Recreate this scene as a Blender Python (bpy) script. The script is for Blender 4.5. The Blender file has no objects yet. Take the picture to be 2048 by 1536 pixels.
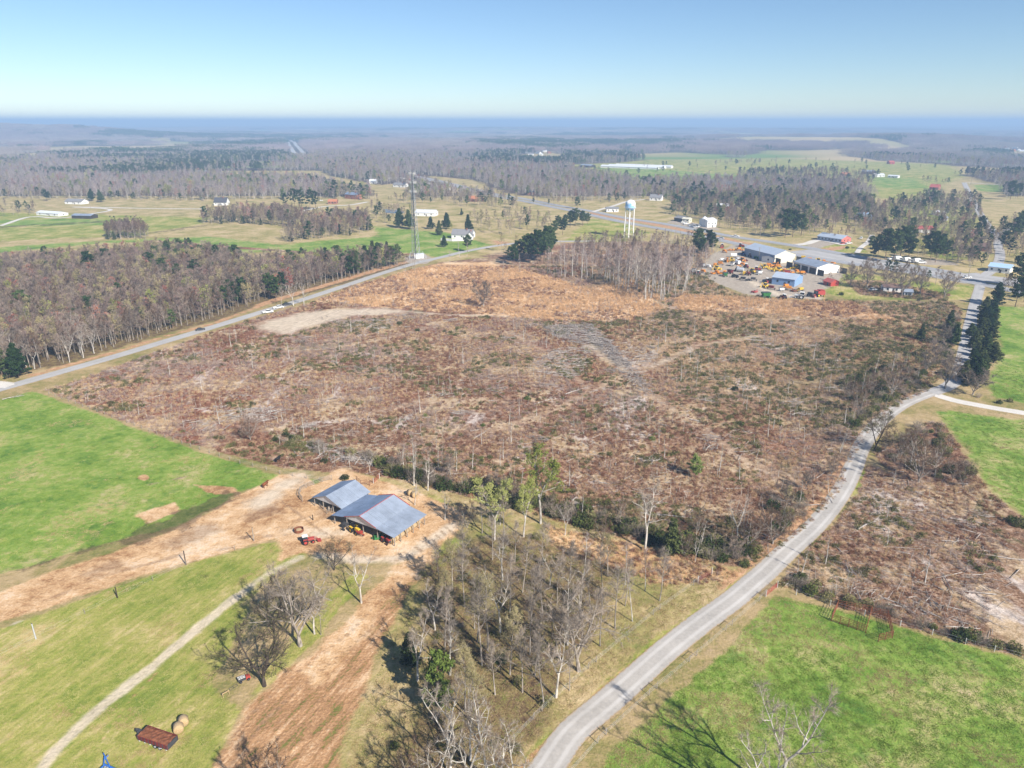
import bpy, math, random
import numpy as np
from mathutils import Vector

S = bpy.context.scene
COL = S.collection
rng = np.random.default_rng(7)
random.seed(7)
R = math.radians

# ---------------------------------------------------------------- camera
CAM_H, F_PX, PITCH = 90.0, 1421.6, R(20.27)          # drone height, focal length (in 2048-wide pixels), tilt below level
cam_d = bpy.data.cameras.new('camera')
cam_d.sensor_fit = 'HORIZONTAL'; cam_d.sensor_width = 36.0
cam_d.lens = 36.0 * F_PX / 2048.0
cam_d.clip_start = 1.0; cam_d.clip_end = 120000.0
cam = bpy.data.objects.new('camera', cam_d); COL.objects.link(cam)
cam.location = (0, 0, CAM_H); cam.rotation_euler = (R(90) - PITCH, 0, 0)
S.camera = cam

# ---------------------------------------------------------------- light
SUN_EL, SUN_AZ = R(36.5), R(-50)                     # azimuth of the sun, counter-clockwise from +X: behind and right
sun_dir = Vector((math.cos(SUN_EL)*math.cos(SUN_AZ), math.cos(SUN_EL)*math.sin(SUN_AZ), math.sin(SUN_EL)))
sd = bpy.data.lights.new('sun', 'SUN'); sd.energy = 5.0; sd.angle = R(0.55); sd.color = (1.0, 0.945, 0.86)
sun = bpy.data.objects.new('sun', sd); COL.objects.link(sun)
sun.rotation_euler = (-sun_dir).to_track_quat('-Z', 'Y').to_euler()
W = bpy.data.worlds.new('World'); S.world = W; W.use_nodes = True
wn = W.node_tree.nodes; wl = W.node_tree.links; wn.clear()
sky_n = wn.new('ShaderNodeTexSky'); sky_n.sky_type = 'NISHITA'; sky_n.sun_disc = False
sky_n.sun_elevation = SUN_EL; sky_n.sun_rotation = R(90) - SUN_AZ
sky_n.altitude = 200; sky_n.air_density = 0.9; sky_n.dust_density = 0.0; sky_n.ozone_density = 5.0
bg = wn.new('ShaderNodeBackground'); bg.inputs['Strength'].default_value = 0.0745
wo = wn.new('ShaderNodeOutputWorld')
wl.new(sky_n.outputs[0], bg.inputs[0]); wl.new(bg.outputs[0], wo.inputs[0])
vs = S.view_settings
S.display_settings.display_device = 'sRGB'
vs.view_transform = 'Standard'; vs.look = 'None'; vs.exposure = 0.75; vs.gamma = 1.0; vs.use_curve_mapping = False
S.cycles.max_bounces = 4; S.cycles.diffuse_bounces = 2; S.cycles.glossy_bounces = 2
S.cycles.transparent_max_bounces = 4; S.cycles.volume_bounces = 0
S.cycles.use_denoising = True

# ---------------------------------------------------------------- survey: where a sight line meets the ground
def ray(px, py):
    u = (px - 1024) / F_PX; v = -(py - 768) / F_PX
    return (u, math.cos(PITCH) + v*math.sin(PITCH), -math.sin(PITCH) + v*math.cos(PITCH))
def P(px, py, z=0.0):
    r = ray(px, py); t = (CAM_H - z) / -r[2]
    return (r[0]*t, r[1]*t)
def height(px, py, ty):
    b = P(px, py); r = ray(px, ty); t = math.hypot(*b) / math.hypot(r[0], r[1])
    return CAM_H + r[2]*t
def PL(pts): return np.array([P(a, b) for a, b in pts])

# ---------------------------------------------------------------- noise
def _hash(ix, iy, s):
    h = (ix.astype(np.int64)*374761393 + iy.astype(np.int64)*668265263 + s*1274126177) & 0xffffffff
    h = ((h ^ (h >> 13)) * 1274126177) & 0xffffffff
    return ((h ^ (h >> 16)) & 0xffff) / 65535.0
def vnoise(x, y, scale, seed=0, octaves=3):
    x = np.asarray(x, float)/scale; y = np.asarray(y, float)/scale
    out = np.zeros_like(x); amp = 0.5; tot = 0
    for o in range(octaves):
        ix = np.floor(x); iy = np.floor(y); fx = x-ix; fy = y-iy
        fx = fx*fx*(3-2*fx); fy = fy*fy*(3-2*fy)
        a = _hash(ix, iy, seed+o); b = _hash(ix+1, iy, seed+o); c = _hash(ix, iy+1, seed+o); d = _hash(ix+1, iy+1, seed+o)
        out += amp*((a*(1-fx)+b*fx)*(1-fy) + (c*(1-fx)+d*fx)*fy); tot += amp
        amp *= 0.5; x = x*2.03; y = y*2.03
    return out/tot

# ---------------------------------------------------------------- terrain height: flat by the clearing, rolling and hilly far out
HILLS = [((60, 272), 5200, 1000, 420, 40), ((-330, 270), 5600, 1300, 600, 52), ((1680, 285), 3500, 520, 260, 30), ((1560, 280), 3900, 500, 240, 22)]
def hill_xy(px, d):
    u = (px-1024)/F_PX/math.cos(PITCH)*0.97
    a = math.atan(u); return (d*math.sin(a), d*math.cos(a))
HXY = [hill_xy(h[0][0], h[1]) for h in HILLS]
def gz(x, y):
    x = np.asarray(x, float); y = np.asarray(y, float)
    d = np.hypot(x, y)
    k = np.clip((d-1100)/1500, 0, 1); k = k*k*(3-2*k)
    z = k*(vnoise(x, y, 700, 5, 2)-0.5)*16
    k2 = np.clip((d-3000)/4000, 0, 1)
    z = z + k2*(vnoise(x, y, 2500, 9, 2)-0.5)*44
    z = z*np.clip((60000-d)/30000, 0, 1)
    for (h, (cx, cy)) in zip(HILLS, HXY):
        q = ((x-cx)/h[2])**2 + ((y-cy)/h[3])**2
        z = z + h[4]*np.clip(1.35*np.exp(-q*1.1), 0, 1)*(0.86+0.28*vnoise(x, y, 500, 3, 2))
    return np.minimum(z, 98)
def gz1(x, y): return float(gz(np.array([x]), np.array([y]))[0])

# ---------------------------------------------------------------- mesh helpers
def mesh(name, verts, quads=None, tris=None, mats=(), qmat=None, tmat=None, smooth=False, attrs=None):
    verts = np.asarray(verts, np.float32).reshape(-1, 3)
    q = np.asarray(quads, np.int32).reshape(-1, 4) if quads is not None and len(quads) else np.zeros((0, 4), np.int32)
    t = np.asarray(tris, np.int32).reshape(-1, 3) if tris is not None and len(tris) else np.zeros((0, 3), np.int32)
    me = bpy.data.meshes.new(name)
    me.vertices.add(len(verts)); me.vertices.foreach_set('co', verts.ravel())
    n = len(q)*4 + len(t)*3
    if n:
        me.loops.add(n); me.loops.foreach_set('vertex_index', np.concatenate([q.ravel(), t.ravel()]))
        me.polygons.add(len(q)+len(t))
        st = np.concatenate([np.arange(len(q))*4, len(q)*4 + np.arange(len(t))*3]).astype(np.int32)
        me.polygons.foreach_set('loop_start', st)
        mi = np.zeros(len(q)+len(t), np.int32)
        if qmat is not None: mi[:len(q)] = qmat
        if tmat is not None: mi[len(q):] = tmat
        me.polygons.foreach_set('material_index', mi)
        me.polygons.foreach_set('use_smooth', np.full(len(q)+len(t), smooth))
    for m in mats: me.materials.append(m)
    if attrs:
        for k, v in attrs.items():
            a = me.attributes.new(k, 'FLOAT', 'POINT'); a.data.foreach_set('value', np.asarray(v, np.float32))
    me.update(calc_edges=True); me.validate()
    return me

def tag(o, label=None, cat=None, group=None, kind=None):
    if label: o['label'] = label
    if cat: o['category'] = cat
    if group: o['group'] = group
    if kind: o['kind'] = kind
    return o
def obj(name, me, parent=None, loc=None, rz=None):
    o = bpy.data.objects.new(name, me); COL.objects.link(o)
    if parent is not None: o.parent = parent
    if loc is not None: o.location = loc
    if rz is not None: o.rotation_euler = (0, 0, rz)
    return o
def empty(name, loc=(0, 0, 0), rz=0.0, label=None, cat=None, group=None):
    o = bpy.data.objects.new(name, None); COL.objects.link(o)
    o.empty_display_size = 0.3; o.location = loc; o.rotation_euler = (0, 0, rz)
    return tag(o, label, cat, group)
KIDS = {}
def children(o): return KIDS.setdefault(o.name, [c for c in bpy.data.objects if c.parent == o])
def dup(root, loc, rz=0.0, sc=1.0, label=None, group=None, swap=None):
    """a copy of a thing with copies of its parts and sub-parts; swap maps material -> material for another paint colour"""
    def recolor(c):
        if swap and c.data:
            for i, sl in enumerate(c.data.materials):
                if sl in swap:
                    c.material_slots[i].link = 'OBJECT'; c.material_slots[i].material = swap[sl]
    def rec(o, parent):
        c = o.copy(); COL.objects.link(c); c.parent = parent; recolor(c)
        for k in children(o): rec(k, c)
        return c
    r = root.copy(); COL.objects.link(r); recolor(r)
    for k in children(root): rec(k, r)
    r.location = loc; r.rotation_euler = (0, 0, rz); r.scale = (sc, sc, sc) if not hasattr(sc, '__len__') else sc
    if label: r['label'] = label
    if group: r['group'] = group
    return r

class MB:
    """collects boxes, bars, cylinders and slabs into one mesh"""
    def __init__(s): s.v = []; s.q = []; s.t = []; s.qm = []; s.tm = []; s.n = 0
    def add(s, v, q=(), t=(), m=0):
        v = np.asarray(v, float).reshape(-1, 3); s.v.append(v)
        for f in q: s.q.append([i+s.n for i in f]); s.qm.append(m)
        for f in t: s.t.append([i+s.n for i in f]); s.tm.append(m)
        s.n += len(v); return s
    def box(s, c, d, m=0, rz=0.0, taper=1.0, rx=0.0, ry=0.0):
        x, y, z = [k/2 for k in d]
        v = np.array([[-x,-y,-z],[x,-y,-z],[x,y,-z],[-x,y,-z],[-x*taper,-y*taper,z],[x*taper,-y*taper,z],[x*taper,y*taper,z],[-x*taper,y*taper,z]])
        if rx: c1, s1 = math.cos(rx), math.sin(rx); v = v @ np.array([[1,0,0],[0,c1,s1],[0,-s1,c1]])
        if ry: c1, s1 = math.cos(ry), math.sin(ry); v = v @ np.array([[c1,0,-s1],[0,1,0],[s1,0,c1]])
        if rz: c1, s1 = math.cos(rz), math.sin(rz); v = v @ np.array([[c1,s1,0],[-s1,c1,0],[0,0,1]])
        return s.add(v+np.array(c), [(0,3,2,1),(4,5,6,7),(0,1,5,4),(1,2,6,5),(2,3,7,6),(3,0,4,7)], m=m)
    def bar(s, a, b, r, m=0, n=6, r2=None):
        a = np.array(a, float); b = np.array(b, float); d = b-a; L = np.linalg.norm(d); d = d/max(L, 1e-9)
        h = np.array([0, 0, 1.]) if abs(d[2]) < .9 else np.array([1., 0, 0])
        u = np.cross(d, h); u /= np.linalg.norm(u); w = np.cross(d, u)
        an = np.arange(n)*2*math.pi/n; ring = np.cos(an)[:, None]*u + np.sin(an)[:, None]*w
        r2 = r if r2 is None else r2
        v = np.vstack([a+ring*r, b+ring*r2, a[None], b[None]])
        q = [(i, (i+1) % n, n+(i+1) % n, n+i) for i in range(n)]
        t = [((i+1) % n, i, 2*n) for i in range(n)] + [(n+i, n+(i+1) % n, 2*n+1) for i in range(n)]
        return s.add(v, q, t, m)
    def slab(s, p4, th, m=0):
        """thick plate under four corner points (counter-clockwise from above)"""
        p = np.array(p4, float); nrm = np.cross(p[1]-p[0], p[3]-p[0]); nrm /= np.linalg.norm(nrm)
        v = np.vstack([p, p-nrm*th])
        return s.add(v, [(0,1,2,3),(7,6,5,4),(0,4,5,1),(1,5,6,2),(2,6,7,3),(3,7,4,0)], m=m)
    def prism(s, prof, y0, y1, m=0):
        """profile [(x, z), ...] extruded along y, capped"""
        n = len(prof); v = [(x, y0, z) for x, z in prof] + [(x, y1, z) for x, z in prof] + [(np.mean([x for x, z in prof]), yy, np.mean([z for x, z in prof])) for yy in (y0, y1)]
        q = [(i, (i+1) % n, n+(i+1) % n, n+i) for i in range(n)]
        t = [((i+1) % n, i, 2*n) for i in range(n)] + [(n+i, n+(i+1) % n, 2*n+1) for i in range(n)]
        return s.add(v, q, t, m)
    def lathe(s, prof, n=16, m=0, c=(0, 0, 0)):
        an = np.arange(n)*2*math.pi/n; k = len(prof)
        v = np.array([[r*math.cos(a)+c[0], r*math.sin(a)+c[1], z+c[2]] for r, z in prof for a in an])
        q = [(j*n+i, j*n+(i+1) % n, (j+1)*n+(i+1) % n, (j+1)*n+i) for j in range(k-1) for i in range(n)]
        return s.add(v, q, m=m)
    def me(s, name, mats, smooth=False):
        mats = mats if isinstance(mats, (list, tuple)) else [mats]
        return mesh(name, np.vstack(s.v), s.q, s.t, mats, s.qm if s.q else None, s.tm if s.t else None, smooth)
    def part(s, name, mats, parent=None, smooth=False, loc=None, rz=None):
        return obj(name, s.me(name, mats, smooth), parent, loc, rz)

# ---------------------------------------------------------------- materials
class NT:
    def __init__(s, name):
        s.m = bpy.data.materials.new(name); s.m.use_nodes = True; s.t = s.m.node_tree; s.n = s.t.nodes; s.l = s.t.links
        s.n.clear(); s.out = s.n.new('ShaderNodeOutputMaterial')
    def set(s, sock, v):
        if isinstance(v, bpy.types.NodeSocket): s.l.new(v, sock)
        elif hasattr(v, '__len__') and sock.type == 'RGBA' and len(v) == 3: sock.default_value = (*v, 1)
        else: sock.default_value = v
    def pos(s):
        if not hasattr(s, '_p'): s._p = s.n.new('ShaderNodeNewGeometry').outputs['Position']
        return s._p
    def obco(s):
        return s.n.new('ShaderNodeTexCoord').outputs['Object']
    def mapv(s, v, scale=(1, 1, 1), rot=(0, 0, 0), along=None):
        m = s.n.new('ShaderNodeMapping')
        if along is not None: m.vector_type = 'TEXTURE'; scale, rot = (along[1], 1, 1), (0, 0, R(along[0]))
        s.l.new(v, m.inputs[0]); m.inputs['Scale'].default_value = scale; m.inputs['Rotation'].default_value = rot
        return m.outputs[0]
    def noise(s, scale, detail=3, rough=0.55, vec=None, dist=0.0, col=False):
        k = s.n.new('ShaderNodeTexNoise'); k.inputs['Scale'].default_value = scale; k.inputs['Detail'].default_value = detail
        k.inputs['Roughness'].default_value = rough; k.inputs['Distortion'].default_value = dist
        s.l.new(vec if vec is not None else s.pos(), k.inputs['Vector'])
        return k.outputs['Color' if col else 'Fac']
    def math(s, op, a, b=None, c=None, clamp=False):
        k = s.n.new('ShaderNodeMath'); k.operation = op; k.use_clamp = clamp
        s.set(k.inputs[0], a)
        if b is not None: s.set(k.inputs[1], b)
        if c is not None: s.set(k.inputs[2], c)
        return k.outputs[0]
    def rng(s, v, a, b, c=0.0, d=1.0, smooth=False):
        k = s.n.new('ShaderNodeMapRange'); k.interpolation_type = 'SMOOTHSTEP' if smooth else 'LINEAR'
        s.set(k.inputs[0], v)
        for i, x in enumerate((a, b, c, d)): s.set(k.inputs[1+i], x)
        return k.outputs[0]
    def ramp(s, fac, stops):
        k = s.n.new('ShaderNodeValToRGB'); e = k.color_ramp.elements
        while len(e) < len(stops): e.new(0.5)
        for el, (p, c) in zip(e, stops): el.position = p; el.color = (*c, 1)
        s.set(k.inputs[0], fac); return k.outputs[0]
    def mix(s, f, a, b, mode='MIX'):
        k = s.n.new('ShaderNodeMix'); k.data_type = 'RGBA'; k.blend_type = mode
        s.set(k.inputs[0], f); s.set(k.inputs[6], a); s.set(k.inputs[7], b)
        return k.outputs[2]
    def attr(s, name):
        k = s.n.new('ShaderNodeAttribute'); k.attribute_name = name; return k.outputs['Fac']
    def rand(s): return s.n.new('ShaderNodeObjectInfo').outputs['Random']
    def bsdf(s, col, rough=0.9, spec=0.15, metal=0.0, normal=None, trans=None):
        b = s.n.new('ShaderNodeBsdfPrincipled'); s.set(b.inputs['Base Color'], col); s.set(b.inputs['Roughness'], rough)
        b.inputs['Specular IOR Level'].default_value = spec; b.inputs['Metallic'].default_value = metal
        if normal is not None: s.l.new(normal, b.inputs['Normal'])
        sh = b.outputs[0]
        if trans:
            tr = s.n.new('ShaderNodeBsdfTranslucent'); s.set(tr.inputs[0], col)
            mx = s.n.new('ShaderNodeMixShader'); mx.inputs[0].default_value = trans
            s.l.new(sh, mx.inputs[1]); s.l.new(tr.outputs[0], mx.inputs[2]); sh = mx.outputs[0]
        s.l.new(sh, s.out.inputs[0]); return s.m
    def bump(s, h, strength=0.5, dist=0.1):
        b = s.n.new('ShaderNodeBump'); b.inputs['Strength'].default_value = strength; b.inputs['Distance'].default_value = dist
        s.l.new(h, b.inputs['Height']); return b.outputs[0]

def paint(name, col, rough=0.55, spec=0.3, metal=0.0, wear=0.25, scale=1.6):
    k = NT(name); c = np.array(col)
    f = k.noise(scale, 4, 0.6, k.obco())
    cc = k.ramp(f, [(0.3, tuple(c*(1-wear))), (0.7, tuple(np.minimum(c*(1+wear*0.5), 0.95)))])
    return k.bsdf(cc, rough, spec, metal)
def bark(name, a, b, rnd=0.25):
    k = NT(name)
    f = k.noise(2.2, 3, 0.6, k.mapv(k.pos(), (1, 1, 0.35)))
    c = k.ramp(f, [(0.35, a), (0.62, b)])
    c = k.mix(1.0, c, k.ramp(k.rand(), [(0, (1-rnd,)*3), (1, (1+rnd*0.4, 1+rnd*0.3, 1+rnd*0.2))]), 'MULTIPLY')
    return k.bsdf(c, 0.95, 0.1)
def leafy(name, stops, nscale=0.7, trans=0.25, rnd=0.3):
    k = NT(name)
    f = k.math('ADD', k.math('MULTIPLY', k.noise(nscale, 3, 0.65), 0.75), k.math('MULTIPLY', k.rand(), 0.4))
    c = k.ramp(k.math('SUBTRACT', f, 0.07), stops)
    return k.bsdf(c, 0.8, 0.12, trans=trans)
# ================================================================ ground
def seg_dist(x, y, a, b):
    d = b-a; L = max(float(d @ d), 1e-9)
    t = np.clip(((x-a[0])*d[0] + (y-a[1])*d[1])/L, 0, 1)
    return np.hypot(x-a[0]-t*d[0], y-a[1]-t*d[1])
def poly_sdf(x, y, poly):
    d = np.full(x.shape, 1e9); ins = np.zeros(x.shape, bool); n = len(poly)
    for i in range(n):
        a = poly[i]; b = poly[(i+1) % n]
        d = np.minimum(d, seg_dist(x, y, a, b))
        c = (a[1] > y) != (b[1] > y)
        with np.errstate(divide='ignore', invalid='ignore'):
            xi = (b[0]-a[0])*(y-a[1])/(b[1]-a[1]+1e-12) + a[0]
        ins ^= c & (x < xi)
    return np.where(ins, d, -d)
def line_sdf(x, y, pts, hw):
    d = np.full(x.shape, 1e9)
    for i in range(len(pts)-1): d = np.minimum(d, seg_dist(x, y, pts[i], pts[i+1]))
    return hw-d

# every ground cover: polygons ('p', outline, edge softness in m) and strips ('l', line, half width, softness)
CLEARCUT = [(92,782),(210,740),(330,698),(430,664),(520,634),(600,612),(680,588),(760,560),(820,540),(885,524),(960,516),(1040,520),(1110,540),(1250,560),(1380,562),(1480,590),(1600,600),(1760,604),(1900,605),(1925,622),(1905,700),(1890,745),(1850,785),(1780,822),(1735,868),(1700,930),(1680,985),(1640,1030),(1570,1090),(1510,1135),(1440,1130),(1290,1088),(1130,1045),(1000,1012),(860,975),(770,955),(710,945),(650,945),(560,934),(400,893),(240,839)]
RIGHTCUT = [(1735,930),(1790,945),(1850,985),(1960,1010),(2048,1060),(2500,1260),(2500,1460),(2048,1312),(1930,1285),(1800,1250),(1660,1208),(1560,1172),(1600,1115),(1680,1035),(1715,985)]
SEDGE = [(640,600),(700,575),(800,548),(885,526),(980,522),(1060,545),(1180,580),(1300,600),(1330,618),(1260,640),(1100,640),(960,628),(860,622),(740,612)]
OLIVE = [(1560,730),(1640,690),(1740,665),(1850,655),(1885,700),(1850,780),(1770,825),(1720,880),(1680,900),(1600,850),(1560,790)]
CREEK = [(560,890),(650,905),(760,935),(870,960),(1000,995),(1130,1030),(1290,1070),(1440,1110),(1520,1125),(1470,1040),(1300,1010),(1100,985),(900,930),(700,893)]
GROVE = [(870,1105),(1010,1065),(1120,1080),(1235,1125),(1215,1250),(1140,1330),(1090,1420),(1040,1500),(1000,1600),(760,1600),(790,1480),(870,1400),(850,1250),(830,1150)]
YARD = [(1395,545),(1425,508),(1470,488),(1500,505),(1600,522),(1690,538),(1680,560),(1640,585),(1640,600),(1500,590),(1440,570)]
COVER = {
 'dry': [('p',[(-900,392),(2900,392),(2900,640),(1900,602),(1500,575),(880,522),(0,500),(-900,540)],20),
         ('p',[(860,1110),(1010,1065),(1120,1050),(1280,1085),(1480,1150),(1440,1190),(1300,1275),(1060,1500),(1000,1600),(600,1600),(760,1300)],4),
         ('p',[(330,348),(430,343),(640,342),(660,352),(770,372),(700,386),(640,364),(510,357),(340,353)],25),
         ('p',[(740,372),(810,366),(830,400),(745,402)],20),
         ('p',[(860,352),(950,360),(1010,385),(1060,398),(1000,402),(900,385)],20),
         ('p',[(1020,312),(1100,302),(1130,310),(1120,324),(1030,322)],40),
         ('p',[(1640,325),(1900,332),(2048,337),(2500,344),(2500,352),(1930,350),(1640,332)],30),('p',[(1240,352),(1330,346),(1420,350),(1300,358)],20),('p',[(1560,336),(1700,338),(1690,345),(1570,344)],20),('p',[(1560,400),(1700,410),(1720,470),(1600,478),(1500,465)],20),('p',[(1380,330),(1480,326),(1520,340),(1400,345)],30),('p',[(1870,360),(1930,352),(1990,368),(2010,400),(1900,405)],20),
         ('p',[(1320,560),(1480,592),(1600,602),(1900,608),(1925,622),(1890,640),(1700,640),(1500,630),(1360,610)],10),
         ('p',[(0,316),(-300,316),(-300,322),(60,322)],60),
         ('l',[(1120,1040),(1290,1085),(1480,1145)],4,3),
         ('p',[(640,975),(760,945),(860,975),(980,1008),(1080,1040),(1000,1075),(900,1060),(870,1010)],3)],
 'ygreen': [('p',[(-700,1400),(0,1255),(100,1222),(240,1172),(400,1122),(520,1090),(590,1085),(625,1100),(560,1140),(500,1200),(470,1280),(420,1370),(480,1420),(430,1560),(400,2600),(-700,2600)],2.5),
            ('p',[(1470,1150),(1440,1195),(1300,1275),(1180,1400),(1060,1500),(1000,1600),(1080,1600),(1125,1500),(1215,1400),(1330,1295),(1475,1180)],2),
            ('p',[(-400,420),(0,425),(250,430),(420,435),(400,450),(330,460),(280,470),(0,482),(-400,492)],18),
            ('p',[(1720,415),(1900,405),(1960,440),(1900,470),(1780,450)],40),('p',[(1800,480),(1900,490),(1940,520),(1860,515)],20),
            ('p',[(1130,481),(1180,437),(1250,446),(1300,468),(1240,484),(1130,484)],8),
            ('p',[(1128,330),(1240,326),(1300,319),(1560,317),(1900,330),(1930,352),(1880,372),(1880,400),(1750,396),(1700,372),(1560,366),(1290,366),(1150,346)],30),
            ('p',[(820,1000),(880,985),(900,1010),(850,1025)],2),('p',[(1720,935),(1800,950),(1760,985),(1700,1000)],2),
            ('p',[(1640,480),(1700,488),(1740,505),(1690,505),(1600,492)],6),('p',[(1600,545),(1700,548),(1960,575),(1940,600),(1700,600),(1660,590)],8),
            ('l',[(150,705),(330,664),(500,612)],3,3),('p',[(860,1070),(930,1080),(900,1130),(850,1150),(835,1120)],2),
            ('p',[(700,1150),(740,1145),(660,1250),(560,1360),(500,1400),(520,1350)],2)],
 'green': [('p',[(-700,800),(0,800),(62,783),(95,792),(240,845),(400,905),(550,950),(600,955),(650,968),(640,985),(600,975),(555,965),(470,985),(440,1008),(350,1052),(240,1080),(150,1105),(60,1135),(0,1150),(-700,1330)],2),
           ('p',[(1185,1560),(1225,1500),(1320,1415),(1450,1300),(1552,1192),(1660,1215),(1800,1255),(1930,1290),(2048,1320),(2700,1480),(2700,2600),(900,2600)],1.6),
           ('p',[(1872,822),(1910,822),(2048,840),(2500,880),(2500,1250),(2048,1030),(1975,980),(1935,905),(1895,860)],4),
           ('p',[(1992,612),(2048,614),(2500,640),(2500,860),(2048,806),(1990,793),(1975,770),(1992,740),(2003,690)],4),
           ('p',[(-400,500),(0,494),(130,485),(300,478),(420,472),(560,490),(640,482),(760,472),(900,480),(960,500),(880,516),(830,506),(700,512),(560,502),(430,508),(300,482),(130,492),(0,505),(-400,520)],10),
           ('p',[(745,452),(800,458),(900,466),(985,490),(900,513),(850,506),(770,492)],6),
           ('p',[(1190,336),(1330,340),(1480,352),(1560,356),(1480,362),(1290,364),(1250,354)],20),
           ('p',[(-300,438),(0,440),(130,438),(260,440),(200,450),(0,452),(-300,455)],8),
           ('p',[(1740,352),(1830,358),(1860,376),(1790,378),(1750,372)],20),
           ('p',[(430,328),(512,322),(620,326),(560,336),(440,337)],60),('p',[(1870,318),(1985,316),(1990,322),(1880,324)],50),('p',[(1945,370),(2010,370),(2000,385),(1955,382)],10),
           ('p',[(600,955),(660,960),(700,975),(640,985)],1.5),('p',[(690,1060),(720,1050),(730,1075),(700,1080)],1)],
 'brush': [('p',CLEARCUT,2.5),('p',RIGHTCUT,2),('p',[(1740,905),(1800,880),(1860,840),(1890,850),(1935,915),(1980,985),(2060,1050),(1960,1012),(1850,985),(1780,945)],3),
           ('p',[(960,512),(1100,486),(1300,482),(1430,500),(1400,550),(1480,592),(1250,566),(1100,545)],6),
           ('l',[(300,482),(700,512),(830,508)],4,4),('p',[(1690,560),(1760,560),(1900,590),(1890,603),(1720,590)],5)],
 'litter': [('p',[(-700,580),(0,545),(130,530),(300,516),(430,520),(560,540),(700,530),(820,520),(830,532),(760,545),(680,570),(600,592),(520,612),(430,642),(330,668),(230,698),(130,728),(40,748),(-700,860)],5),
            ('p',GROVE,5)],
 'sedge': [('p',SEDGE,6),('p',[(1100,1055),(1210,1080),(1400,1118),(1470,1150),(1400,1165),(1330,1170),(1220,1130),(1110,1100)],4),('p',[(1360,590),(1480,596),(1700,605),(1780,640),(1500,625),(1350,620)],10),
           ('p',[(1250,560),(1330,600),(1300,615),(1150,590)],8)],
 'olive': [('p',OLIVE,14),('p',CREEK,5),('p',[(1100,730),(1180,720),(1160,760)],6),('l',[(1600,600),(1760,600),(1880,600)],4,5)],
 'soil': [('p',[(380,1600),(440,1500),(490,1420),(560,1345),(640,1292),(690,1245),(740,1200),(790,1150),(830,1115),(870,1110),(820,1180),(770,1270),(735,1370),(700,1450),(660,1600)],2.5),
          ('p',[(830,990),(900,1010),(920,1050),(880,1090),(860,1060)],2)],
 'dirt': [('p',[(-700,1370),(0,1185),(60,1158),(150,1128),(250,1095),(345,1062),(445,1012),(480,990),(560,950),(610,945),(650,985),(640,1040),(600,1058),(520,1085),(400,1118),(240,1165),(100,1215),(0,1245),(-700,1440)],2),
          ('p',[(600,985),(680,935),(760,960),(850,990),(920,1025),(920,1060),(870,1105),(800,1125),(700,1120),(610,1105),(560,1120),(560,1075),(620,1050)],2.5),
          ('p',[(380,968),(470,975),(480,985),(430,990)],1.5),('p',[(270,1030),(350,1005),(360,1020),(300,1045)],2),('l',[(840,1115),(760,1190),(700,1270),(640,1340)],3,3),
          ('l',[(190,1500),(260,1400),(310,1350)],.25,1.0),('p',[(275,952),(292,948),(300,960),(285,963)],.8)],
 'mud': [('p',[(476,984),(440,1012),(350,1058),(280,1083),(200,1095),(60,1140),(0,1154),(-300,1235),(-300,1222),(0,1140),(60,1126),(160,1098),(235,1082),(265,1066),(330,1040),(400,1006),(450,984)],1.6),
         ('l',[(0,455),(60,450),(130,448),(200,443)],4,8),('l',[(300,466),(400,452),(420,450)],2,6)],
 'clay': [('l',[(60,752),(130,732),(230,704),(330,673),(430,646),(520,612)],1.5,1.8),('l',[(520,610),(600,585),(680,562),(760,538),(830,520)],2.8,2.5),
          ('l',[(1040,1536),(1130,1450),(1240,1345),(1350,1255)],.25,.8),('l',[(1440,1175),(1530,1105),(1610,1035),(1660,975),(1692,915)],.9,.8),('l',[(1700,905),(1720,868),(1765,830)],.6,.8),
          ('p',[(1620,500),(1700,490),(1690,497),(1640,506)],3),('p',[(1180,422),(1340,452),(1540,494),(1540,500),(1330,455),(1180,428)],3),('p',[(980,480),(1020,485),(1000,495)],6)],
 'gravel': [('p',YARD,4),('p',[(808,514),(850,508),(870,520),(850,528),(815,526)],1.5),('p',[(1330,444),(1360,440),(1440,456),(1440,462),(1400,458)],4),('p',[(1610,492),(1640,480),(1680,486),(1620,500)],3),('p',[(1800,518),(1890,520),(1920,530),(1850,530)],3)],
 'ruts': [('l',[(0,1232),(120,1190),(260,1150),(400,1112),(520,1078),(610,1048)],.25,.35),('l',[(0,1218),(120,1178),(260,1138),(400,1100),(520,1066),(600,1040)],.25,.35),('l',[(420,1540),(500,1430),(600,1340),(700,1265),(790,1170),(860,1105)],.3,.4),('l',[(450,1545),(530,1440),(630,1350),(730,1270),(815,1175),(880,1108)],.3,.4),('l',[(620,1095),(700,1108),(790,1112),(850,1088),(900,1050),(890,1010),(840,985)],.25,.35),('l',[(625,1103),(700,1117),(795,1121),(862,1093),(912,1052)],.25,.35),('l',[(560,1000),(600,1030),(640,1060),(690,1085)],.3,.5),('p',[(640,1012),(690,1030),(680,1045),(630,1030)],1.5),('p',[(480,1030),(540,1010),(560,1025),(500,1045)],3),('p',[(150,1150),(230,1120),(250,1130),(170,1160)],3),('p',[(320,1085),(420,1045),(440,1060),(350,1100)],3)],
 'trail': [('l',[(980,862),(1080,832),(1180,782),(1270,742)],1.6,3),('l',[(560,705),(700,692),(820,664),(900,640)],1.6,3),('l',[(1285,780),(1400,855),(1500,930),(1600,965)],1.6,3),('l',[(690,835),(850,803),(1010,802)],1.4,3),('l',[(1300,600),(1420,640),(1600,640),(1800,630)],1.4,4),('l',[(1270,742),(1330,690),(1480,650)],1.2,3),('l',[(1180,782),(1120,720),(1010,660)],1.2,3),('l',[(1215,1440),(1420,1300),(1560,1230)],.15,.6),('l',[(200,1000),(330,960),(480,940)],.15,.6)],
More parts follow.
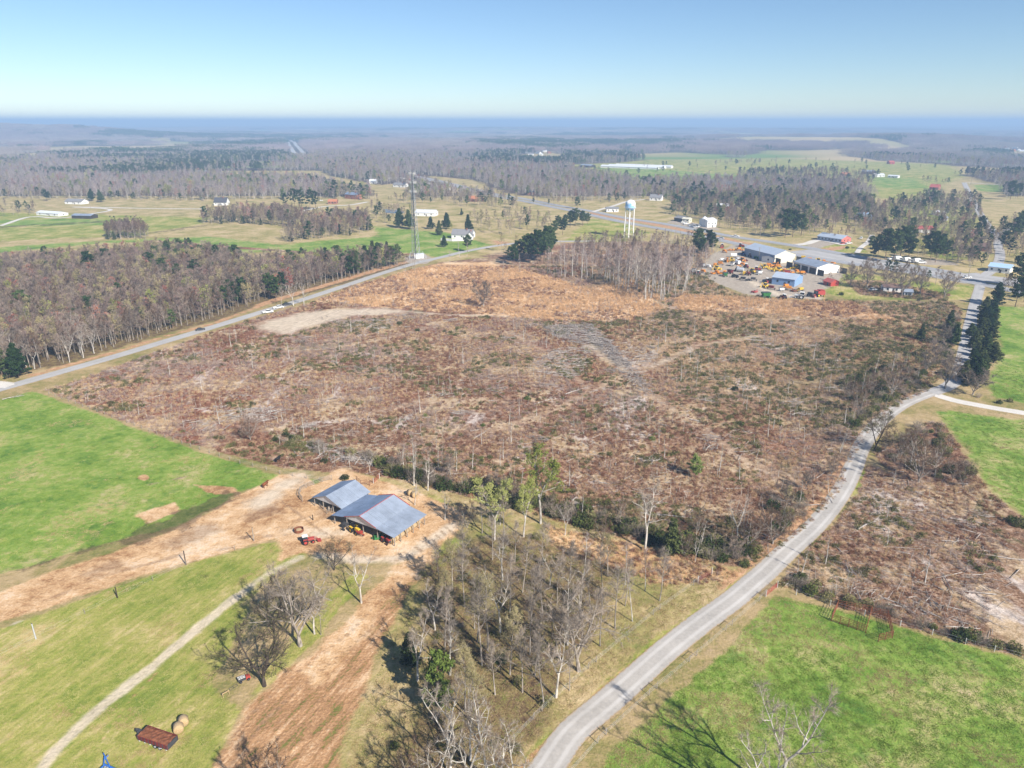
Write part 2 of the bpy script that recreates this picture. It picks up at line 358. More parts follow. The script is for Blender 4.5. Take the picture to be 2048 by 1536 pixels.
 'pale': [('l',[(40,1600),(110,1500),(200,1415),(300,1337),(400,1252),(470,1195)],1.15,.7),('l',[(470,1195),(540,1145),(600,1115)],.8,.9),('l',[(640,1110),(720,1120),(800,1118),(860,1085),(905,1050)],1.3,1.5),
          ('l',[(0,1262),(60,1232),(150,1200),(260,1165),(400,1130)],.3,.4),('p',[(525,645),(600,626),(700,617),(770,616),(830,624),(760,629),(700,632),(640,648),(570,668),(520,660)],5),
          ('l',[(1180,690),(1215,715),(1255,742)],.6,5),('l',[(830,625),(900,630),(1010,632)],1.2,2),('l',[(600,955),(560,975),(520,1010)],2.5,4),('p',[(560,1060),(700,1062),(640,1075)],3),
          ('l',[(1640,595),(1560,590),(1520,575),(1500,560)],2.5,3),('l',[(1280,745),(1400,690),(1520,672)],.1,4)],
}
COVER_W = {k: [(s[0], PL(s[1])) + tuple(s[2:]) for s in v] for k, v in COVER.items()}
def cover_at(kind, x, y, clip=1.5):
    out = np.full(x.shape, -clip)
    for s in COVER_W[kind]:
        pts = s[1]; soft = s[-1]; m = clip*soft + (s[2] if s[0] == 'l' else 0)
        sel = (x > pts[:, 0].min()-m) & (x < pts[:, 0].max()+m) & (y > pts[:, 1].min()-m) & (y < pts[:, 1].max()+m)
        if not sel.any(): continue
        v = poly_sdf(x[sel], y[sel], pts) if s[0] == 'p' else line_sdf(x[sel], y[sel], pts, s[2])
        out[sel] = np.maximum(out[sel], np.clip(v/soft, -clip, clip))
    return out

th = np.concatenate([np.linspace(-43, 43, 470), np.linspace(47, 313, 66)])*math.pi/180
rr = np.concatenate([[25, 50], np.geomspace(66, 60000, 650)])
TH, RR = np.meshgrid(th, rr)
GX = (RR*np.sin(TH)).ravel(); GY = (RR*np.cos(TH)).ravel()
nt, nr = len(th), len(rr)
i0 = np.arange(nr-1)[:, None]*nt + np.arange(nt)[None]; i1 = np.arange(nr-1)[:, None]*nt + (np.arange(nt)[None]+1) % nt
gq = np.stack([i0, i1, i1+nt, i0+nt], -1).reshape(-1, 4)[:, ::-1]
gv = np.stack([GX, GY, gz(GX, GY)], 1)
gv = np.vstack([gv, [[0, 0, 0]]])
gt = np.stack([np.full(nt, nr*nt), (np.arange(nt)+1) % nt, np.arange(nt)], 1)
meadow = np.where(np.hypot(GX, GY) > 1900, np.clip((vnoise(GX, GY*.6, 420, 77, 3)-.625)*30, -1.5, 1.5), -1.5)
att = {k: np.append(cover_at(k, GX, GY), -1.5) for k in COVER}
att['meadow'] = np.append(meadow, -1.5)

def ground_material():
    k = NT('ground_cover'); p = k.pos()
    nb = k.noise(0.011, 4, 0.6); nm = k.noise(0.06, 4, 0.62); nf = k.noise(0.45, 4, 0.65); nff = k.noise(2.2, 3, 0.7)
    nfar = k.noise(0.0016, 5, 0.6)
    streak = k.noise(0.8, 4, 0.65, k.mapv(p, along=(67, 6)))
    e1 = k.math('SUBTRACT', k.noise(0.16, 5, 0.7), 0.5); e2 = k.math('SUBTRACT', k.noise(0.018, 4, 0.65), 0.5)
    edge = k.math('ADD', k.math('MULTIPLY', e1, 2.3), k.math('MULTIPLY', e2, 1.3))
    hf = k.math('ADD', k.math('MULTIPLY', nf, 0.55), k.math('MULTIPLY', nff, 0.45))
    def mask(name, w=0.22, amp=1.0): return k.rng(k.math('ADD', k.attr(name), k.math('MULTIPLY', edge, amp)), -w, w, smooth=True)
    litter = k.ramp(hf, [(0.38, (.06, .038, .022)), (0.48, (.15, .095, .055)), (0.56, (.20, .165, .06)), (0.64, (.36, .24, .14))])
    wood = k.ramp(k.math('ADD', k.math('MULTIPLY', nfar, .6), k.math('MULTIPLY', nm, .4)), [(0.36, (.03, .05, .025)), (0.47, (.12, .085, .06)), (0.6, (.17, .125, .085)), (.7, (.22, .19, .09))])
    sx = k.n.new('ShaderNodeVectorMath'); sx.operation = 'LENGTH'; k.l.new(p, sx.inputs[0])
    near = k.ramp(k.math('ADD', k.math('MULTIPLY', nm, .5), k.math('MULTIPLY', hf, .5)), [(.38, (.16, .17, .045)), (.47, (.28, .23, .09)), (.54, (.40, .29, .15)), (.62, (.48, .36, .2))])
    c = k.mix(k.rng(sx.outputs['Value'], 500, 900), near, wood)
    c = k.mix(mask('meadow', .3, .5), c, k.ramp(k.noise(.0012, 2, .5), [(.42, (.16, .24, .05)), (.5, (.34, .30, .12)), (.58, (.50, .38, .2))]))
    tan = k.ramp(k.math('ADD', k.math('MULTIPLY', nm, .5), k.math('MULTIPLY', hf, .5)), [(0.38, (.20, .20, .06)), (0.47, (.34, .28, .11)), (.54, (.46, .35, .18)), (0.63, (.56, .43, .25))])
    c = k.mix(mask('dry'), c, tan)
    yg = k.ramp(k.math('ADD', k.math('MULTIPLY', nm, .45), k.math('MULTIPLY', k.mix(.5, hf, streak), .55)), [(0.42, (.16, .21, .035)), (0.475, (.245, .27, .055)), (0.525, (.345, .315, .095)), (0.585, (.50, .40, .19))])
    c = k.mix(mask('ygreen'), c, yg)
    gr = k.ramp(k.math('ADD', k.math('MULTIPLY', nm, .5), k.math('MULTIPLY', hf, .5)), [(0.38, (.075, .15, .022)), (0.455, (.15, .245, .035)), (0.515, (.225, .305, .06)), (0.565, (.33, .33, .11)), (0.63, (.50, .40, .22))])
    patch_ = k.noise(.042, 5, .68, k.mapv(p, (1, .7, 1), (0, 0, R(25)))); patch2 = k.noise(.13, 4, .7)
    gr = k.mix(k.rng(k.math('ADD', k.math('MULTIPLY', patch_, .6), k.math('MULTIPLY', patch2, .4)), .54, .60, 0, .45), gr, k.ramp(hf, [(.4, (.27, .27, .085)), (.6, (.52, .41, .22))]))
    gr = k.mix(k.rng(nff, .60, .68, 0, .55), gr, (.16, .13, .06))
    gr = k.mix(k.rng(patch2, .44, .36, 0, .5), gr, (.07, .17, .03))
    c = k.mix(mask('green', 0.3), c, gr)
    c = k.mix(mask('litter', .4), c, litter)
    br = k.ramp(hf, [(0.38, (.075, .038, .022)), (0.46, (.18, .10, .058)), (0.53, (.29, .175, .11)), (0.605, (.46, .33, .24))])
    br = k.mix(k.rng(nb, 0.45, 0.62), br, k.ramp(hf, [(0.4, (.10, .035, .02)), (0.5, (.235, .09, .05)), (0.6, (.36, .19, .115))]))
    br = k.mix(k.rng(nm, 0.51, 0.59), br, k.ramp(hf, [(.42, (.34, .235, .13)), (.58, (.56, .42, .28))]))
    scar = k.noise(.03, 5, .75, k.mapv(p, (1, .45, 1), (0, 0, R(35))), 1.5)
    sxy = k.n.new('ShaderNodeSeparateXYZ'); k.l.new(p, sxy.inputs[0])
    br = k.mix(k.math('MULTIPLY', k.math('MULTIPLY', k.rng(sxy.outputs[0], 10, 90), k.rng(sxy.outputs[1], 180, 270)), k.rng(nm, .40, .54, .15, .85)), br, k.ramp(hf, [(.42, (.26, .17, .085)), (.58, (.50, .36, .21))]))
    br = k.mix(k.rng(scar, .575, .65, 0, .8), br, k.ramp(hf, [(.42, (.46, .38, .33)), (.58, (.68, .60, .54))]))
    br = k.mix(k.rng(scar, .42, .36, 0, .75), br, k.ramp(hf, [(.42, (.05, .05, .02)), (.58, (.16, .14, .06))]))
    c = k.mix(mask('brush'), c, br)
    sg = k.ramp(k.mix(.5, hf, nm), [(0.4, (.34, .19, .10)), (0.48, (.60, .37, .19)), (0.58, (.74, .53, .33))])
    sg = k.mix(k.rng(k.noise(.07, 4, .7), .53, .6, 0, .8), sg, k.ramp(hf, [(.42, (.17, .09, .055)), (.58, (.40, .26, .18))]))
    c = k.mix(mask('sedge', .35, 1.8), c, sg)
    ol = k.ramp(hf, [(0.35, (.025, .03, .012)), (0.55, (.10, .105, .035)), (0.7, (.24, .17, .08))])
    c = k.mix(k.math('MULTIPLY', mask('olive', .6, 2.4), .4), c, ol)
    so = k.ramp(k.math('ADD', k.math('MULTIPLY', streak, .42), k.math('ADD', k.math('MULTIPLY', nm, .33), k.math('MULTIPLY', nff, .25))), [(0.41, (.17, .17, .045)), (0.46, (.32, .175, .085)), (0.52, (.46, .265, .135)), (0.58, (.63, .43, .26))])
    c = k.mix(mask('soil', .3), c, so)
    di = k.ramp(k.mix(.45, hf, nm), [(0.40, (.30, .155, .07)), (0.47, (.50, .305, .155)), (0.53, (.63, .42, .24)), (0.60, (.70, .54, .38))])
    c = k.mix(mask('dirt', .3), c, di)
    cl = k.ramp(hf, [(0.42, (.36, .19, .095)), (0.6, (.58, .36, .21))])
    c = k.mix(mask('clay', .4), c, cl)
    gl = k.ramp(hf, [(0.4, (.31, .255, .20)), (0.6, (.45, .385, .31))])
    c = k.mix(mask('gravel', .3), c, gl)
    pl = k.ramp(k.mix(.4, hf, streak), [(0.36, (.42, .34, .24)), (0.55, (.66, .55, .42)), (0.7, (.72, .63, .5))])
    c = k.mix(k.math('MULTIPLY', mask('pale', .7, 1.1), .85), c, pl)
    c = k.mix(k.math('MULTIPLY', mask('trail', .6, 1.2), .7), c, k.ramp(hf, [(.42, (.33, .215, .13)), (.58, (.52, .385, .27))]))
    c = k.mix(k.math('MULTIPLY', mask('ruts', .5, 1.1), .6), c, k.ramp(hf, [(.42, (.20, .115, .065)), (.6, (.38, .25, .155))]))
    mu = k.ramp(hf, [(0.35, (.03, .02, .013)), (0.6, (.10, .065, .042)), (.75, (.16, .12, .05))])
    c = k.mix(k.math('MULTIPLY', mask('mud', .5, 3.2), .62), c, mu)
    h = k.math('ADD', k.math('MULTIPLY', nf, 1.0), k.math('MULTIPLY', nff, .35))
    return k.bsdf(c, 0.95, 0.08, normal=k.bump(h, 0.55, 0.7))
gm = ground_material()
ground = obj('ground', mesh('ground', gv, gq, gt, [gm], smooth=True, attrs=att))
tag(ground, 'open farmland of pasture, cleared brush and woods reaching the horizon', kind='structure')
del GX, GY, gv, gq, att

# ================================================================ roads
def smooth_line(pts, step=4.0):
    p = np.array(pts, float); p = np.vstack([2*p[0]-p[1], p, 2*p[-1]-p[-2]]); out = []
    for i in range(1, len(p)-2):
        n = max(2, int(np.linalg.norm(p[i+1]-p[i])/step))
        t = np.linspace(0, 1, n, endpoint=False)[:, None]
        a, b, c, d = p[i-1:i+3]
        out.append(0.5*(2*b + (c-a)*t + (2*a-5*b+4*c-d)*t**2 + (3*b-a-3*c+d)*t**3))
    out.append(p[-2][None]); return np.vstack(out)
def ribbon(name, pts, width, mat, label, z=0.05, step=4.0, world=False, crown=0.06, w2=None):
    c = smooth_line(pts if world else PL(pts), step)
    t = np.gradient(c, axis=0); t /= np.linalg.norm(t, axis=1)[:, None]; nrm = np.stack([-t[:, 1], t[:, 0]], 1)
    u = np.array([-1.0, -.9, -.55, -.2, 0, .2, .55, .9, 1.0]); k = len(u); n = len(c)
    wid = np.linspace(width, w2 if w2 else width, n)
    wob = 1+0.05*(vnoise(c[:, 0], c[:, 1], 7, 4)-.5)
    xy = c[:, None, :] + nrm[:, None, :]*(u[None, :, None]*(wid*wob)[:, None, None]/2)
    zz = gz(xy[..., 0], xy[..., 1]) + z + crown*(1-u[None]**2)
    v = np.concatenate([xy, zz[..., None]], -1).reshape(-1, 3)
    a = np.arange(n-1)[:, None]*k + np.arange(k-1)[None]
    q = np.stack([a, a+k, a+k+1, a+1], -1).reshape(-1, 4)
    nv = np.cross(v[q[0, 1]]-v[q[0, 0]], v[q[0, 3]]-v[q[0, 0]])
    if nv[2] < 0: q = q[:, ::-1]
    o = obj(name, mesh(name, v, q, mats=[mat], smooth=True, attrs={'u': np.tile(u, n)}))
    return tag(o, label, kind='structure'), c
def road_mat(name, base, track, edge, stripes=None, wear=.15):
    k = NT(name); u = k.attr('u'); au = k.math('ABSOLUTE', u)
    nf = k.noise(1.4, 4, .65); nm = k.noise(.12, 3, .6)
    c = k.ramp(k.mix(.5, nf, nm), [(.35, tuple(np.array(base)*(1-wear))), (.62, tuple(np.minimum(np.array(base)*(1+wear), .8)))])
    tr = k.rng(k.math('ABSOLUTE', k.math('SUBTRACT', au, .45)), .22, .05, smooth=True)
    c = k.mix(k.math('MULTIPLY', tr, k.rng(nm, .3, .7, .3, .9)), c, track)
    if stripes:
        for (u0, w, col) in stripes:
            c = k.mix(k.rng(k.math('ABSOLUTE', k.math('SUBTRACT', u, u0)), w, w*.7), c, col)
    c = k.mix(k.rng(k.math('ADD', au, k.math('MULTIPLY', k.math('SUBTRACT', nf, .5), .5)), .86, 1.0, smooth=True), c, edge)
    return k.bsdf(c, .95, .1, normal=k.bump(nf, .3, .05))
M_gravel = road_mat('road_gravel', (.40, .37, .335), (.56, .53, .495), (.40, .30, .20))
M_asph = road_mat('road_old_asphalt', (.385, .37, .355), (.44, .425, .41), (.42, .32, .21))
M_hw = road_mat('road_highway', (.30, .30, .315), (.34, .34, .35), (.16, .15, .14), [(.62, .03, (.7, .7, .68)), (-.62, .03, (.6, .45, .12))], .08)
M_grav2 = road_mat('drive_gravel', (.60, .56, .50), (.64, .6, .55), (.45, .37, .25))
GRAVEL_PTS = [(1018,1640),(1095,1535),(1143,1466),(1220,1400),(1288,1340),(1333,1300),(1400,1247),(1465,1200),(1505,1166),(1532,1143),(1568,1108),(1635,1046),(1682,985),(1707,935),(1724,892),(1755,848),(1800,812),(1850,790),(1890,778)]
ribbon('gravel_road', GRAVEL_PTS, 5.05, M_gravel, 'pale gravel road curving from the pasture corner up to the fork', step=2)
NORTH_PTS = [(1862,786),(1898,772),(1918,748),(1929,705),(1939,655),(1950,608),(1958,580),(1962,562)]
ribbon('lane', NORTH_PTS, 5.4, M_asph, 'grey lane running beside the dark cedar row towards the junction', z=.09)
ribbon('field_lane', [(1868,788),(1905,800),(1960,811),(2048,826),(2400,880)], 4.6, M_grav2, 'pale gravel lane branching off between the two right pastures', z=.02)
PAVED_PTS = [(-500,905),(-120,812),(0,778),(100,750),(230,713),(330,683),(420,656),(530,622),(600,601),(680,575),(760,548),(830,527),(885,514),(930,503),(990,492),(1050,485),(1110,483),(1190,482)]
ribbon('paved_road', PAVED_PTS, 6.2, M_asph, 'grey paved road along the edge of the left wood', z=.06)
ribbon('side_drive', [(-120,765),(-20,768),(20,773)], 7, M_grav2, 'pale drive meeting the paved road at the left edge', z=.08)
HW1 = [(560,272),(575,281),(590,297),(603,313)]
HWF = [(830,352),(880,362),(930,374),(990,388),(1045,397),(1100,408),(1150,417),(1190,424),(1250,436),(1330,448),(1400,461),(1470,474),(1540,484),(1640,500),(1740,518),(1850,536),(1960,556),(2100,585)]
HWN = [(830,355),(880,365),(930,378),(990,392),(1045,402),(1100,413),(1150,423),(1190,432),(1250,445),(1330,459),(1410,474),(1480,489),(1550,503),(1640,518),(1740,533),(1850,549),(1950,566),(2100,597)]
ribbon('highway', HWF, 10.5, M_hw, 'far carriageway of the divided highway', z=.10, step=8)
ribbon('highway', HWN, 10.5, M_hw, 'near carriageway of the divided highway', z=.10, step=8)
ribbon('highway_median', [(1600,501),(1680,516),(1760,530),(1860,546),(1955,563)], 26, M_asph, 'paved turning lanes where the two carriageways join', z=.04, step=8)
far_strip = [(576,279),(588,292),(604,314)]
fs = PL(far_strip); d0 = fs[-1]-fs[0]; nrm0 = np.array([-d0[1], d0[0]])/np.linalg.norm(d0)
for sgn, wd in ((-1, 'left'), (1, 'right')):
    ribbon('highway', fs + nrm0*sgn*14, 14, road_mat('road_far_'+wd, (.42, .41, .40), (.44, .43, .42), (.5, .45, .3)), wd+' carriageway of the straight highway far off in the woods', z=1.0, step=60, world=True)
ribbon('junction', [(1925,548),(1965,556),(2040,566)], 24, M_asph, 'paved junction of the lane and the highway', z=.13)
ribbon('village_road', [(1962,556),(1985,540),(1998,522),(2000,505),(1996,488),(2002,470),(2020,458),(2060,450)], 6.5, M_asph, 'grey road winding north through the scattered houses', z=.15)
ribbon('straight_road', [(1928,366),(1938,385),(1950,410),(1962,430),(1975,450),(1998,474)], 7, M_asph, 'straight grey road running away between far fields', z=.17)
ribbon('cross_road', [(1930,366),(1980,369),(2060,374)], 6, M_grav2, 'pale side road by the far right trees', z=.2)
ribbon('house_drive', [(1186,424),(1205,418),(1230,411),(1255,403),(1290,399)], 5, M_grav2, 'pale drive from the highway up to the white house', z=.16)
ribbon('farm_drive', [(0,452),(60,434),(120,436),(180,428),(220,421),(205,417),(150,414),(300,417),(420,418)], 5, M_grav2, 'pale farm drive past the white sheds', z=.12)
ribbon('farm_lane', [(570,430),(610,421),(650,413),(700,410),(735,404)], 6, M_grav2, 'pale lane past the orange roofed house', z=.12)
ribbon('store_drive', [(1592,490),(1612,488),(1640,481),(1690,490)], 7, M_grav2, 'gravel forecourt of the long red gabled store', z=.2)
ribbon('red_drive', [(1714,506),(1722,495),(1735,485),(1745,470)], 4, M_grav2, 'thin drive beside the tall pines', z=.12)
ribbon('hill_lane', [(745,362),(790,356),(830,360),(875,372),(905,380)], 9, M_grav2, 'pale road over the far hillock', z=.15, step=15)
# pond and creek water
def sheet(name, px, mat, label, z):
    p = PL(px); c = p.mean(0); n = len(p)
    v = [(x, y, gz1(x, y)+z) for x, y in p]+[(c[0], c[1], gz1(*c)+z)]
    return tag(obj(name, mesh(name, v, tris=[(i, (i+1) % n, n) for i in range(n)], mats=[mat])), label, kind='structure')
kw = NT('pond_water'); M_water = kw.bsdf((.03, .06, .09), .12, .5, normal=kw.bump(kw.noise(.6, 2), .1, .05))
sheet('pond_water', [(1400,363),(1480,361),(1580,363),(1578,368),(1500,369),(1410,367)], M_water, 'blue pond below the green far field', .5)
sheet('pond_water', [(765,418),(800,421),(810,425),(790,427),(768,425)], M_water, 'small blue pond beside the white barn', .1)
# ================================================================ trees: skeletons grown in numpy, turned into tubes
def tubes(segs, n, cone=False):
    s = np.asarray(segs, float).reshape(-1, 8)
    p0, p1, r0, r1 = s[:, :3], s[:, 3:6], s[:, 6], s[:, 7]
    d = p1-p0; d /= np.maximum(np.linalg.norm(d, axis=1), 1e-9)[:, None]
    h = np.where(np.abs(d[:, 2:3]) < .9, np.array([[0, 0, 1.]]), np.array([[1., 0, 0]]))
    a = np.cross(d, h); a /= np.linalg.norm(a, axis=1)[:, None]; b = np.cross(d, a)
    an = np.arange(n)*2*math.pi/n
    ring = np.cos(an)[None, :, None]*a[:, None] + np.sin(an)[None, :, None]*b[:, None]
    if cone:
        v = np.concatenate([p0[:, None]+ring*r0[:, None, None], p1[:, None]], 1)
        o = np.arange(len(s))[:, None]*(n+1)
        t = np.stack([np.stack([o[:, 0]+i, o[:, 0]+(i+1) % n, o[:, 0]+n], 1) for i in range(n)], 1)
        return v.reshape(-1, 3), np.zeros((0, 4), int), t.reshape(-1, 3)
    v = np.concatenate([p0[:, None]+ring*r0[:, None, None], p1[:, None]+ring*r1[:, None, None]], 1)
    o = np.arange(len(s))[:, None]*2*n
    q = np.stack([np.stack([o[:, 0]+i, o[:, 0]+(i+1) % n, o[:, 0]+n+(i+1) % n, o[:, 0]+n+i], 1) for i in range(n)], 1)
    return v.reshape(-1, 3), q.reshape(-1, 4), np.zeros((0, 3), int)
def join(parts):
    V, Q, T, n = [], [], [], 0; qm, tm = [], []
    for v, q, t, m in parts:
        V.append(v); Q.append(np.asarray(q).reshape(-1, 4)+n); T.append(np.asarray(t).reshape(-1, 3)+n); n += len(v)
        qm.append(np.full(len(Q[-1]), m)); tm.append(np.full(len(T[-1]), m))
    return np.vstack(V), np.vstack(Q).astype(int), np.vstack(T).astype(int), np.concatenate(qm), np.concatenate(tm)
def leaf_quads(centers, size, g, flat=0.0):
    """small four-sided leaf sprays with random facing"""
    n = len(centers); a = g.normal(size=(n, 3)); a[:, 2] *= (1-flat); a /= np.linalg.norm(a, axis=1)[:, None]
    b = g.normal(size=(n, 3)); b -= (b*a).sum(1)[:, None]*a; b /= np.linalg.norm(b, axis=1)[:, None]
    s = size*(0.6+0.8*g.random(n))[:, None]
    v = np.stack([centers-a*s, centers-b*s*.55, centers+a*s, centers+b*s*.55], 1)
    return v.reshape(-1, 3), np.arange(4*n).reshape(-1, 4)
def path(g, p, d, L, n, r0, r1, wander, up):
    segs = []; p = np.array(p, float); d = np.array(d, float)
    for i in range(n):
        d = d + g.normal(size=3)*wander + np.array([0, 0, up]); d /= np.linalg.norm(d)
        q = p + d*L/n; ra = r0+(r1-r0)*i/n; rb = r0+(r1-r0)*(i+1)/n
        segs.append([*p, *q, ra, rb]); p = q
    return segs, d
def at_t(segs, t):
    k = min(int(t*len(segs)), len(segs)-1); f = t*len(segs)-k; s = segs[k]
    p = np.array(s[:3])*(1-f)+np.array(s[3:6])*f; d = np.array(s[3:6])-np.array(s[:3])
    return p, d/np.linalg.norm(d), s[6]*(1-f)+s[7]*f
def dev(g, d, lo, hi, az=None):
    a = R(lo+(hi-lo)*g.random()); h = np.array([0, 0, 1.]) if abs(d[2]) < .9 else np.array([1., 0, 0])
    u = np.cross(d, h); u /= np.linalg.norm(u); w = np.cross(d, u); ph = g.random()*2*math.pi if az is None else az
    return d*math.cos(a) + (u*math.cos(ph)+w*math.sin(ph))*math.sin(a)
def bare(seed, H, cb=.3, spread=.38, limbs=16, subs=6, twigs=8, r0=None, fork=1, tw=.013, twl=.9, el=(25, 55), up=.06, lean=.0, wander=.13, leaves=0, lsize=.12):
    """leafless hardwood: trunk and limbs in one mesh, branches and twigs (and early leaves) in the other"""
    g = np.random.default_rng(seed); r0 = r0 or H*.016
    trunk, lim, bran, tips = [], [], [], []
    stems = []
    a0 = g.random()*6.28
    base, d = path(g, (0, 0, 0), (lean*math.cos(a0), lean*math.sin(a0), 1), H*(cb if fork > 1 else .93), 8, r0*1.12, r0*(.75 if fork > 1 else .16), .035, .03)
    trunk += base
    if fork > 1:
        p = np.array(base[-1][3:6])
        for f in range(fork):
            dd = dev(g, d, 14, 34, a0+f*6.283/fork)
            s, _ = path(g, p, dd, H*(1-cb)*(.8+.2*g.random()), 7, r0*.62, r0*.1, .09, .10); trunk += s; stems.append((s, 0.08))
    else: stems.append((base, cb))
    for s, c0 in stems:
        nl = max(3, limbs//len(stems))
        for i in range(nl):
            t = c0+(1-c0)*((i+.5)/nl)**.9; t = min(.98, t+g.normal()*.02)
            p, dd, rr_ = at_t(s, max(0, t)); k = (t-c0)/(1-c0)
            az = i*2.4+a0+g.normal()*.4; e = R(el[0]+(el[1]-el[0])*(k*.7+.3*g.random()))
            ld = np.array([math.cos(az)*math.cos(e), math.sin(az)*math.cos(e), math.sin(e)])
            L = H*spread*(1-.62*k)*(.7+.5*g.random())/(1 if fork == 1 else 1.15)
            ls, _ = path(g, p, ld, L, 5, min(rr_*.75, r0*.42), .018+r0*.03, wander, up); lim += ls
            for j in range(subs):
                tt = .22+.78*(j+.6*g.random())/subs; pp, d2, r2 = at_t(ls, tt)
                sd_ = dev(g, d2, 28, 62); sl = L*(.5-.2*tt)*(.7+.6*g.random())
                ss, _ = path(g, pp, sd_, sl, 3, max(r2*.6, tw*1.1), tw*.8, wander*1.2, up); bran += ss; tips.append((ss, sl))
            tips.append((ls, L*.6))
    tw_s = []
    for ss, sl in tips:
        for j in range(twigs):
            tt = .15+.85*g.random(); pp, d2, r2 = at_t(ss, tt); e = dev(g, d2, 22, 65)+np.array([0, 0, .22]); e /= np.linalg.norm(e)
            tw_s.append([*pp, *(pp+e*twl*(.5+.9*g.random())), tw, 0])
    tw_s = np.array(tw_s)
    v1, q1, _ = tubes(trunk, 7); v2, q2, _ = tubes(lim, 5)
    n1 = len(v1)
    trunk_d = (np.vstack([v1, v2]), np.vstack([q1, q2+n1]), np.zeros((0, 3), int))
    parts = []
    if bran: parts.append((*tubes(bran, 3), 0))
    parts.append((*tubes(tw_s, 3, True), 0))
    if leaves:
        k = g.integers(0, len(tw_s), leaves); f = g.random(leaves)[:, None]
        c = tw_s[k, :3]*(1-f)+tw_s[k, 3:6]*f + g.normal(size=(leaves, 3))*.12
        lv, lq = leaf_quads(c, lsize, g); parts.append((lv, lq, np.zeros((0, 3), int), 1))
    return trunk_d, join(parts)
def conifer(seed, H, cb=.3, rad=.2, kind='pine', n=60, per=34, leaf=.3, r0=None):
    g = np.random.default_rng(seed); r0 = r0 or H*.014
    trunk, _ = path(g, (0, 0, 0), (g.normal()*.03, g.normal()*.03, 1), H*.97, 8, r0, r0*.2, .02, .03)
    lim, C = [], []
    for i in range(n):
        k = (i+.5)/n; t = cb+(1-cb)*k; p, d, r_ = at_t(trunk, min(t, .99)); az = i*2.4+g.normal()*.5
        if kind == 'pine':
            prof = (math.sin(math.pi*min(1, (k*.86+.14)))**.7)*(.55+.75*g.random()); e = R(5+50*k)
        else:
            prof = (1-k)**.85*(.75+.4*g.random()) if kind == 'cedar' else (1-.85*k)*(.8+.3*g.random()); e = R(8+35*k)
        L = max(.35, H*rad*prof)
        dd = np.array([math.cos(az)*math.cos(e), math.sin(az)*math.cos(e), math.sin(e)])
        s, _ = path(g, p, dd, L, 3, max(.02, r_*.35), .012, .1, .03); lim += s
        m = 3 if kind == 'pine' else 4
        for j in range(m):
            pp, _, _ = at_t(s, .999 if j == 0 else (.45+.5*g.random() if kind == 'pine' else .15+.8*g.random()))
            rad_c = (.5+.36*g.random())*max(.6, min(1.7, L*.55))
            o = g.normal(size=(per, 3)); o /= np.linalg.norm(o, axis=1)[:, None]; o *= (g.random((per, 1))**.45)*rad_c; o[:, 2] *= .6
            C.append(pp+o)
    C = np.vstack(C); lv, lq = leaf_quads(C, leaf, g)
    v1, q1, _ = tubes(trunk, 6); v2, q2, _ = tubes(lim, 3)
    return (np.vstack([v1, v2]), np.vstack([q1, q2+len(v1)]), np.zeros((0, 3), int)), (lv, lq, np.zeros((0, 3), int), np.zeros(len(lq), int), np.zeros(0, int))
def bush(seed, r=1.0, h=1.0, stems=30, leaves=160, lsize=.14, tw=.012):
    g = np.random.default_rng(seed); s = []
    for i in range(stems):
        az = g.random()*6.28; e = R(35+50*g.random()); L = h*(.6+.6*g.random()); p = np.array([math.cos(az), math.sin(az), 0])*r*.45*g.random()
        q = p+np.array([math.cos(az)*math.cos(e)*r, math.sin(az)*math.cos(e)*r, math.sin(e)*h])*(.6+.5*g.random())
        s.append([*p, *q, tw, 0])
        for j in range(3):
            f = .3+.6*g.random(); m = p*(1-f)+q*f; dd = (q-p)+g.normal(size=3)*L*.5; dd = dd/np.linalg.norm(dd)*L*.45; dd[2] = abs(dd[2])
            s.append([*m, *(m+dd), tw*.8, 0])
    parts = [(*tubes(s, 3, True), 0)]
    if leaves:
        o = g.normal(size=(leaves, 3)); o /= np.linalg.norm(o, axis=1)[:, None]; o *= (g.random((leaves, 1))**.4)*np.array([r, r, h*.62]); o[:, 2] = np.abs(o[:, 2]+h*.28)+.05
        o[:, :2] += (vnoise(o[:, 0]+seed, o[:, 1], .7, seed)-.5)[:, None]*r*.5
        lv, lq = leaf_quads(o, lsize, g); parts.append((lv, lq, np.zeros((0, 3), int), 1))
    return join(parts)
def tm(name, data, mats):
    if len(data) == 3: return mesh(name, data[0], data[1], data[2], mats)
    return mesh(name, data[0], data[1], data[2], mats, data[3], data[4])

M_bark_pale = bark('bark_pale', (.30, .27, .23), (.62, .58, .52), .2)
M_bark_grey = bark('bark_grey', (.20, .17, .14), (.42, .37, .32))
M_bark_dark = bark('bark_dark', (.045, .035, .028), (.12, .095, .075))
M_bark_pine = bark('bark_pine', (.10, .06, .04), (.30, .22, .17))
M_twig_grey = bark('twigs_grey', (.20, .16, .125), (.42, .355, .295), .35)
M_twig_pink = bark('twigs_mauve', (.28, .205, .185), (.50, .40, .365), .3)
M_twig_brown = bark('twigs_brown', (.105, .065, .043), (.23, .155, .105), .4)
M_twig_tan = bark('twigs_buff', (.30, .24, .14), (.47, .39, .24), .25)
M_twig_dark = bark('twigs_dark', (.06, .048, .036), (.17, .13, .10), .3)
M_leaf_spring = leafy('leaves_spring', [(.25, (.18, .22, .04)), (.5, (.34, .37, .09)), (.75, (.48, .49, .17))])
M_leaf_buff = leafy('leaves_buff', [(.25, (.20, .18, .07)), (.5, (.32, .28, .12)), (.75, (.42, .36, .17))])
M_leaf_red = leafy('buds_red', [(.25, (.25, .06, .035)), (.5, (.40, .11, .06)), (.75, (.48, .2, .10))])
M_leaf_pine = leafy('needles_pine', [(.25, (.016, .036, .01)), (.5, (.045, .078, .02)), (.75, (.10, .135, .04))], .5, .12)
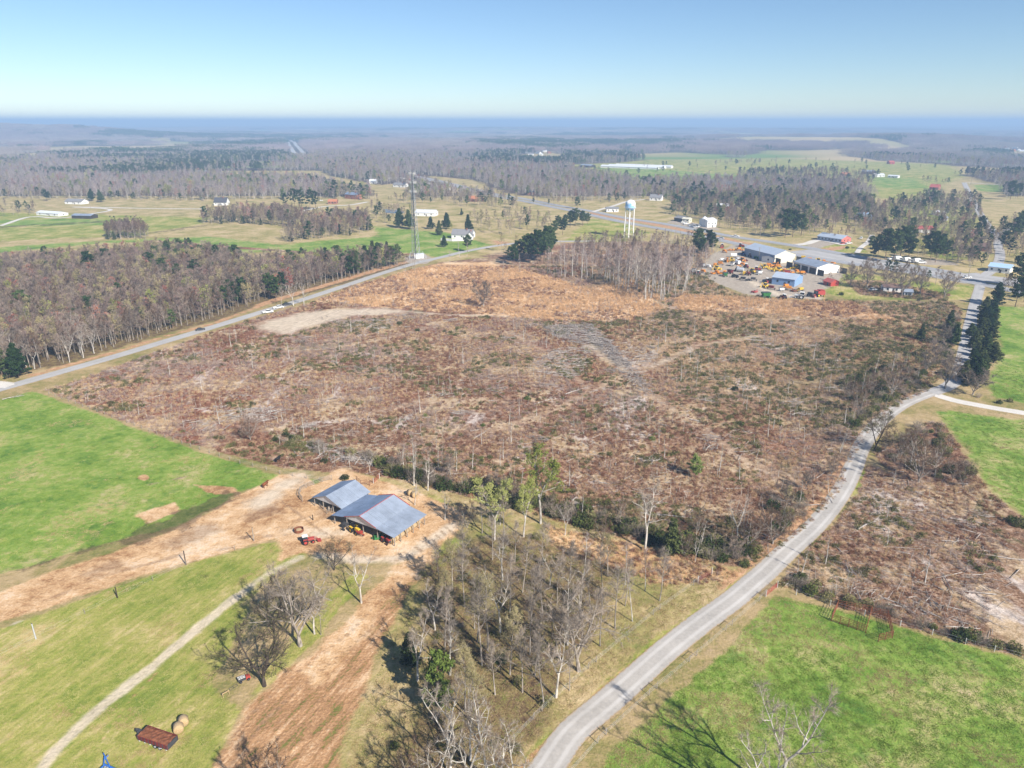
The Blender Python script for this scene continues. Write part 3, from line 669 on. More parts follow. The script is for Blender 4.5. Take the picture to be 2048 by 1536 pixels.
M_leaf_pine2 = leafy('needles_light', [(.25, (.05, .085, .015)), (.5, (.14, .19, .04)), (.75, (.26, .31, .09))], .5, .15)
M_leaf_cedar = leafy('needles_cedar', [(.25, (.022, .035, .01)), (.5, (.06, .08, .024)), (.75, (.12, .135, .045))], .6, .1)
M_leaf_bush = leafy('leaves_evergreen_bush', [(.25, (.015, .028, .007)), (.5, (.055, .08, .02)), (.75, (.15, .17, .045))], .9, .15)
M_leaf_olive = leafy('leaves_olive', [(.25, (.055, .065, .017)), (.5, (.14, .145, .04)), (.75, (.26, .24, .10))], .9, .2)

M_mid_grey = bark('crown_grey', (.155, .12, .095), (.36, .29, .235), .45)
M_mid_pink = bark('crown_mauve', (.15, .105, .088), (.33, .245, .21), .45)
PROTO = {}
def proto(kind, trunk, crown, tmats, cmats):
    PROTO.setdefault(kind, []).append((tm(kind+'_trunk', trunk, tmats), tm(kind+'_crown', crown, cmats)))
def grow(kind, n, f, tmats, cmats):
    for i in range(n): proto(kind, *f(i), tmats, cmats)
# near, fully detailed kinds (height 15 each, scaled when planted)
grow('spreading', 4, lambda i: bare(100+i, 14, cb=.16, spread=.55, limbs=20, subs=9, twigs=13, r0=.30, fork=3, el=(15, 55), tw=.021, twl=1.0, wander=.17), [M_bark_grey], [M_twig_grey])
grow('spreading_dark', 2, lambda i: bare(120+i, 14, cb=.14, spread=.58, limbs=20, subs=9, twigs=18, r0=.30, fork=3, el=(8, 50), tw=.017, twl=1.0, wander=.18, leaves=1600, lsize=.11), [M_bark_dark], [M_twig_dark, M_leaf_olive])
grow('tall', 5, lambda i: bare(140+i, 17, cb=.42, spread=.24, limbs=22, subs=6, twigs=11, r0=.17, el=(28, 62), tw=.0145, twl=.95, wander=.17, lean=.09), [M_bark_grey], [M_twig_grey])
grow('tall_buff', 3, lambda i: bare(160+i, 17, cb=.40, spread=.25, limbs=20, subs=6, twigs=10, r0=.18, el=(28, 62), tw=.014, twl=.85, leaves=2600, lsize=.10), [M_bark_grey], [M_twig_tan, M_leaf_buff])
grow('forked', 4, lambda i: bare(180+i, 16, cb=.34, spread=.32, limbs=20, subs=7, twigs=10, r0=.26, fork=2, el=(25, 60), tw=.0155, twl=.95, wander=.16), [M_bark_pale], [M_twig_grey])
grow('white', 3, lambda i: bare(200+i, 15, cb=.3, spread=.30, limbs=15, subs=6, twigs=6, r0=.24, fork=2, el=(25, 62), tw=.016, twl=.8, wander=.2), [M_bark_pale], [M_twig_grey])
grow('spring', 3, lambda i: bare(220+i, 17, cb=.34, spread=.34, limbs=18, subs=6, twigs=7, r0=.24, fork=2, el=(30, 62), tw=.013, twl=.9, leaves=5200, lsize=.15), [M_bark_pale], [M_twig_tan, M_leaf_spring])
grow('multi', 3, lambda i: bare(240+i, 12, cb=.07, spread=.40, limbs=44, subs=5, twigs=13, r0=.22, fork=4, el=(22, 60), tw=.016, twl=.9, wander=.14), [M_bark_grey], [M_twig_brown])
grow('snag', 4, lambda i: bare(260+i, 8, cb=.35, spread=.12, limbs=8, subs=2, twigs=4, r0=.13, el=(25, 60), tw=.018, twl=.6, lean=.08), [M_bark_pale], [M_twig_grey])
grow('pole', 4, lambda i: bare(280+i, 16, cb=.5, spread=.14, limbs=13, subs=3, twigs=6, r0=.145, el=(30, 65), tw=.018, twl=.8, lean=.05), [M_bark_pale], [M_twig_pink])
# evergreen kinds
grow('pine', 4, lambda i: conifer(300+i, 15, cb=.34, rad=.25, n=36, per=40, leaf=.38), [M_bark_pine], [M_leaf_pine])
grow('pine_light', 2, lambda i: conifer(320+i, 14, cb=.22, rad=.26, n=36, per=36, leaf=.34), [M_bark_pine], [M_leaf_pine2])
grow('cedar', 3, lambda i: conifer(340+i, 9, cb=.08, rad=.27, kind='cedar', n=54, per=26, leaf=.33), [M_bark_pine], [M_leaf_cedar])
grow('bigpine', 2, lambda i: conifer(360+i, 17, cb=.12, rad=.34, kind='broad', n=70, per=40, leaf=.42), [M_bark_pine], [M_leaf_pine])
# middle distance kinds: fewer, thicker twigs
def mid(i, tw=.027, **k): return bare(400+i, 15, cb=.34, spread=.28, limbs=13, subs=4, twigs=12, r0=.15, el=(25, 62), tw=tw, twl=1.3, **k)
grow('mid_grey', 3, lambda i: mid(i), [M_bark_grey], [M_mid_grey])
grow('mid_mauve', 3, lambda i: mid(10+i), [M_bark_grey], [M_mid_pink])
grow('mid_spread', 3, lambda i: bare(470+i, 12, cb=.14, spread=.46, limbs=34, subs=5, twigs=10, r0=.27, fork=3, el=(15, 58), tw=.034, twl=1.2, wander=.17), [M_bark_grey], [M_mid_grey])
grow('mid_brown', 3, lambda i: mid(20+i), [M_bark_grey], [M_twig_brown])
grow('mid_buff', 2, lambda i: mid(30+i, leaves=260, lsize=.28), [M_bark_grey], [M_twig_tan, M_leaf_buff])
grow('mid_red', 1, lambda i: mid(40+i, leaves=420, lsize=.26), [M_bark_grey], [M_twig_pink, M_leaf_red])
grow('mid_spring', 2, lambda i: mid(50+i, leaves=520, lsize=.34), [M_bark_grey], [M_twig_tan, M_leaf_spring])
grow('mid_pine', 3, lambda i: conifer(430+i, 14, cb=.3, rad=.24, n=20, per=14, leaf=.5), [M_bark_pine], [M_leaf_pine])
grow('mid_pine_light', 2, lambda i: conifer(440+i, 12, cb=.15, rad=.26, n=20, per=12, leaf=.5), [M_bark_pine], [M_leaf_pine2])
grow('mid_cedar', 2, lambda i: conifer(450+i, 9, cb=.06, rad=.27, kind='cedar', n=22, per=10, leaf=.42), [M_bark_pine], [M_leaf_cedar])
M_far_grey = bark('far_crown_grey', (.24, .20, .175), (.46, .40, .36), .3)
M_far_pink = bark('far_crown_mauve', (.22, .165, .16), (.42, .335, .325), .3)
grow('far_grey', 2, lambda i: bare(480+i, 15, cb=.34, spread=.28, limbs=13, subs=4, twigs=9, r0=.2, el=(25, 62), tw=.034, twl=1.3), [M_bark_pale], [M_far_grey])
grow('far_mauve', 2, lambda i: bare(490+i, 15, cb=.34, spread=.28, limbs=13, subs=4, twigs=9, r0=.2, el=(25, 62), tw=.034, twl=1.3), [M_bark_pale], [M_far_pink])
KIND_H = dict(far_grey=15, far_mauve=15, spreading=14, spreading_dark=14, tall=17, tall_buff=17, forked=16, white=15, spring=17, multi=12, snag=8, pole=16, pine=15, pine_light=14, cedar=9, bigpine=17,
              mid_spread=11, mid_grey=15, mid_mauve=15, mid_brown=15, mid_buff=15, mid_red=15, mid_spring=15, mid_pine=14, mid_pine_light=12, mid_cedar=9)

def fig_height(me_pair): return max(v.co.z for v in me_pair[1].vertices)
PH = {k: [fig_height(m) for m in v] for k, v in PROTO.items()}
NAMES = {'pine': 'pine_tree', 'pine_light': 'pine_tree', 'bigpine': 'pine_tree', 'cedar': 'cedar_tree', 'mid_pine': 'pine_tree', 'mid_pine_light': 'pine_tree', 'mid_cedar': 'cedar_tree', 'snag': 'dead_sapling', 'spring': 'leafing_tree', 'mid_spring': 'leafing_tree'}
CATS = {'dead_sapling': 'sapling', 'leafing_tree': 'tree'}
TREES = []
def plant(kind, x, y, H, label, group=None, var=None, rz=None, wide=1.0):
    nm0 = NAMES.get(kind, 'bare_tree')
    if math.hypot(x, y) > 270: kind = {'spreading': 'mid_spread', 'multi': 'mid_spread', 'spreading_dark': 'mid_spread'}.get(kind, kind)
    i = int(rng.integers(len(PROTO[kind]))) if var is None else var % len(PROTO[kind])
    s = H/PH[kind][i]; nm = NAMES.get(kind, 'bare_tree')
    o = empty(nm, (x, y, gz1(x, y)-.05), float(rng.random()*6.28) if rz is None else rz, label, CATS.get(nm, 'tree'), group)
    o.scale = (s*wide, s*wide, s)
    obj('trunk', PROTO[kind][i][0], o); obj('crown', PROTO[kind][i][1], o)
    o['tree_form'] = kind; return o
def plant_px(kind, bx, by, ty, label, group=None, var=None, rz=None, wide=1.0):
    x, y = P(bx, by); return plant(kind, x, y, max(1.5, height(bx, by, ty)), label, group, var, rz, wide)

# ---------------------------------------------------------------- scattering of what nobody could count
def scatter(name, meshes, pts, rz, sc, idx, label, tilt=None):
    """one object: copies of the given meshes on points"""
    src = bpy.data.collections.new(name+'_sources')
    for i, m in enumerate(meshes):
        src.objects.link(bpy.data.objects.new('%s_source_%03d' % (name, i), m))
    n = len(pts); me = bpy.data.meshes.new(name); me.vertices.add(n); me.vertices.foreach_set('co', np.asarray(pts, np.float32).ravel())
    rot = np.zeros((n, 3), np.float32); rot[:, 2] = rz
    if tilt is not None: rot[:, :2] = tilt
    me.attributes.new('rot', 'FLOAT_VECTOR', 'POINT').data.foreach_set('vector', rot.ravel())
    sc = np.asarray(sc, np.float32); sc3 = np.repeat(sc[:, None], 3, 1) if sc.ndim == 1 else sc
    me.attributes.new('sc', 'FLOAT_VECTOR', 'POINT').data.foreach_set('vector', sc3.ravel())
    me.attributes.new('idx', 'INT', 'POINT').data.foreach_set('value', np.asarray(idx, np.int32))
    o = obj(name, me)
    ng = bpy.data.node_groups.new(name+'_spread', 'GeometryNodeTree')
    ng.interface.new_socket('Geometry', in_out='INPUT', socket_type='NodeSocketGeometry'); ng.interface.new_socket('Geometry', in_out='OUTPUT', socket_type='NodeSocketGeometry')
    N, L = ng.nodes, ng.links
    gi = N.new('NodeGroupInput'); go = N.new('NodeGroupOutput'); io = N.new('GeometryNodeInstanceOnPoints'); ci = N.new('GeometryNodeCollectionInfo')
    ci.inputs['Collection'].default_value = src; ci.inputs['Separate Children'].default_value = True; ci.inputs['Reset Children'].default_value = True
    def na(nm, ty):
        k = N.new('GeometryNodeInputNamedAttribute'); k.data_type = ty; k.inputs[0].default_value = nm; return k.outputs[0]
    er = N.new('FunctionNodeEulerToRotation'); L.new(na('rot', 'FLOAT_VECTOR'), er.inputs[0])
    L.new(gi.outputs[0], io.inputs['Points']); L.new(ci.outputs[0], io.inputs['Instance']); io.inputs['Pick Instance'].default_value = True
    L.new(na('idx', 'INT'), io.inputs['Instance Index']); L.new(er.outputs[0], io.inputs['Rotation']); L.new(na('sc', 'FLOAT_VECTOR'), io.inputs['Scale'])
    L.new(io.outputs[0], go.inputs[0])
    md = o.modifiers.new('spread', 'NODES'); md.node_group = ng
    return tag(o, label, kind='stuff')
def merged(kind, i):
    """trunk and crown of a kind as one mesh, for scattering"""
    out = []
    a, b = PROTO[kind][i]
    nm = '%s_whole_%d' % (kind, i)
    if nm in bpy.data.meshes: return bpy.data.meshes[nm]
    import bmesh
    bm = bmesh.new(); bm.from_mesh(a); na_ = len(bm.faces); bm.from_mesh(b)
    bm.faces.ensure_lookup_table(); k = len(a.materials)
    for f in bm.faces[na_:]: f.material_index += k
    me = bpy.data.meshes.new(nm); bm.to_mesh(me); bm.free()
    for m in list(a.materials)+list(b.materials): me.materials.append(m)
    return me
def forest(name, kinds, weights, x, y, hmin, hmax, label, big=None):
    ms, own = [], []
    for k in kinds:
        own.append((len(ms), len(PROTO[k]), k))
        ms += [merged(k, i) for i in range(len(PROTO[k]))]
    n = len(x); w = np.array(weights, float)
    if w.ndim == 1: pick = rng.choice(len(kinds), n, p=w/w.sum())
    else:
        cw = np.cumsum(w/w.sum(0), 0); pick = (rng.random(n)[None] > cw).sum(0).clip(0, len(kinds)-1)
    idx = np.zeros(n, int); sc = np.zeros(n)
    hh = hmin+(hmax-hmin)*rng.random(n)
    for j, (o0, c, k) in enumerate(own):
        m = pick == j; v = rng.integers(0, c, m.sum()); idx[m] = o0+v
        f = .62 if 'cedar' in k else (.85 if 'light' in k else 1.0)
        sc[m] = hh[m]*f/np.array(PH[k])[v]
    return scatter(name, ms, np.stack([x, y, gz(x, y)-.1], 1), rng.random(n)*6.283, sc, idx, label)
def fill(poly, spacing, jitter=.45):
    p = np.asarray(poly); x0, y0 = p.min(0); x1, y1 = p.max(0)
    nx = max(2, int((x1-x0)/spacing)); ny = max(2, int((y1-y0)/spacing))
    X, Y = np.meshgrid(np.linspace(x0, x1, nx), np.linspace(y0, y1, ny)); X = X.ravel(); Y = Y.ravel()
    X = X+rng.normal(size=X.shape)*spacing*jitter; Y = Y+rng.normal(size=Y.shape)*spacing*jitter
    k = poly_sdf(X, Y, p) > 0; return X[k], Y[k]
# ================================================================ vegetation
# ---- grove between the plowed strip and the gravel road: hand placed trunks
g_lab = ['slim grey bare tree in the grove beside the gravel road', 'bare trees of the grove beside the gravel road']
hand = [  # kind, base px, top py
 ('tall',1230,1257,1122),('pole',1265,1243,1140),('tall',1319,1202,1092),('forked',1135,1290,1145),('spreading',1157,1342,1172),('tall',1088,1413,1265),('forked',1112,1395,1255),('tall',1139,1381,1290),
 ('tall_buff',976,1302,1135),('tall',964,1331,1160),('tall',949,1258,1140),('forked',835,1362,1240),('tall_buff',931,1424,1290),('tall',1086,1131,1030),('pole',1169,1150,1060),('tall',964,1067,960),('tall',1008,1075,970),
 ('tall_buff',905,1180,1075),('tall',930,1215,1090),('forked',1005,1160,1055),('tall',1045,1185,1075),('tall',1020,1225,1100),('tall_buff',900,1250,1130),('tall',1060,1255,1120),('forked',1000,1265,1140),('tall',1085,1230,1105),('tall',1115,1205,1100),
 ('tall',1180,1215,1110),('forked',1160,1255,1135),('tall',1060,1310,1175),('tall_buff',1020,1350,1210),('tall',890,1300,1170),('forked',900,1350,1230),('tall',1045,1385,1250),('tall',990,1390,1260),('tall_buff',960,1460,1320),('forked',905,1480,1350),
 ('tall',880,1165,1070),('tall',1140,1165,1075),('tall',1205,1180,1085),('pole',1250,1170,1080),('tall',925,1140,1040),('tall',985,1120,1030),('tall_buff',955,1285,1150),('forked',1100,1170,1090),('tall',1030,1125,1035),('forked',870,1260,1160),('tall',1070,1350,1220),('tall',1120,1325,1200)]
hand += [('tall',1250,1212,1112),('pole',1290,1182,1092),('tall',1200,1292,1172),('tall_buff',1215,1152,1062)]
for k, bx, by, ty in hand: plant_px(k, bx, by, ty, *g_lab)
for k, bx, by, ty in [('white',900,1565,1405),('white',935,1590,1420),('white',975,1560,1400),('forked',1000,1600,1440),('white',870,1610,1450),('white',1030,1640,1470),('multi',840,1600,1480),('forked',940,1520,1395)]:
    plant_px(k, bx, by, ty, 'whitish bare tree at the near end of the grove', 'whitish bare trees at the near end of the grove')
plant_px('pine_light', 878, 1432, 1305, 'dense yellow green evergreen standing in the grove among bare trees', rz=1.0, wide=.8)
plant_px('cedar', 822, 1330, 1262, 'dark cedar casting a black shadow at the grove edge by the plowed strip')
plant_px('spring', 989, 1080, 958, 'pale green leafing tree at the top of the grove near the barn track', var=1)
plant_px('spring', 1081, 1047, 878, 'tall yellow green poplar with forked pale trunk above the creek bushes', var=0)
plant_px('spring', 1047, 1074, 962, 'shorter yellow green tree left of the tall poplar', var=2)
plant_px('white', 828, 971, 872, 'white barked forked sycamore behind the hay barn', var=0)
plant_px('white', 856, 981, 908, 'smaller twisted white tree right of the forked sycamore', var=1)
plant_px('forked', 1290, 1100, 952, 'pale bare sycamore standing in the middle of the creek bushes', var=1)
plant_px('white', 1474, 1086, 988, 'white limbed leaning tree in the bushes left of the gravel road', var=2)
plant_px('multi', 1494, 1100, 1010, 'many stemmed grey tree by the dark bushes at the gravel road', var=1)
plant_px('multi', 1545, 1088, 990, 'many stemmed bare tree on the orange bank of the gravel road', var=0)
plant_px('multi', 1367, 1113, 1060, 'low bare fan shaped tree at the grassy edge of the creek bushes', var=2)
plant_px('white', 723, 1206, 1098, 'pale bare tree standing alone on the dirt below the hay barn', var=1)
plant_px('spreading', 601, 1292, 1130, 'biggest pale spreading tree beside the plowed strip', var=0, wide=1.2)
plant_px('forked', 629, 1268, 1165, 'grey forked tree just right of the biggest spreading tree', var=2)
plant_px('tall', 642, 1270, 1190, 'thin dark trunk tree right of the spreading trees by the strip', var=3)
plant_px('spreading_dark', 529, 1372, 1238, 'dark spreading tree leaning over the small red cart', var=0, wide=1.3)
plant_px('spreading_dark', 548, 1262, 1150, 'olive tinted tree at the head of the pale field track', var=1, wide=1.0)
plant_px('spreading_dark', 668, 1140, 1080, 'dense dark olive bare tree in front of the hay barn', var=1, wide=1.2)
plant_px('white', 712, 1150, 1092, 'pale ghostly twiggy tree right of the dark olive tree', var=0)
plant_px('multi', 560, 1640, 1480, 'bare tree at the bottom edge throwing a fan shadow on the strip', var=1)
plant_px('forked', 1552, 1590, 1335, 'tall pale bare tree standing in the lower right pasture', var=0, rz=.6, wide=.85)
plant_px('white', 1520, 1650, 1435, 'crooked limbed pale tree at the bottom edge by the right pasture', var=1, rz=2.0, wide=.9)
plant_px('spreading', 1590, 1720, 1540, 'broad bare tree below the frame shading the road edge', var=2)
plant_px('spreading_dark', 1749, 902, 808, 'black silhouetted bare tree overhanging the gravel road bend', var=0)
plant_px('multi', 1837, 964, 848, 'broad grey tree on the bushy strip right of the gravel road', var=0, wide=1.2)
plant_px('white', 1869, 954, 890, 'leaning pale tree beside the broad grey tree', var=0)
plant_px('snag', 1820, 936, 855, 'straight dead pole of a tree left of the broad grey tree')
plant_px('multi', 1716, 826, 760, 'dark twiggy tree in the brush left of the road bend', var=2)
plant_px('multi', 1783, 790, 712, 'round pale bare tree in the brush before the fork', var=1, wide=1.3)
plant_px('multi', 1890, 778, 700, 'small bare tree left of the shaded lane', var=0)
plant_px('multi', 1945, 790, 728, 'rounded bare tree at the near end of the cedar row', var=2, wide=1.3)
plant_px('snag', 1650, 1130, 1068, 'slender sapling right beside the gravel road'); plant_px('snag', 1604, 1145, 1085, 'thin bare sapling at the corner of the right pasture')
plant_px('spreading', 967, 615, 555, 'lone dark bare tree in the orange grass of the clearing', var=1)
plant_px('multi', 501, 880, 822, 'pale bare tree on the pasture boundary of the clearing', var=0)
plant_px('white', 587, 612, 560, 'white limbed tree behind the parked cars on the paved road', var=2)
plant_px('white', 608, 611, 562, 'pale tree right of the parked cars by the paved road', var=1)
plant_px('tall', 563, 614, 565, 'thin tree standing behind the two parked white cars', var=1)
for i, (bx, by, ty) in enumerate([(1733,577,510),(1803,592,520),(1840,587,528),(1888,597,535),(1700,570,520),(1775,580,525)]):
    plant_px('spreading', bx, by, ty, 'spreading bare tree in the hedge line below the highway', 'spreading bare trees in the hedge line below the highway', var=i)
for bx, by, ty in [(920,516,478),(934,514,482),(900,530,500),(1006,556,520),(1040,545,505),(1163,560,470),(1130,555,480),(1095,548,490),(810,546,510),(825,540,500)]:
    plant_px('pole', bx, by, ty, 'single pale trunk left standing at the far edge of the clearing', 'pale trunks left standing at the far edge of the clearing')
for bx, by, ty in [(830,1010,960),(890,1040,985),(935,1055,1000),(1000,1050,1000),(1130,1070,1010),(1205,1085,1030),(1390,1125,1070),(700,935,900),(640,910,870),(560,890,860),(740,945,905)]:
    plant_px('multi' if bx % 2 else 'white', bx, by, ty, 'small bare tree rising out of the creek bushes', 'small bare trees rising out of the creek bushes')
for bx, by, ty in [(1770,900,840),(1800,915,850),(1905,960,905),(1925,975,920),(1700,800,745),(1740,790,735),(1850,745,690),(1870,720,670),(1885,690,640)]:
    plant_px('multi', bx, by, ty, 'low grey bare tree in the roadside brush near the fork', 'low grey bare trees in the roadside brush near the fork')

# ---- pines and cedars one can tell apart
row = PL([(1946,772), (1957,735), (1966,695), (1974,655), (1981,625)])
for i in range(30):
    f = (i+.5*rng.random())/30*4; j = int(min(f, 3.999)); q = row[j]+(row[j+1]-row[j])*(f-j)+rng.normal(size=2)*np.array([2.2, 1.5])
    plant('cedar' if i % 3 else 'bigpine', q[0], q[1], 5+3.6*rng.random(), 'dark evergreen in the row between the lane and the right field', 'dark evergreens in the row between the lane and the right field', wide=1.45)
for k, x, y, t, lab in [('bigpine',38,754,682,'big dark pine beside the paved road at the left edge'),('bigpine',5,750,672,'dark pine cut by the left edge beside the paved road'),('pine',-20,740,665,'pine just beyond the left edge by the road'),
  ('bigpine',1990,612,562,'big dark pine at the corner of the right field by the junction'),('pine',2030,614,550,'second pine right of the junction above the right field'),('pine',2042,575,500,'tall pine at the right edge above the blue roofed house'),
  ('pine',1395,512,455,'round topped pine standing above the bare woodlot'),('pine',1424,505,470,'pine at the corner of the equipment yard'),('pine',1415,508,458,'taller thin pine at the yard corner'),('pine',1402,515,475,'shaded pine left of the yard corner pines'),
  ('bigpine',1905,690,645,'dark cedar left of the shaded lane'),('cedar',1840,680,645,'low dark evergreen in the olive brush near the lane'),('cedar',1898,660,618,'small dark evergreen by the lane above the brush'),
  ('pine_light',1390,955,908,'young yellow green pine standing alone in the cleared field'),('cedar',1344,1110,1035,'narrow dark cedar in the shaded creek bushes'),
  ('bigpine',1865,402,374,'huge round dark evergreen by the far straight road'),('bigpine',888,494,470,'round dark evergreen below the white barn'),('cedar',878,470,440,'pointed dark cedar on the tan lawn by the white barn'),('bigpine',893,458,424,'cedar right of the pointed one on the tan lawn'),('cedar',937,462,428,'tall dark evergreen behind the white house'),
  ('mid_spring',902,462,444,'bright green round tree behind the white house'),('pine',935,504,468,'pine in front of the white house'),('cedar',924,430,416,'small dark cedar high on the tan lawn'),('bigpine',800,455,415,'dark evergreen left of the lattice tower'),('bigpine',820,458,418,'broad dark evergreen behind the lattice tower'),('bigpine',862,458,432,'dark evergreen right of the lattice tower'),
  ('pine',1570,476,415,'tall dark pine in front of the highway wood'),('pine',1585,474,418,'second tall dark pine in front of the highway wood'),('pine',1602,472,425,'third dark pine in front of the highway wood'),('pine',94,402,378,'dark evergreen by the far left farmhouse'),('bigpine',183,402,376,'wide dark evergreen behind the left farm'),('bigpine',203,404,378,'dark evergreen just right of the wide one at the left farm')]:
    plant_px(k, x, y, t, lab)
for x, y, t in [(745,520,480),(730,530,490),(715,545,500),(700,556,510),(775,512,482),(760,522,485),(690,548,505),(540,596,545),(552,600,552),(490,605,560),(470,590,545),(560,540,505),(585,565,530),(610,552,520)]:
    plant_px('cedar' if x % 2 else 'pine', x, y, t, 'dark evergreen at the road edge of the left wood', 'dark evergreens at the road edge of the left wood')
for x, y, t in [(180,560,500),(215,545,495),(300,550,503),(310,548,505),(180,640,590),(192,622,585),(230,590,560),(275,600,565),(245,575,560),(105,650,620),(330,560,540),(345,575,545),(365,570,535),(450,620,570),(460,610,558),(330,620,590),(420,560,535),(480,556,530),(480,585,560)]:
    plant_px('pine', x, y, t, 'dark pine standing up out of the bare left wood', 'dark pines standing up out of the bare left wood')
for x, y, t in [(1050,520,470),(1060,526,465),(1075,528,458),(1088,524,462),(1095,518,450),(1103,512,455),(1035,522,480),(1028,530,490),(1140,455,420),(1150,452,415),(1165,452,420),(1175,450,425),(1130,458,428),(1115,460,430),(1110,470,440),(1125,470,436)]:
    plant_px('pine', x, y, t, 'dark pine in the clump left of the water tower', 'dark pines in the clump left of the water tower')
for x, y, t in [(1770,520,455),(1785,525,460),(1800,518,450),(1755,515,470),(1810,505,448),(1860,520,460),(1870,525,468),(1745,520,480),(1815,522,470),(1880,510,465),(1740,500,470),(2030,480,430),(2040,470,420),(2020,400,360),(2035,395,365),(2010,388,362),(1960,470,430),(2005,500,460)]:
    plant_px('pine', x, y, t, 'dark pine among the scattered houses beyond the highway', 'dark pines among the scattered houses beyond the highway')
for x, y, t in [(590,414,375),(605,418,378),(620,420,378),(632,418,380),(570,415,385),(655,390,360),(672,396,358),(690,392,362),(705,396,360),(722,398,365),(735,396,368),(1305,385,355),(1320,388,358),(1385,395,362),(1400,398,360),(1345,392,362),(1370,402,375),(1290,380,352),(1218,405,385),(1235,405,385),(1248,403,383)]:
    plant_px('mid_pine', x, y, t, 'dark pine in the far tree groups beyond the fields', 'dark pines in the far tree groups beyond the fields')

# ---- left wood: the front rows stand as trees of their own
LEFTWOOD = PL([(-700,590),(-300,560),(0,543),(130,532),(256,520),(340,513),(430,520),(512,542),(600,540),(700,530),(800,528),(815,532),(760,540),(680,562),(600,582),(520,604),(430,636),(330,664),(230,696),(130,728),(62,745),(-60,770),(-700,900)])
x, y = fill(LEFTWOOD, 3.3); d = np.hypot(x, y); o = np.argsort(d + rng.normal(size=len(d))*6); x, y = x[o], y[o]
vis = np.abs(x) < y*.80
keep = np.ones(len(x), bool); cnt = 0
kk = ['mid_grey', 'mid_mauve', 'mid_brown', 'mid_buff', 'forked', 'tall']
for i in range(len(x)):
    if cnt >= 100: break
    if vis[i]:
        plant(kk[int(rng.choice(6, p=[.3,.16,.16,.12,.13,.13]))], x[i], y[i], 11.5+5*rng.random(), 'bare tree in the front rows of the left wood along the paved road', 'bare trees in the front rows of the left wood'); keep[i] = False; cnt += 1
x, y = x[keep], y[keep]
def stand_weights(x, y, base, seed=21, scale=60):
    n = vnoise(x, y, scale, seed, 3); m = vnoise(x, y, scale*.6, seed+7, 2)
    w = np.repeat(np.array(base, float)[:, None], len(x), 1)
    return w, n, m
K1 = ['mid_grey', 'mid_mauve', 'mid_brown', 'mid_buff', 'mid_red', 'mid_pine', 'mid_spring']
w, n, m = stand_weights(x, y, [.34, .26, .14, .16, .025, .012, .015])
w[5] += np.where((n > .56) & (x > -260), .20, 0); w[3] *= np.where(m > .5, 1.2, .5); w[4] *= np.where(m > .6, 5, .8); w[6] *= np.where(m < .42, 2, .6)
forest('left_wood', K1, w, x, y, 8, 16, 'grey and mauve bare wood filling the ground behind the paved road')

# ---- woodlot between the clearing and the water tower
LOT = PL([(1090,552),(1120,515),(1180,490),(1280,482),(1400,490),(1440,505),(1425,530),(1400,560),(1345,604),(1285,600),(1240,582),(1190,560),(1130,555)])
x, y = fill(LOT, 5.6); o = np.argsort(np.hypot(x, y)); x, y = x[o], y[o]
def lot_height(px_, py_, lo, hi):
    """the stand has one even top, so trees in the hollow at the front are the tallest"""
    return min(25, (90-math.hypot(px_, py_)*math.tan(R(20.27)-math.atan((768-(lo+(hi-lo)*rng.random()))/F_PX))))
for i in range(min(85, len(x))):
    plant(['pole', 'tall', 'forked', 'mid_mauve'][int(rng.choice(4, p=[.72,.10,.08,.10]))], x[i], y[i], lot_height(x[i], y[i], 482, 515), 'tall pale trunked bare tree in the woodlot below the water tower', 'tall pale trunked bare trees in the woodlot below the water tower')
x, y = x[85:], y[85:]
forest('tower_woodlot', ['pole', 'mid_mauve', 'mid_brown'], [.5, .3, .2], x, y, 9, 13.5, 'upper part of the bare woodlot below the water tower')

# ---- hedges, thickets and farm woods in the middle distance
def wood(name, polys, spacing, kinds, w, h0, h1, label):
    xs, ys = zip(*[fill(PL(p), spacing) for p in polys]); return forest(name, kinds, w, np.concatenate(xs), np.concatenate(ys), h0, h1, label)
wood('field_thicket', [[(208,474),(225,468),(280,464),(300,470),(296,478),(212,480)]], 3.2, ['mid_brown', 'mid_mauve', 'mid_cedar'], [.65, .3, .06], 11, 16, 'round thicket of bare bushes standing in the left green field')
wood('field_wood', [[(556,480),(600,470),(660,455),(735,445),(748,462),(700,472),(640,478),(580,487)], [(398,448),(420,440),(480,432),(560,430),(600,436),(640,446),(600,458),(548,452),(480,448)], [(640,446),(700,440),(740,440),(740,450),(660,460)]], 4.4,
     ['mid_grey', 'mid_brown', 'mid_mauve', 'mid_buff', 'mid_red', 'mid_cedar', 'mid_pine'], [.2, .3, .26, .12, .05, .1, .04], 9, 17, 'dark bare wood across the middle of the left fields')
wood('tower_field_trees', [[(740,425),(800,420),(830,430),(800,445),(760,450)], [(890,400),(960,395),(1040,410),(1050,425),(980,420),(900,410)], [(930,440),(1000,450),(1040,470),(1010,480),(960,460)], [(1000,440),(1040,430),(1100,440),(1110,465),(1050,470)], [(980,500),(1080,500),(1100,530),(1000,525)]], 9,
     ['mid_grey', 'mid_buff', 'mid_mauve', 'mid_pine', 'mid_spring'], [.3, .36, .2, .1, .02], 8, 15, 'loose bare trees around the tan lawns behind the white house')
wood('highway_wood', [[(1370,402),(1500,395),(1700,398),(1750,410),(1740,430),(1640,470),(1600,474),(1540,474),(1490,468),(1440,452),(1400,440),(1345,430),(1340,415)]], 7,
     ['mid_mauve', 'mid_brown', 'mid_buff', 'mid_grey', 'mid_pine', 'mid_pine_light'], [.3, .25, .1, .15, .1, .08], 9, 17, 'mixed wood behind the highway shops')
wood('young_pine_stand', [[(1300,385),(1400,392),(1560,385),(1720,392),(1740,402),(1600,408),(1480,404),(1400,410),(1330,398)]], 6, ['mid_pine_light', 'mid_pine', 'mid_buff', 'mid_spring'], [.55, .12, .2, .18], 7, 12, 'pale green young pine stand behind the white house on the hill')
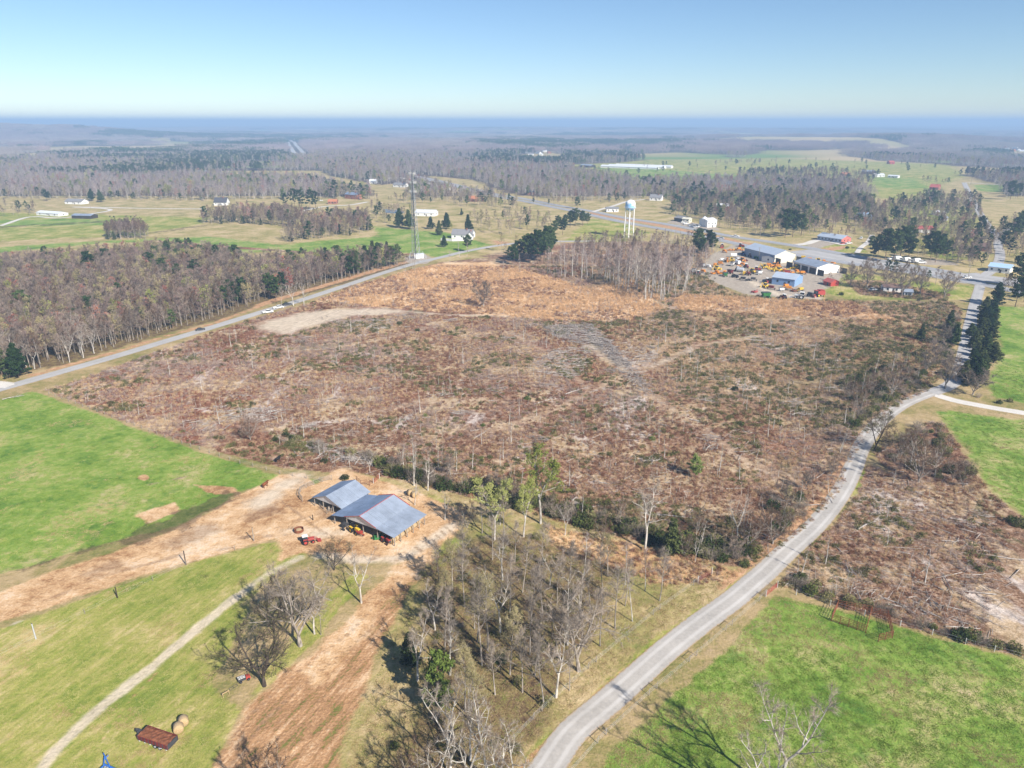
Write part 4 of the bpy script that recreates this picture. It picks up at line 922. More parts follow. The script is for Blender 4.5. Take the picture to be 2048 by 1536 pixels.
wood('village_trees', [[(1700,430),(1860,395),(1960,400),(1960,440),(1990,500),(1960,540),(1880,525),(1780,505),(1730,470)], [(1960,470),(2060,440),(2300,450),(2300,560),(2060,540),(2010,510)]], 7.6,
     ['mid_grey', 'mid_brown', 'mid_buff', 'mid_mauve', 'mid_pine', 'mid_red', 'mid_spring'], [.25, .28, .15, .16, .12, .02, .03], 7, 15, 'yard trees between the scattered houses beyond the highway')
wood('roadside_wood', [[(1640,560),(1700,545),(1760,552),(1740,575),(1690,585)], [(1790,575),(1900,560),(1930,575),(1900,590)]], 9, ['mid_brown', 'mid_buff', 'mid_grey', 'multi'], [.4, .2, .2, .2], 4, 9, 'scrubby trees between the equipment yard and the lane')

wood('far_tree_lines', [[(1490,352),(1560,346),(1640,350),(1640,356),(1560,356),(1500,358)], [(1540,366),(1640,360),(1710,372),(1740,392),(1640,390),(1560,384)], [(1440,330),(1520,328),(1520,331),(1440,333)], [(1180,345),(1240,350),(1260,360),(1200,358)], [(1900,352),(2048,352),(2300,356),(2300,368),(2048,366),(1950,362)], [(1840,362),(1900,366),(1890,374),(1850,372)]], 13,
     ['mid_brown', 'mid_mauve', 'mid_grey', 'mid_pine', 'mid_buff'], [.3, .3, .2, .12, .08], 9, 16, 'tree lines dividing the far right fields')
wood('field_edge_trees', [[(0,392),(420,398),(420,404),(0,399)], [(640,392),(760,398),(760,404),(640,400)], [(760,402),(1000,388),(1000,396),(800,412)], [(1050,396),(1180,412),(1180,420),(1050,406)], [(0,418),(70,420),(70,436),(0,434)]], 10, ['mid_brown', 'mid_grey', 'mid_pine', 'mid_buff'], [.4, .3, .15, .15], 7, 14, 'scattered field edge trees in the far left farmland')

wood('highway_hedges', [[(1690,440),(1760,432),(1780,470),(1730,478)], [(1730,540),(1800,552),(1900,566),(1900,574),(1800,562)], [(1900,455),(1960,470),(1985,500),(1975,525),(1930,500)], [(1640,476),(1700,470),(1720,478),(1660,484)], [(2000,560),(2060,575),(2300,600),(2300,612),(2040,606),(2005,590)], [(1870,500),(1960,520),(1950,540),(1870,522)]], 6, ['mid_brown', 'mid_mauve', 'mid_grey', 'mid_buff', 'mid_pine', 'mid_red'], [.34, .2, .2, .14, .1, .02], 6, 13, 'hedgerow trees around the houses and the highway junction')

wood('field_grove', [[(1470,348),(1640,342),(1760,354),(1740,374),(1640,380),(1540,376),(1480,360)]], 11, ['mid_mauve', 'mid_grey', 'mid_brown', 'mid_pine'], [.4, .3, .2, .08], 9, 15, 'grey grove standing in the far right fields')
wood('field_trees', [[(1200,338),(1560,322),(1900,334),(1900,350),(1560,340),(1300,356)]], 55, ['mid_grey', 'mid_pine', 'mid_brown'], [.4, .3, .3], 9, 15, 'lone trees dotted over the far right fields')

wood('creek_trees', [[(560,893),(650,908),(760,945),(870,968),(1000,1002),(1130,1030),(1290,1072),(1440,1105),(1500,1120),(1470,1060),(1300,1030),(1100,995),(880,945),(700,905)], [(1520,1085),(1600,1020),(1670,950),(1700,890),(1690,880),(1640,930),(1580,990),(1510,1060)]], 6.5, ['mid_spread', 'mid_brown', 'multi', 'mid_buff'], [.4, .2, .25, .15], 3.5, 7.5, 'low bare trees and saplings in the belt along the creek and road bank')
# ================================================================ the far woods, out to the horizon
FIELDS = [(s[1]) for k in ('dry', 'ygreen', 'green') for s in COVER_W[k] if s[0] == 'p']
OPEN_PX = [(1985,290),(2060,290),(2080,306),(1985,305)],[(600,300),(720,298),(740,303),(620,306)],[(1560,303),(1700,300),(1720,306),(1570,309)],[(150,302),(260,300),(280,306),(160,308)],[(860,318),(960,316),(980,323),(870,325)],[(330,348),(430,343),(640,342),(660,352),(770,372),(700,386),(640,364),(510,357),(340,353)], [(740,372),(810,366),(830,400),(745,402)], [(860,352),(950,360),(1010,385),(1060,398),(1000,402),(900,385)], [(1020,312),(1100,302),(1130,310),(1120,324),(1030,322)], [(1128,330),(1240,326),(1300,319),(1560,317),(1900,330),(2048,335),(2500,342),(2500,356),(1930,352),(1990,368),(2010,400),(1900,405),(1760,400),(1700,372),(1560,366),(1400,362),(1280,368),(1150,346)], [(0,316),(-300,316),(-300,322),(60,322)], [(430,328),(512,322),(620,326),(560,336),(440,337)], [(1870,318),(1985,316),(1990,322),(1880,324)], [(-900,392),(200,398),(420,402),(640,396),(760,402),(1000,402),(1150,418),(1300,398),(1760,400),(2900,392),(2900,500),(-900,500)]
OPEN = [PL(p) for p in OPEN_PX]
LINES = [(np.array(c), w) for c, w in [(PL([(1928,366),(1938,385),(1950,410),(1962,430)]), 12), (PL(HWF), 25), (fs, 42), (PL([(745,362),(790,356),(830,360),(875,372),(905,380)]), 16)]]
def is_open(x, y):
    o = np.zeros(x.shape, bool)
    for p in OPEN:
        m = (x > p[:, 0].min()) & (x < p[:, 0].max()) & (y > p[:, 1].min()) & (y < p[:, 1].max())
        o[m] |= poly_sdf(x[m], y[m], p) > 0
    for c, w in LINES: o |= line_sdf(x, y, c, w) > 0
    # scattered small clearings far out
    d = np.hypot(x, y)
    o |= (d > 1900) & (vnoise(x, y*.6, 420, 77, 3) > .625)
    return o
def ring_points(d0, d1, spacing, half=41):
    A = (d1**2-d0**2)*R(half); n = int(A/spacing**2)
    d = np.sqrt(d0**2+(d1**2-d0**2)*rng.random(n)); a = R(half)*(2*rng.random(n)-1)
    return d*np.sin(a), d*np.cos(a)
x, y = ring_points(880, 2300, 7.6); k = ~is_open(x, y); x, y = x[k], y[k]
def stands(x, y):
    n = vnoise(x, y, 330, 31, 3); m = vnoise(x, y, 140, 33, 3); d = np.hypot(x, y)
    base = np.repeat(np.array([.38, .38, .06, .11, .03, .01, .02, .03])[:, None], len(x), 1)
    pine = np.clip((n-.525)*9, 0, 1)*.75
    base[5] += pine*1.6; base[6] += np.clip((m-.62)*6, 0, 1)*.3; base[3] *= np.where(m > .5, 1.7, .5)
    return base
KF = ['far_grey', 'far_mauve', 'mid_brown', 'mid_buff', 'mid_red', 'mid_pine', 'mid_pine_light', 'mid_spring']
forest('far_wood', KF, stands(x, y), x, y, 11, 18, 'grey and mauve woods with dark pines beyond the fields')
# beyond: patches of wood, 50 m across
def patch(seed, kind, size=52, n=46):
    g = np.random.default_rng(seed); parts = []
    for i in range(n):
        cx, cy = (g.random(2)-.5)*size; h = 12+6*g.random()
        if kind == 'pine':
            m = 26; o = g.normal(size=(m, 3)); o /= np.linalg.norm(o, axis=1)[:, None]; c = np.array([cx, cy, h*.62])+o*np.array([2.6, 2.6, h*.36])*(g.random((m, 1))**.3)
            lv, lq = leaf_quads(c, 1.5, g); parts.append((lv, lq, np.zeros((0, 3), int), 2))
        else:
            parts.append((*tubes([[cx, cy, 0, cx, cy, h*.8, .2, .06]], 3, True), 0))
            s = []
            for j in range(26):
                z = h*(.4+.5*g.random()); az = g.random()*6.28; e = R(30+40*g.random()); L = h*.32*g.random()+1.2; rr_ = h*.14*g.random()
                p = np.array([cx+rr_*math.cos(az), cy+rr_*math.sin(az), z]); q = p+L*np.array([math.cos(az)*math.cos(e), math.sin(az)*math.cos(e), math.sin(e)])
                s.append([*p, *q, .13, 0])
            parts.append((*tubes(s, 3, True), 1))
    v, q, t, a, b = join(parts)
    return v, q, t, a, b
pm = []
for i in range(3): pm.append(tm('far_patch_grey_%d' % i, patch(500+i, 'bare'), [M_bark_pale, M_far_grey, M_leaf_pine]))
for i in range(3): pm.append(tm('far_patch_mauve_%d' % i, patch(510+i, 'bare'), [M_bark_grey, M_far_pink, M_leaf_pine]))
for i in range(2): pm.append(tm('far_patch_pine_%d' % i, patch(520+i, 'pine'), [M_bark_pine, M_twig_pink, M_leaf_pine]))
X, Y, SC = [], [], []
for d0, d1, sp, s in ((2250, 5200, 38, 1.0), (5200, 11000, 74, 1.9), (11000, 26000, 190, 4.6)):
    x, y = ring_points(d0, d1, sp); k = ~is_open(x, y); X.append(x[k]); Y.append(y[k]); SC.append(np.full(k.sum(), s))
x = np.concatenate(X); y = np.concatenate(Y); s = np.concatenate(SC)
n = vnoise(x, y, 520, 31, 3); m = vnoise(x*1.0, y, 900, 35, 2); d = np.hypot(x, y)
pine = rng.random(len(x)) < np.clip((n-.52)*7, .02, .9)
idx = np.where(pine, 6+rng.integers(0, 2, len(x)), np.where(m+rng.normal(size=len(x))*.12 > .5, rng.integers(0, 3, len(x)), 3+rng.integers(0, 3, len(x))))
sc3 = np.stack([s, s, .85+.4*rng.random(len(x))], 1)
scatter('horizon_woods', pm, np.stack([x, y, gz(x, y)-.3], 1), rng.random(len(x))*6.283, sc3, idx, 'endless blue grey woods stretching to the horizon')
# haze: the air between here and the horizon
# ================================================================ ground cover of the clearings
def in_cover(kind, x, y, lo=0.0): return cover_at(kind, x, y) > lo
def near_points(n, d0, d1, half=40, power=1.0):
    u = rng.random(n); d = (d0**power+(d1**power-d0**power)*u)**(1/power); a = R(half)*(2*rng.random(n)-1); return d*np.sin(a), d*np.cos(a)
M_st_red = bark('stems_red', (.20, .08, .045), (.38, .195, .12), .35)
M_st_mauve = bark('stems_mauve', (.26, .175, .14), (.49, .385, .335), .3)
M_st_straw = bark('stems_straw', (.46, .31, .16), (.70, .52, .33), .3)
M_st_orange = bark('stems_orange', (.56, .32, .15), (.78, .53, .31), .2)
M_lf_brown = leafy('leaves_brown', [(.25, (.12, .05, .028)), (.5, (.25, .125, .075)), (.75, (.40, .245, .16))], 1.2)
M_lf_straw = leafy('leaves_straw', [(.25, (.30, .18, .08)), (.5, (.46, .30, .15)), (.75, (.58, .42, .24))], 1.2)
bm_ = []
for i in range(3): bm_.append(tm('brush_red_%d' % i, bush(600+i, .8, .8, 15, 40, .13, .014), [M_st_red, M_lf_brown]))
for i in range(3): bm_.append(tm('brush_mauve_%d' % i, bush(610+i, .85, 1.0, 22, 8, .12, .016), [M_st_mauve, M_lf_brown]))
for i in range(2): bm_.append(tm('brush_straw_%d' % i, bush(620+i, .55, .75, 24, 16, .10, .012), [M_st_straw, M_lf_straw]))
for i in range(2): bm_.append(tm('brush_orange_%d' % i, bush(630+i, .55, .95, 26, 14, .10, .014), [M_st_orange, M_lf_straw]))
for i in range(2): bm_.append(tm('brush_olive_%d' % i, bush(640+i, .95, .95, 10, 90, .16, .014), [M_twig_brown, M_leaf_olive]))
x, y = near_points(125000, 95, 470, 39, 1.25)
inb = in_cover('brush', x, y); ins = in_cover('sedge', x, y, -.2)
pale = (cover_at('pale', x, y) > -.6) | (cover_at('trail', x, y) > rng.normal(size=len(x))*.5-.1); dirt = cover_at('dirt', x, y) > -.3
k = (inb | ins) & ~pale & ~dirt; x, y, ins = x[k], y[k], ins[k]
n1 = vnoise(x, y, 26, 51, 3); n2 = vnoise(x, y, 13, 53, 3); n3 = vnoise(x, y, 45, 57, 2); r = rng.random(len(x))
ol = cover_at('olive', x, y) > -.5; cr = np.zeros(len(x), bool)
thin = (n2 > .30) | (r < .45)
cls = np.where(r < .35, 1, np.where(r < .70, 0, np.where(r < .93, 2, 4)))
cls = np.where((n1 > .55) & (r < .7), 0, cls); cls = np.where((n1 < .43) & (r < .72), 1, cls); cls = np.where((n3 > .53) & (r > .45), 2, cls)
cls = np.where(ol & (r < .34) & (n2 > .46), 4, cls); cls = np.where((n2 > .63) & (r < .27), 4, cls); cls = np.where((x > 60) & (y > 205) & (vnoise(x, y, 34, 61, 3) > .58) & (r < .22), 4, cls); cls = np.where((x > 45) & (y > 215) & (cls != 4) & (rng.random(len(x)) < .5), 2, cls); cls = np.where(ins, np.where((r < .42+.5*(n1 < .52)), 3, np.where(r < .82, 0, 1)), cls)
off = np.array([0, 3, 6, 8, 10]); cn = np.array([3, 3, 2, 2, 2])
idx = off[cls]+(rng.random(len(x))*cn[cls]).astype(int)
d = np.hypot(x, y); sc = (.55+.75*rng.random(len(x))**1.5)*np.clip(.8+(d-150)/500, .8, 1.3)
x, y, idx, sc = x[thin], y[thin], idx[thin], sc[thin]
scatter('brush', bm_, np.stack([x, y, np.zeros(len(x))-.03], 1), rng.random(len(x))*6.283, sc, idx, 'reddish brown and mauve brush covering the cleared fields')
# slash: grey sticks left by the logging, one joined mesh
def sticks(n, x, y, l0, l1, r0, r1, zmax=.25, az=None, azs=9):
    L = l0+(l1-l0)*rng.random(n)**2; a = rng.random(n)*6.283 if az is None else az+rng.normal(size=n)*azs
    rad = r0+(r1-r0)*rng.random(n)**2; z = rad+zmax*rng.random(n); dz = rng.normal(size=n)*.05*L
    p0 = np.stack([x-np.cos(a)*L/2, y-np.sin(a)*L/2, z], 1); p1 = np.stack([x+np.cos(a)*L/2, y+np.sin(a)*L/2, np.maximum(z+dz, rad)], 1)
    return np.concatenate([p0, p1, rad[:, None], rad[:, None]*.45], 1)
x, y = near_points(16000, 95, 430, 39, 1.3); k = in_cover('brush', x, y, .3) & (vnoise(x, y, 18, 91, 3) > .44); x, y = x[k], y[k]
sg = [sticks(len(x), x, y, 1.0, 5.0, .03, .13)]
for poly, n, z, az in [([(1085,655),(1180,650),(1215,690),(1150,690),(1090,668)], 800, 1.3, 2.4), ([(1170,670),(1215,680),(1260,735),(1235,735)], 500, 1.4, 2.2), ([(1225,735),(1275,740),(1300,790),(1275,780)], 160, 1.0, 2.0), ([(1240,700),(1300,690),(1320,720),(1260,735)], 160, .8, .5), ([(1100,700),(1200,695),(1150,760),(1060,740)], 420, .5, .3),
                       ([(660,640),(800,640),(780,660),(680,655)], 160, .6, .2), ([(430,815),(560,815),(540,845),(450,840)], 160, .5, .15), ([(1480,660),(1560,680),(1600,720),(1500,690)], 120, .5, 2.6), ([(1740,1010),(2040,1100),(2048,1290),(1800,1180)], 60, .3, 2.7), ([(600,880),(720,900),(780,940),(640,915)], 220, .5, 2.6)]:
    p = PL(poly); c = p[rng.integers(0, len(p), n)]*.0
    xx = np.zeros(0); yy = np.zeros(0)
    while len(xx) < n:
        a = p.min(0)+(p.max(0)-p.min(0))*rng.random((n*3, 2)); kk2 = poly_sdf(a[:, 0], a[:, 1], p) > 0; xx = np.append(xx, a[kk2, 0]); yy = np.append(yy, a[kk2, 1])
    sg.append(sticks(n, xx[:n], yy[:n], 2.0, 7.5, .04, .16, z, az, .7))
px_, py_ = near_points(600, 110, 400, 36, 1.3); kp = in_cover('brush', px_, py_, 1.2); px_, py_ = px_[kp][:70], py_[kp][:70]
for hx, hy in zip(px_, py_):
    n_ = 26; a_ = rng.random()*3.14; sp_ = 1.2+1.6*rng.random()
    sg.append(sticks(n_, hx+rng.normal(size=n_)*sp_, hy+rng.normal(size=n_)*sp_*.6, 1.2, 5.5, .03, .12, 1.0, a_, .5))
rx, ry = near_points(17000, 95, 260, 40, 1.0); kp = (rx > 40) & (ry < rx*1.6+60) & in_cover('brush', rx, ry, .3) & (poly_sdf(rx, ry, PL(RIGHTCUT)) > 0); rx, ry = rx[kp], ry[kp]
sg.append(sticks(len(rx), rx, ry, .8, 3.6, .025, .075, .2, 2.7, .8))
v, q, t = tubes(np.vstack(sg), 4)
M_log = bark('wood_weathered', (.23, .195, .17), (.49, .435, .39), .1)
tag(obj('slash', mesh('slash', v, q, t, [M_log])), 'weathered grey sticks and slash strewn over the cleared fields', kind='stuff')
# dense green and dark bushes along the creek and road
em = [tm('thicket_green_%d' % i, bush(700+i, 1.3, 1.9, 26, 620, .17, .02), [M_twig_brown, M_leaf_bush]) for i in range(3)]
em += [tm('thicket_olive_%d' % i, bush(710+i, 1.3, 1.8, 36, 380, .16, .02), [M_twig_tan, M_leaf_olive]) for i in range(3)]
em += [tm('thicket_grey_%d' % i, bush(720+i, 1.3, 2.2, 70, 30, .14, .018), [M_twig_grey, M_leaf_olive]) for i in range(3)]
def thick(polys, sp, w):
    X, Y, I = [], [], []
    for p in polys:
        a, b = fill(PL(p), sp); X.append(a); Y.append(b); I.append(rng.choice(3, len(a), p=w)*3+rng.integers(0, 3, len(a)))
    return np.concatenate(X), np.concatenate(Y), np.concatenate(I)
A = thick([[(690,905),(740,915),(860,955),(1010,985),(1130,1012),(1290,1055),(1420,1085),(1480,1110),(1440,1125),(1290,1085),(1130,1042),(1000,1010),(870,975),(770,945)]], 1.9, [.42, .3, .28])
B = thick([[(1300,1070),(1420,1090),(1510,1095),(1495,1135),(1430,1128),(1340,1105)]], 1.9, [.62, .23, .15])
C = thick([[(545,865),(640,890),(700,905),(690,920),(600,905),(550,885)], [(1540,1010),(1600,990),(1620,1020),(1560,1080),(1520,1080)]], 2.6, [.3, .25, .45])
D = thick([[(1680,760),(1790,735),(1860,745),(1840,785),(1770,825),(1725,860),(1700,850)], [(1890,640),(1915,620),(1920,690),(1895,740),(1880,760)], [(1740,905),(1800,880),(1830,850),(1900,880),(1935,930),(1950,960),(1880,960),(1790,930)], [(1930,785),(1985,795),(2048,808),(2048,815),(1960,806)]], 3.0, [.3, .25, .45])
E_ = thick([[(1560,1165),(1600,1150),(1660,1185),(1800,1230),(1930,1270),(2048,1300),(2300,1380),(2300,1395),(2048,1312),(1930,1282),(1800,1248),(1660,1206)], [(1960,1000),(2060,1050),(2300,1150),(2300,1170),(2060,1075)]], 2.0, [.3, .3, .4])
F2 = thick([[(1100,545),(1200,560),(1290,590),(1350,598),(1440,560),(1400,540),(1200,530)]], 5.0, [.05, .15, .8])
G_ = thick([GROVE], 5.0, [.08, .32, .60])
F_ = thick([[(1560,740),(1640,700),(1740,675),(1850,665),(1870,700),(1800,790),(1700,860),(1600,840)], [(1640,590),(1760,575),(1890,600),(1870,606),(1700,600)], [(1390,580),(1460,590),(1500,606),(1420,600)]], 9.5, [.3, .55, .15])
bigger = np.concatenate([np.full(len(z[0]), s_) for z, s_ in zip((A, B, C, D, E_, F_, F2, G_), (1.3, 1.4, 1.15, 1.1, 1, .9, 1, .75))])
x, y, idx = [np.concatenate(z) for z in zip(A, B, C, D, E_, F_, F2, G_)]
kr = (line_sdf(x, y, PL(GRAVEL_PTS), 3.6) < 0) & (line_sdf(x, y, PL(NORTH_PTS), 3.4) < 0) & (line_sdf(x, y, PL([(1868,788),(1905,800),(1960,811),(2048,826)]), 3) < 0); x, y, idx, bigger = x[kr], y[kr], idx[kr], bigger[kr]
scatter('undergrowth', em, np.stack([x, y, np.zeros(len(x))-.1], 1), rng.random(len(x))*6.283, (.6+.75*rng.random(len(x)))*bigger, idx, 'tangled green and grey undergrowth along the creek and the road edges')
# woodland floor shrubs under the left wood front and the field woods
# grass tufts in the near pastures
def tuft(seed, n, h, r, w):
    g = np.random.default_rng(seed); s = []
    for i in range(n):
        az = g.random()*6.28; p = np.array([math.cos(az), math.sin(az), 0])*r*g.random()**.6; e = g.normal(size=2)*.35
        s.append([*p, p[0]+e[0]*h, p[1]+e[1]*h, h*(.5+.6*g.random()), w, 0])
    return tubes(s, 3, True)
M_g1 = leafy('grass_green', [(.25, (.12, .20, .025)), (.5, (.21, .30, .045)), (.75, (.33, .38, .10))], .35)
M_g2 = leafy('grass_yellow', [(.25, (.22, .28, .05)), (.5, (.36, .37, .10)), (.75, (.52, .45, .2))], .35)
M_g3 = leafy('grass_straw', [(.25, (.32, .22, .10)), (.5, (.46, .34, .17)), (.75, (.58, .45, .26))], .5)
gmesh = []
for m in (M_g1, M_g2, M_g3):
    for i in range(2):
        gmesh.append(mesh('tuft_%s_%d' % (m.name, i), *tuft(800+i, 30, .15, .6, .03), [m]))
x, y = near_points(110000, 74, 330, 44, .6)
gg = cover_at('green', x, y); yy_ = cover_at('ygreen', x, y); dd = cover_at('dry', x, y); bare_ = np.maximum(np.maximum(cover_at('dirt', x, y), cover_at('pale', x, y)), np.maximum(cover_at('mud', x, y), cover_at('soil', x, y)+.2))
cls = np.where(gg > .1, 0, np.where(yy_ > .1, 1, np.where(dd > .1, 2, -1))); r = rng.random(len(x)); n = vnoise(x, y, 9, 71, 3)
cls = np.where((cls == 0) & ((n > .6) | (r < .12)), 1, cls); cls = np.where((cls == 1) & ((n > .64) | (r < .1)), 2, cls); cls = np.where((cls == 2) & (r < .25), 1, cls)
k = (cls >= 0) & (bare_ < -.3) & (cover_at('brush', x, y) < 0)
def off_road(x, y, pts, hw): return line_sdf(x, y, PL(pts), hw) < 0
k &= off_road(x, y, GRAVEL_PTS, 3.3)
x, y, cls = x[k], y[k], cls[k]
scatter('pasture_grass', gmesh, np.stack([x, y, np.zeros(len(x))-.02], 1), rng.random(len(x))*6.283, .6+.8*rng.random(len(x)), cls*2+rng.integers(0, 2, len(x)), 'short tufted spring grass of the near pastures')
# ---- saplings and snags left standing, and the bigger logs, one by one
x, y = near_points(4000, 110, 330, 36, 1.4); k = in_cover('brush', x, y, .9) & (cover_at('pale', x, y) < -1) & (y > 120) & (np.abs(x) < y*.72); x, y = x[k][:150], y[k][:150]
for i in range(len(x)):
    plant('snag', x[i], y[i], 4+5.5*rng.random()**1.5, 'thin pale sapling left standing in the cleared brush', 'thin pale saplings left standing in the cleared brush')
x, y = near_points(9000, 105, 420, 37, 1.3); k = in_cover('brush', x, y, .6) & (cover_at('pale', x, y) < -1) & (vnoise(x, y, 24, 123, 3) > .47); x, y = x[k][:1700], y[k][:1700]
stm = [mesh('stem_%d' % i, *tubes(np.array(s_[0]), 4), [M_bark_pale]) for i, s_ in enumerate([path(np.random.default_rng(960+i), (0, 0, 0), (.04, .02, 1), 3.2, 4, .045, .012, .07, .02) for i in range(4)])]
scatter('bare_stems', stm, np.stack([x, y, np.zeros(len(x))-.05], 1), rng.random(len(x))*6.283, .6+.9*rng.random(len(x))**1.4, rng.integers(0, 4, len(x)), 'thin bare stems standing all over the cleared brush', tilt=rng.normal(size=(len(x), 2))*.12)
def make_log(seed):
    g = np.random.default_rng(seed); L = 6.0; tr, _ = path(g, (-L/2, 0, .2), (1, 0, .01), L, 6, .17, .07, .05, 0); br = []
    for j in range(7):
        p, d, r_ = at_t(tr, .35+.62*g.random()); b, _ = path(g, p, dev(g, d, 25, 60), .7+1.2*g.random(), 2, r_*.45, .012, .2, .04)
        for s in b: s[2] = max(s[2], .03); s[5] = max(s[5], .03)
        br += b
    a = tubes(tr, 6); b = tubes(br, 4); return tm('fallen_log', join([(*a, 0), (*b, 0)]), [M_log])
LOGS = [make_log(900+i) for i in range(5)]
LG = [(1480,1085,1540,1050),(515,838,560,825),(510,826,590,818),(945,880,995,848),(1068,810,1110,795),(1745,1008,1785,1012),(1748,1013,1800,1018),(1716,1060,1762,1035),(1830,985,1890,1008),(1900,1038,1960,1045),(1280,1028,1390,1035),(1655,737,1700,735),(1660,740,1690,745),(1250,660,1310,664),(1560,640,1600,650),(1540,700,1590,692),(1640,725,1700,722),(1700,755,1740,760),(1300,870,1280,885),(1268,872,1320,868),(1355,942,1375,945),(1290,1030,1340,1033),(5,800,48,790),(1775,1210,1840,1218),(1760,1195,1820,1215),(1890,1255,1960,1256),(1700,1180,1725,1200),(640,1195,665,1200),(1040,640,1080,633),(1020,585,1060,590),(1130,790,1180,772),(1600,1000,1560,1005),(1450,780,1520,770),(1380,840,1440,850),(600,770,640,775),(380,820,420,815)]
for i, (ax, ay, bx, by) in enumerate(LG):
    a = P(ax, ay); b = P(bx, by); L = math.dist(a, b); o = obj('fallen_log', LOGS[i % 5], None, ((a[0]+b[0])/2, (a[1]+b[1])/2, .02), math.atan2(b[1]-a[1], b[0]-a[0]))
    s = min(max(L/6, .5), 2.2); o.scale = (s, min(s, 1.3), min(s, 1.3))
    tag(o, 'long pale grey log lying in the brush of the cleared ground', 'log', 'pale grey logs lying about the cleared ground')
x, y = near_points(1200, 120, 330, 36, 1.2); k = in_cover('brush', x, y, 1.0); x, y = x[k][:110], y[k][:110]
for i in range(len(x)):
    o = obj('fallen_log', LOGS[i % 5], None, (x[i], y[i], .02), rng.random()*6.28); s = .45+.5*rng.random(); o.scale = (s, s, s)
    tag(o, 'short grey log half hidden in the brush of the cleared ground', 'log', 'short grey logs half hidden in the cleared brush')
# single shrubs one can tell apart
SH = [bush(950+i, 1.2, 1.6, 20, 500, .15, .02) for i in range(3)]; SHM = [tm('shrub_%d' % i, s, [M_twig_brown, M_leaf_bush]) for i, s in enumerate(SH)]; SHY = [tm('shrub_yellow_%d' % i, s, [M_twig_brown, M_leaf_pine2]) for i, s in enumerate(SH)]
for i, (bx, by, w, ms, lab) in enumerate([(590,880,3.4,SHM,'green shrub on the boundary above the pasture corner'),(572,872,2.4,SHM,'smaller green shrub left of the boundary shrub'),(648,925,2.2,SHM,'round green shrub behind the small barn'),(671,912,1.4,SHM,'small bright shrub on the bank behind the barns'),(690,958,2.4,SHM,'dark low shrub touching the small barn roof end'),
  (1055,800,2.6,SHY,'bright yellow green bush alone in the cleared field'),(966,852,1.6,SHY,'little green bush beside the long thin log'),(964,918,1.4,SHY,'little green bush above the creek thicket'),(1304,880,2.2,SHY,'bright green bush beside the pale brush heap'),(1376,777,1.6,SHY,'small lime green bush right of the skid trail'),(1395,940,2.8,SHY,'lime green bush below the young pine'),(1480,850,2.4,SHM,'dark green bush in the right of the cleared field'),
  (1190,860,1.6,SHM,'small green bush in the centre of the clearing'),(850,832,1.5,SHY,'tiny green bush in the mauve brush left of centre'),(800,650,3.2,SHM,'green bramble patch below the pale bare ground'),(835,662,2.4,SHM,'darker bramble right of the green bramble patch'),(1580,500,2.2,SHM,'clipped shrub at the store lawn corner'),(1694,497,3.0,SHM,'dark round shrub on the store lawn'),(855,930,2.2,SHM,'green bush left of the white sycamore roots'),(1470,780,2.6,SHM,'olive bush beside the right hand skid trail'),(1620,760,2.8,SHM,'dark green bush in the olive brush patch')]):
    x, y = P(bx, by); o = obj('shrub', ms[i % 3], None, (x, y, -.05), i*1.3); s = w/2.6*1.15; o.scale = (s, s, s*.9); tag(o, lab, 'shrub')
# ================================================================ buildings
M_white = paint('paint_white', (.78, .77, .74), wear=.12); M_cream = paint('paint_cream', (.70, .66, .52), wear=.12); M_brick = paint('brick_red', (.34, .15, .10), .9, .1, wear=.3, scale=3)
M_roofg = paint('roof_grey_metal', (.34, .39, .47), .5, .4, .25, .24, .35); M_roofb = paint('roof_blue_grey_metal', (.27, .34, .46), .5, .4, .3, .26, .4); M_roofw = paint('roof_white_metal', (.76, .77, .78), .5, .4, .1, .1, .4)
M_roofl = paint('roof_light_blue_grey', (.50, .56, .64), .45, .45, .2, .1, .4); M_roofd = paint('roof_dark_shingle', (.085, .085, .095), .9, .1, wear=.3, scale=2); M_roofs = paint('roof_grey_shingle', (.24, .235, .24), .9, .1, wear=.25, scale=2); M_roofr = paint('roof_red', (.45, .11, .09), .6, .3, wear=.2, scale=1)
M_roofo = paint('roof_rust_orange', (.50, .20, .10), .8, .2, wear=.3); M_roofn = paint('roof_brown', (.20, .13, .11), .9, .1, wear=.25); M_blue = paint('wall_blue_metal', (.22, .34, .55), .5, .3, wear=.12); M_bluegrey = paint('wall_blue_grey', (.30, .36, .46), .5, .3, wear=.12)
M_skyblue = paint('roof_sky_blue', (.42, .58, .78), .4, .4, wear=.1); M_red = paint('paint_red', (.40, .055, .042), .5, .4, wear=.25); M_maroon = paint('paint_maroon', (.18, .03, .03), .6, .3, wear=.3); M_orange = paint('paint_orange', (.72, .27, .03), .5, .4, wear=.25)
M_yellow = paint('paint_yellow', (.72, .47, .04), .5, .4, wear=.25); M_green = paint('paint_green', (.04, .19, .05), .5, .4, wear=.25); M_pblue = paint('paint_blue', (.04, .16, .50), .45, .4, wear=.2); M_black = paint('rubber_black', (.022, .022, .024), .9, .1)
M_dark = paint('steel_dark', (.06, .06, .065), .6, .3); M_steel = paint('steel_grey', (.45, .46, .47), .45, .5, .4); M_galv = paint('steel_galvanised', (.60, .62, .64), .5, .4, .3); M_mast = paint('mast_steel', (.34, .36, .38), .5, .4, .3); M_rust = paint('rust', (.22, .085, .045), .9, .1, wear=.4, scale=3)
M_post = paint('wood_post', (.34, .29, .24), .95, .1, wear=.35, scale=3); M_postd = paint('wood_dark', (.06, .045, .035), .95, .1, wear=.3); M_conc = paint('concrete', (.55, .53, .49), .9, .1)
kg = NT('window_glass'); M_glass = kg.bsdf((.03, .04, .05), .12, .6)
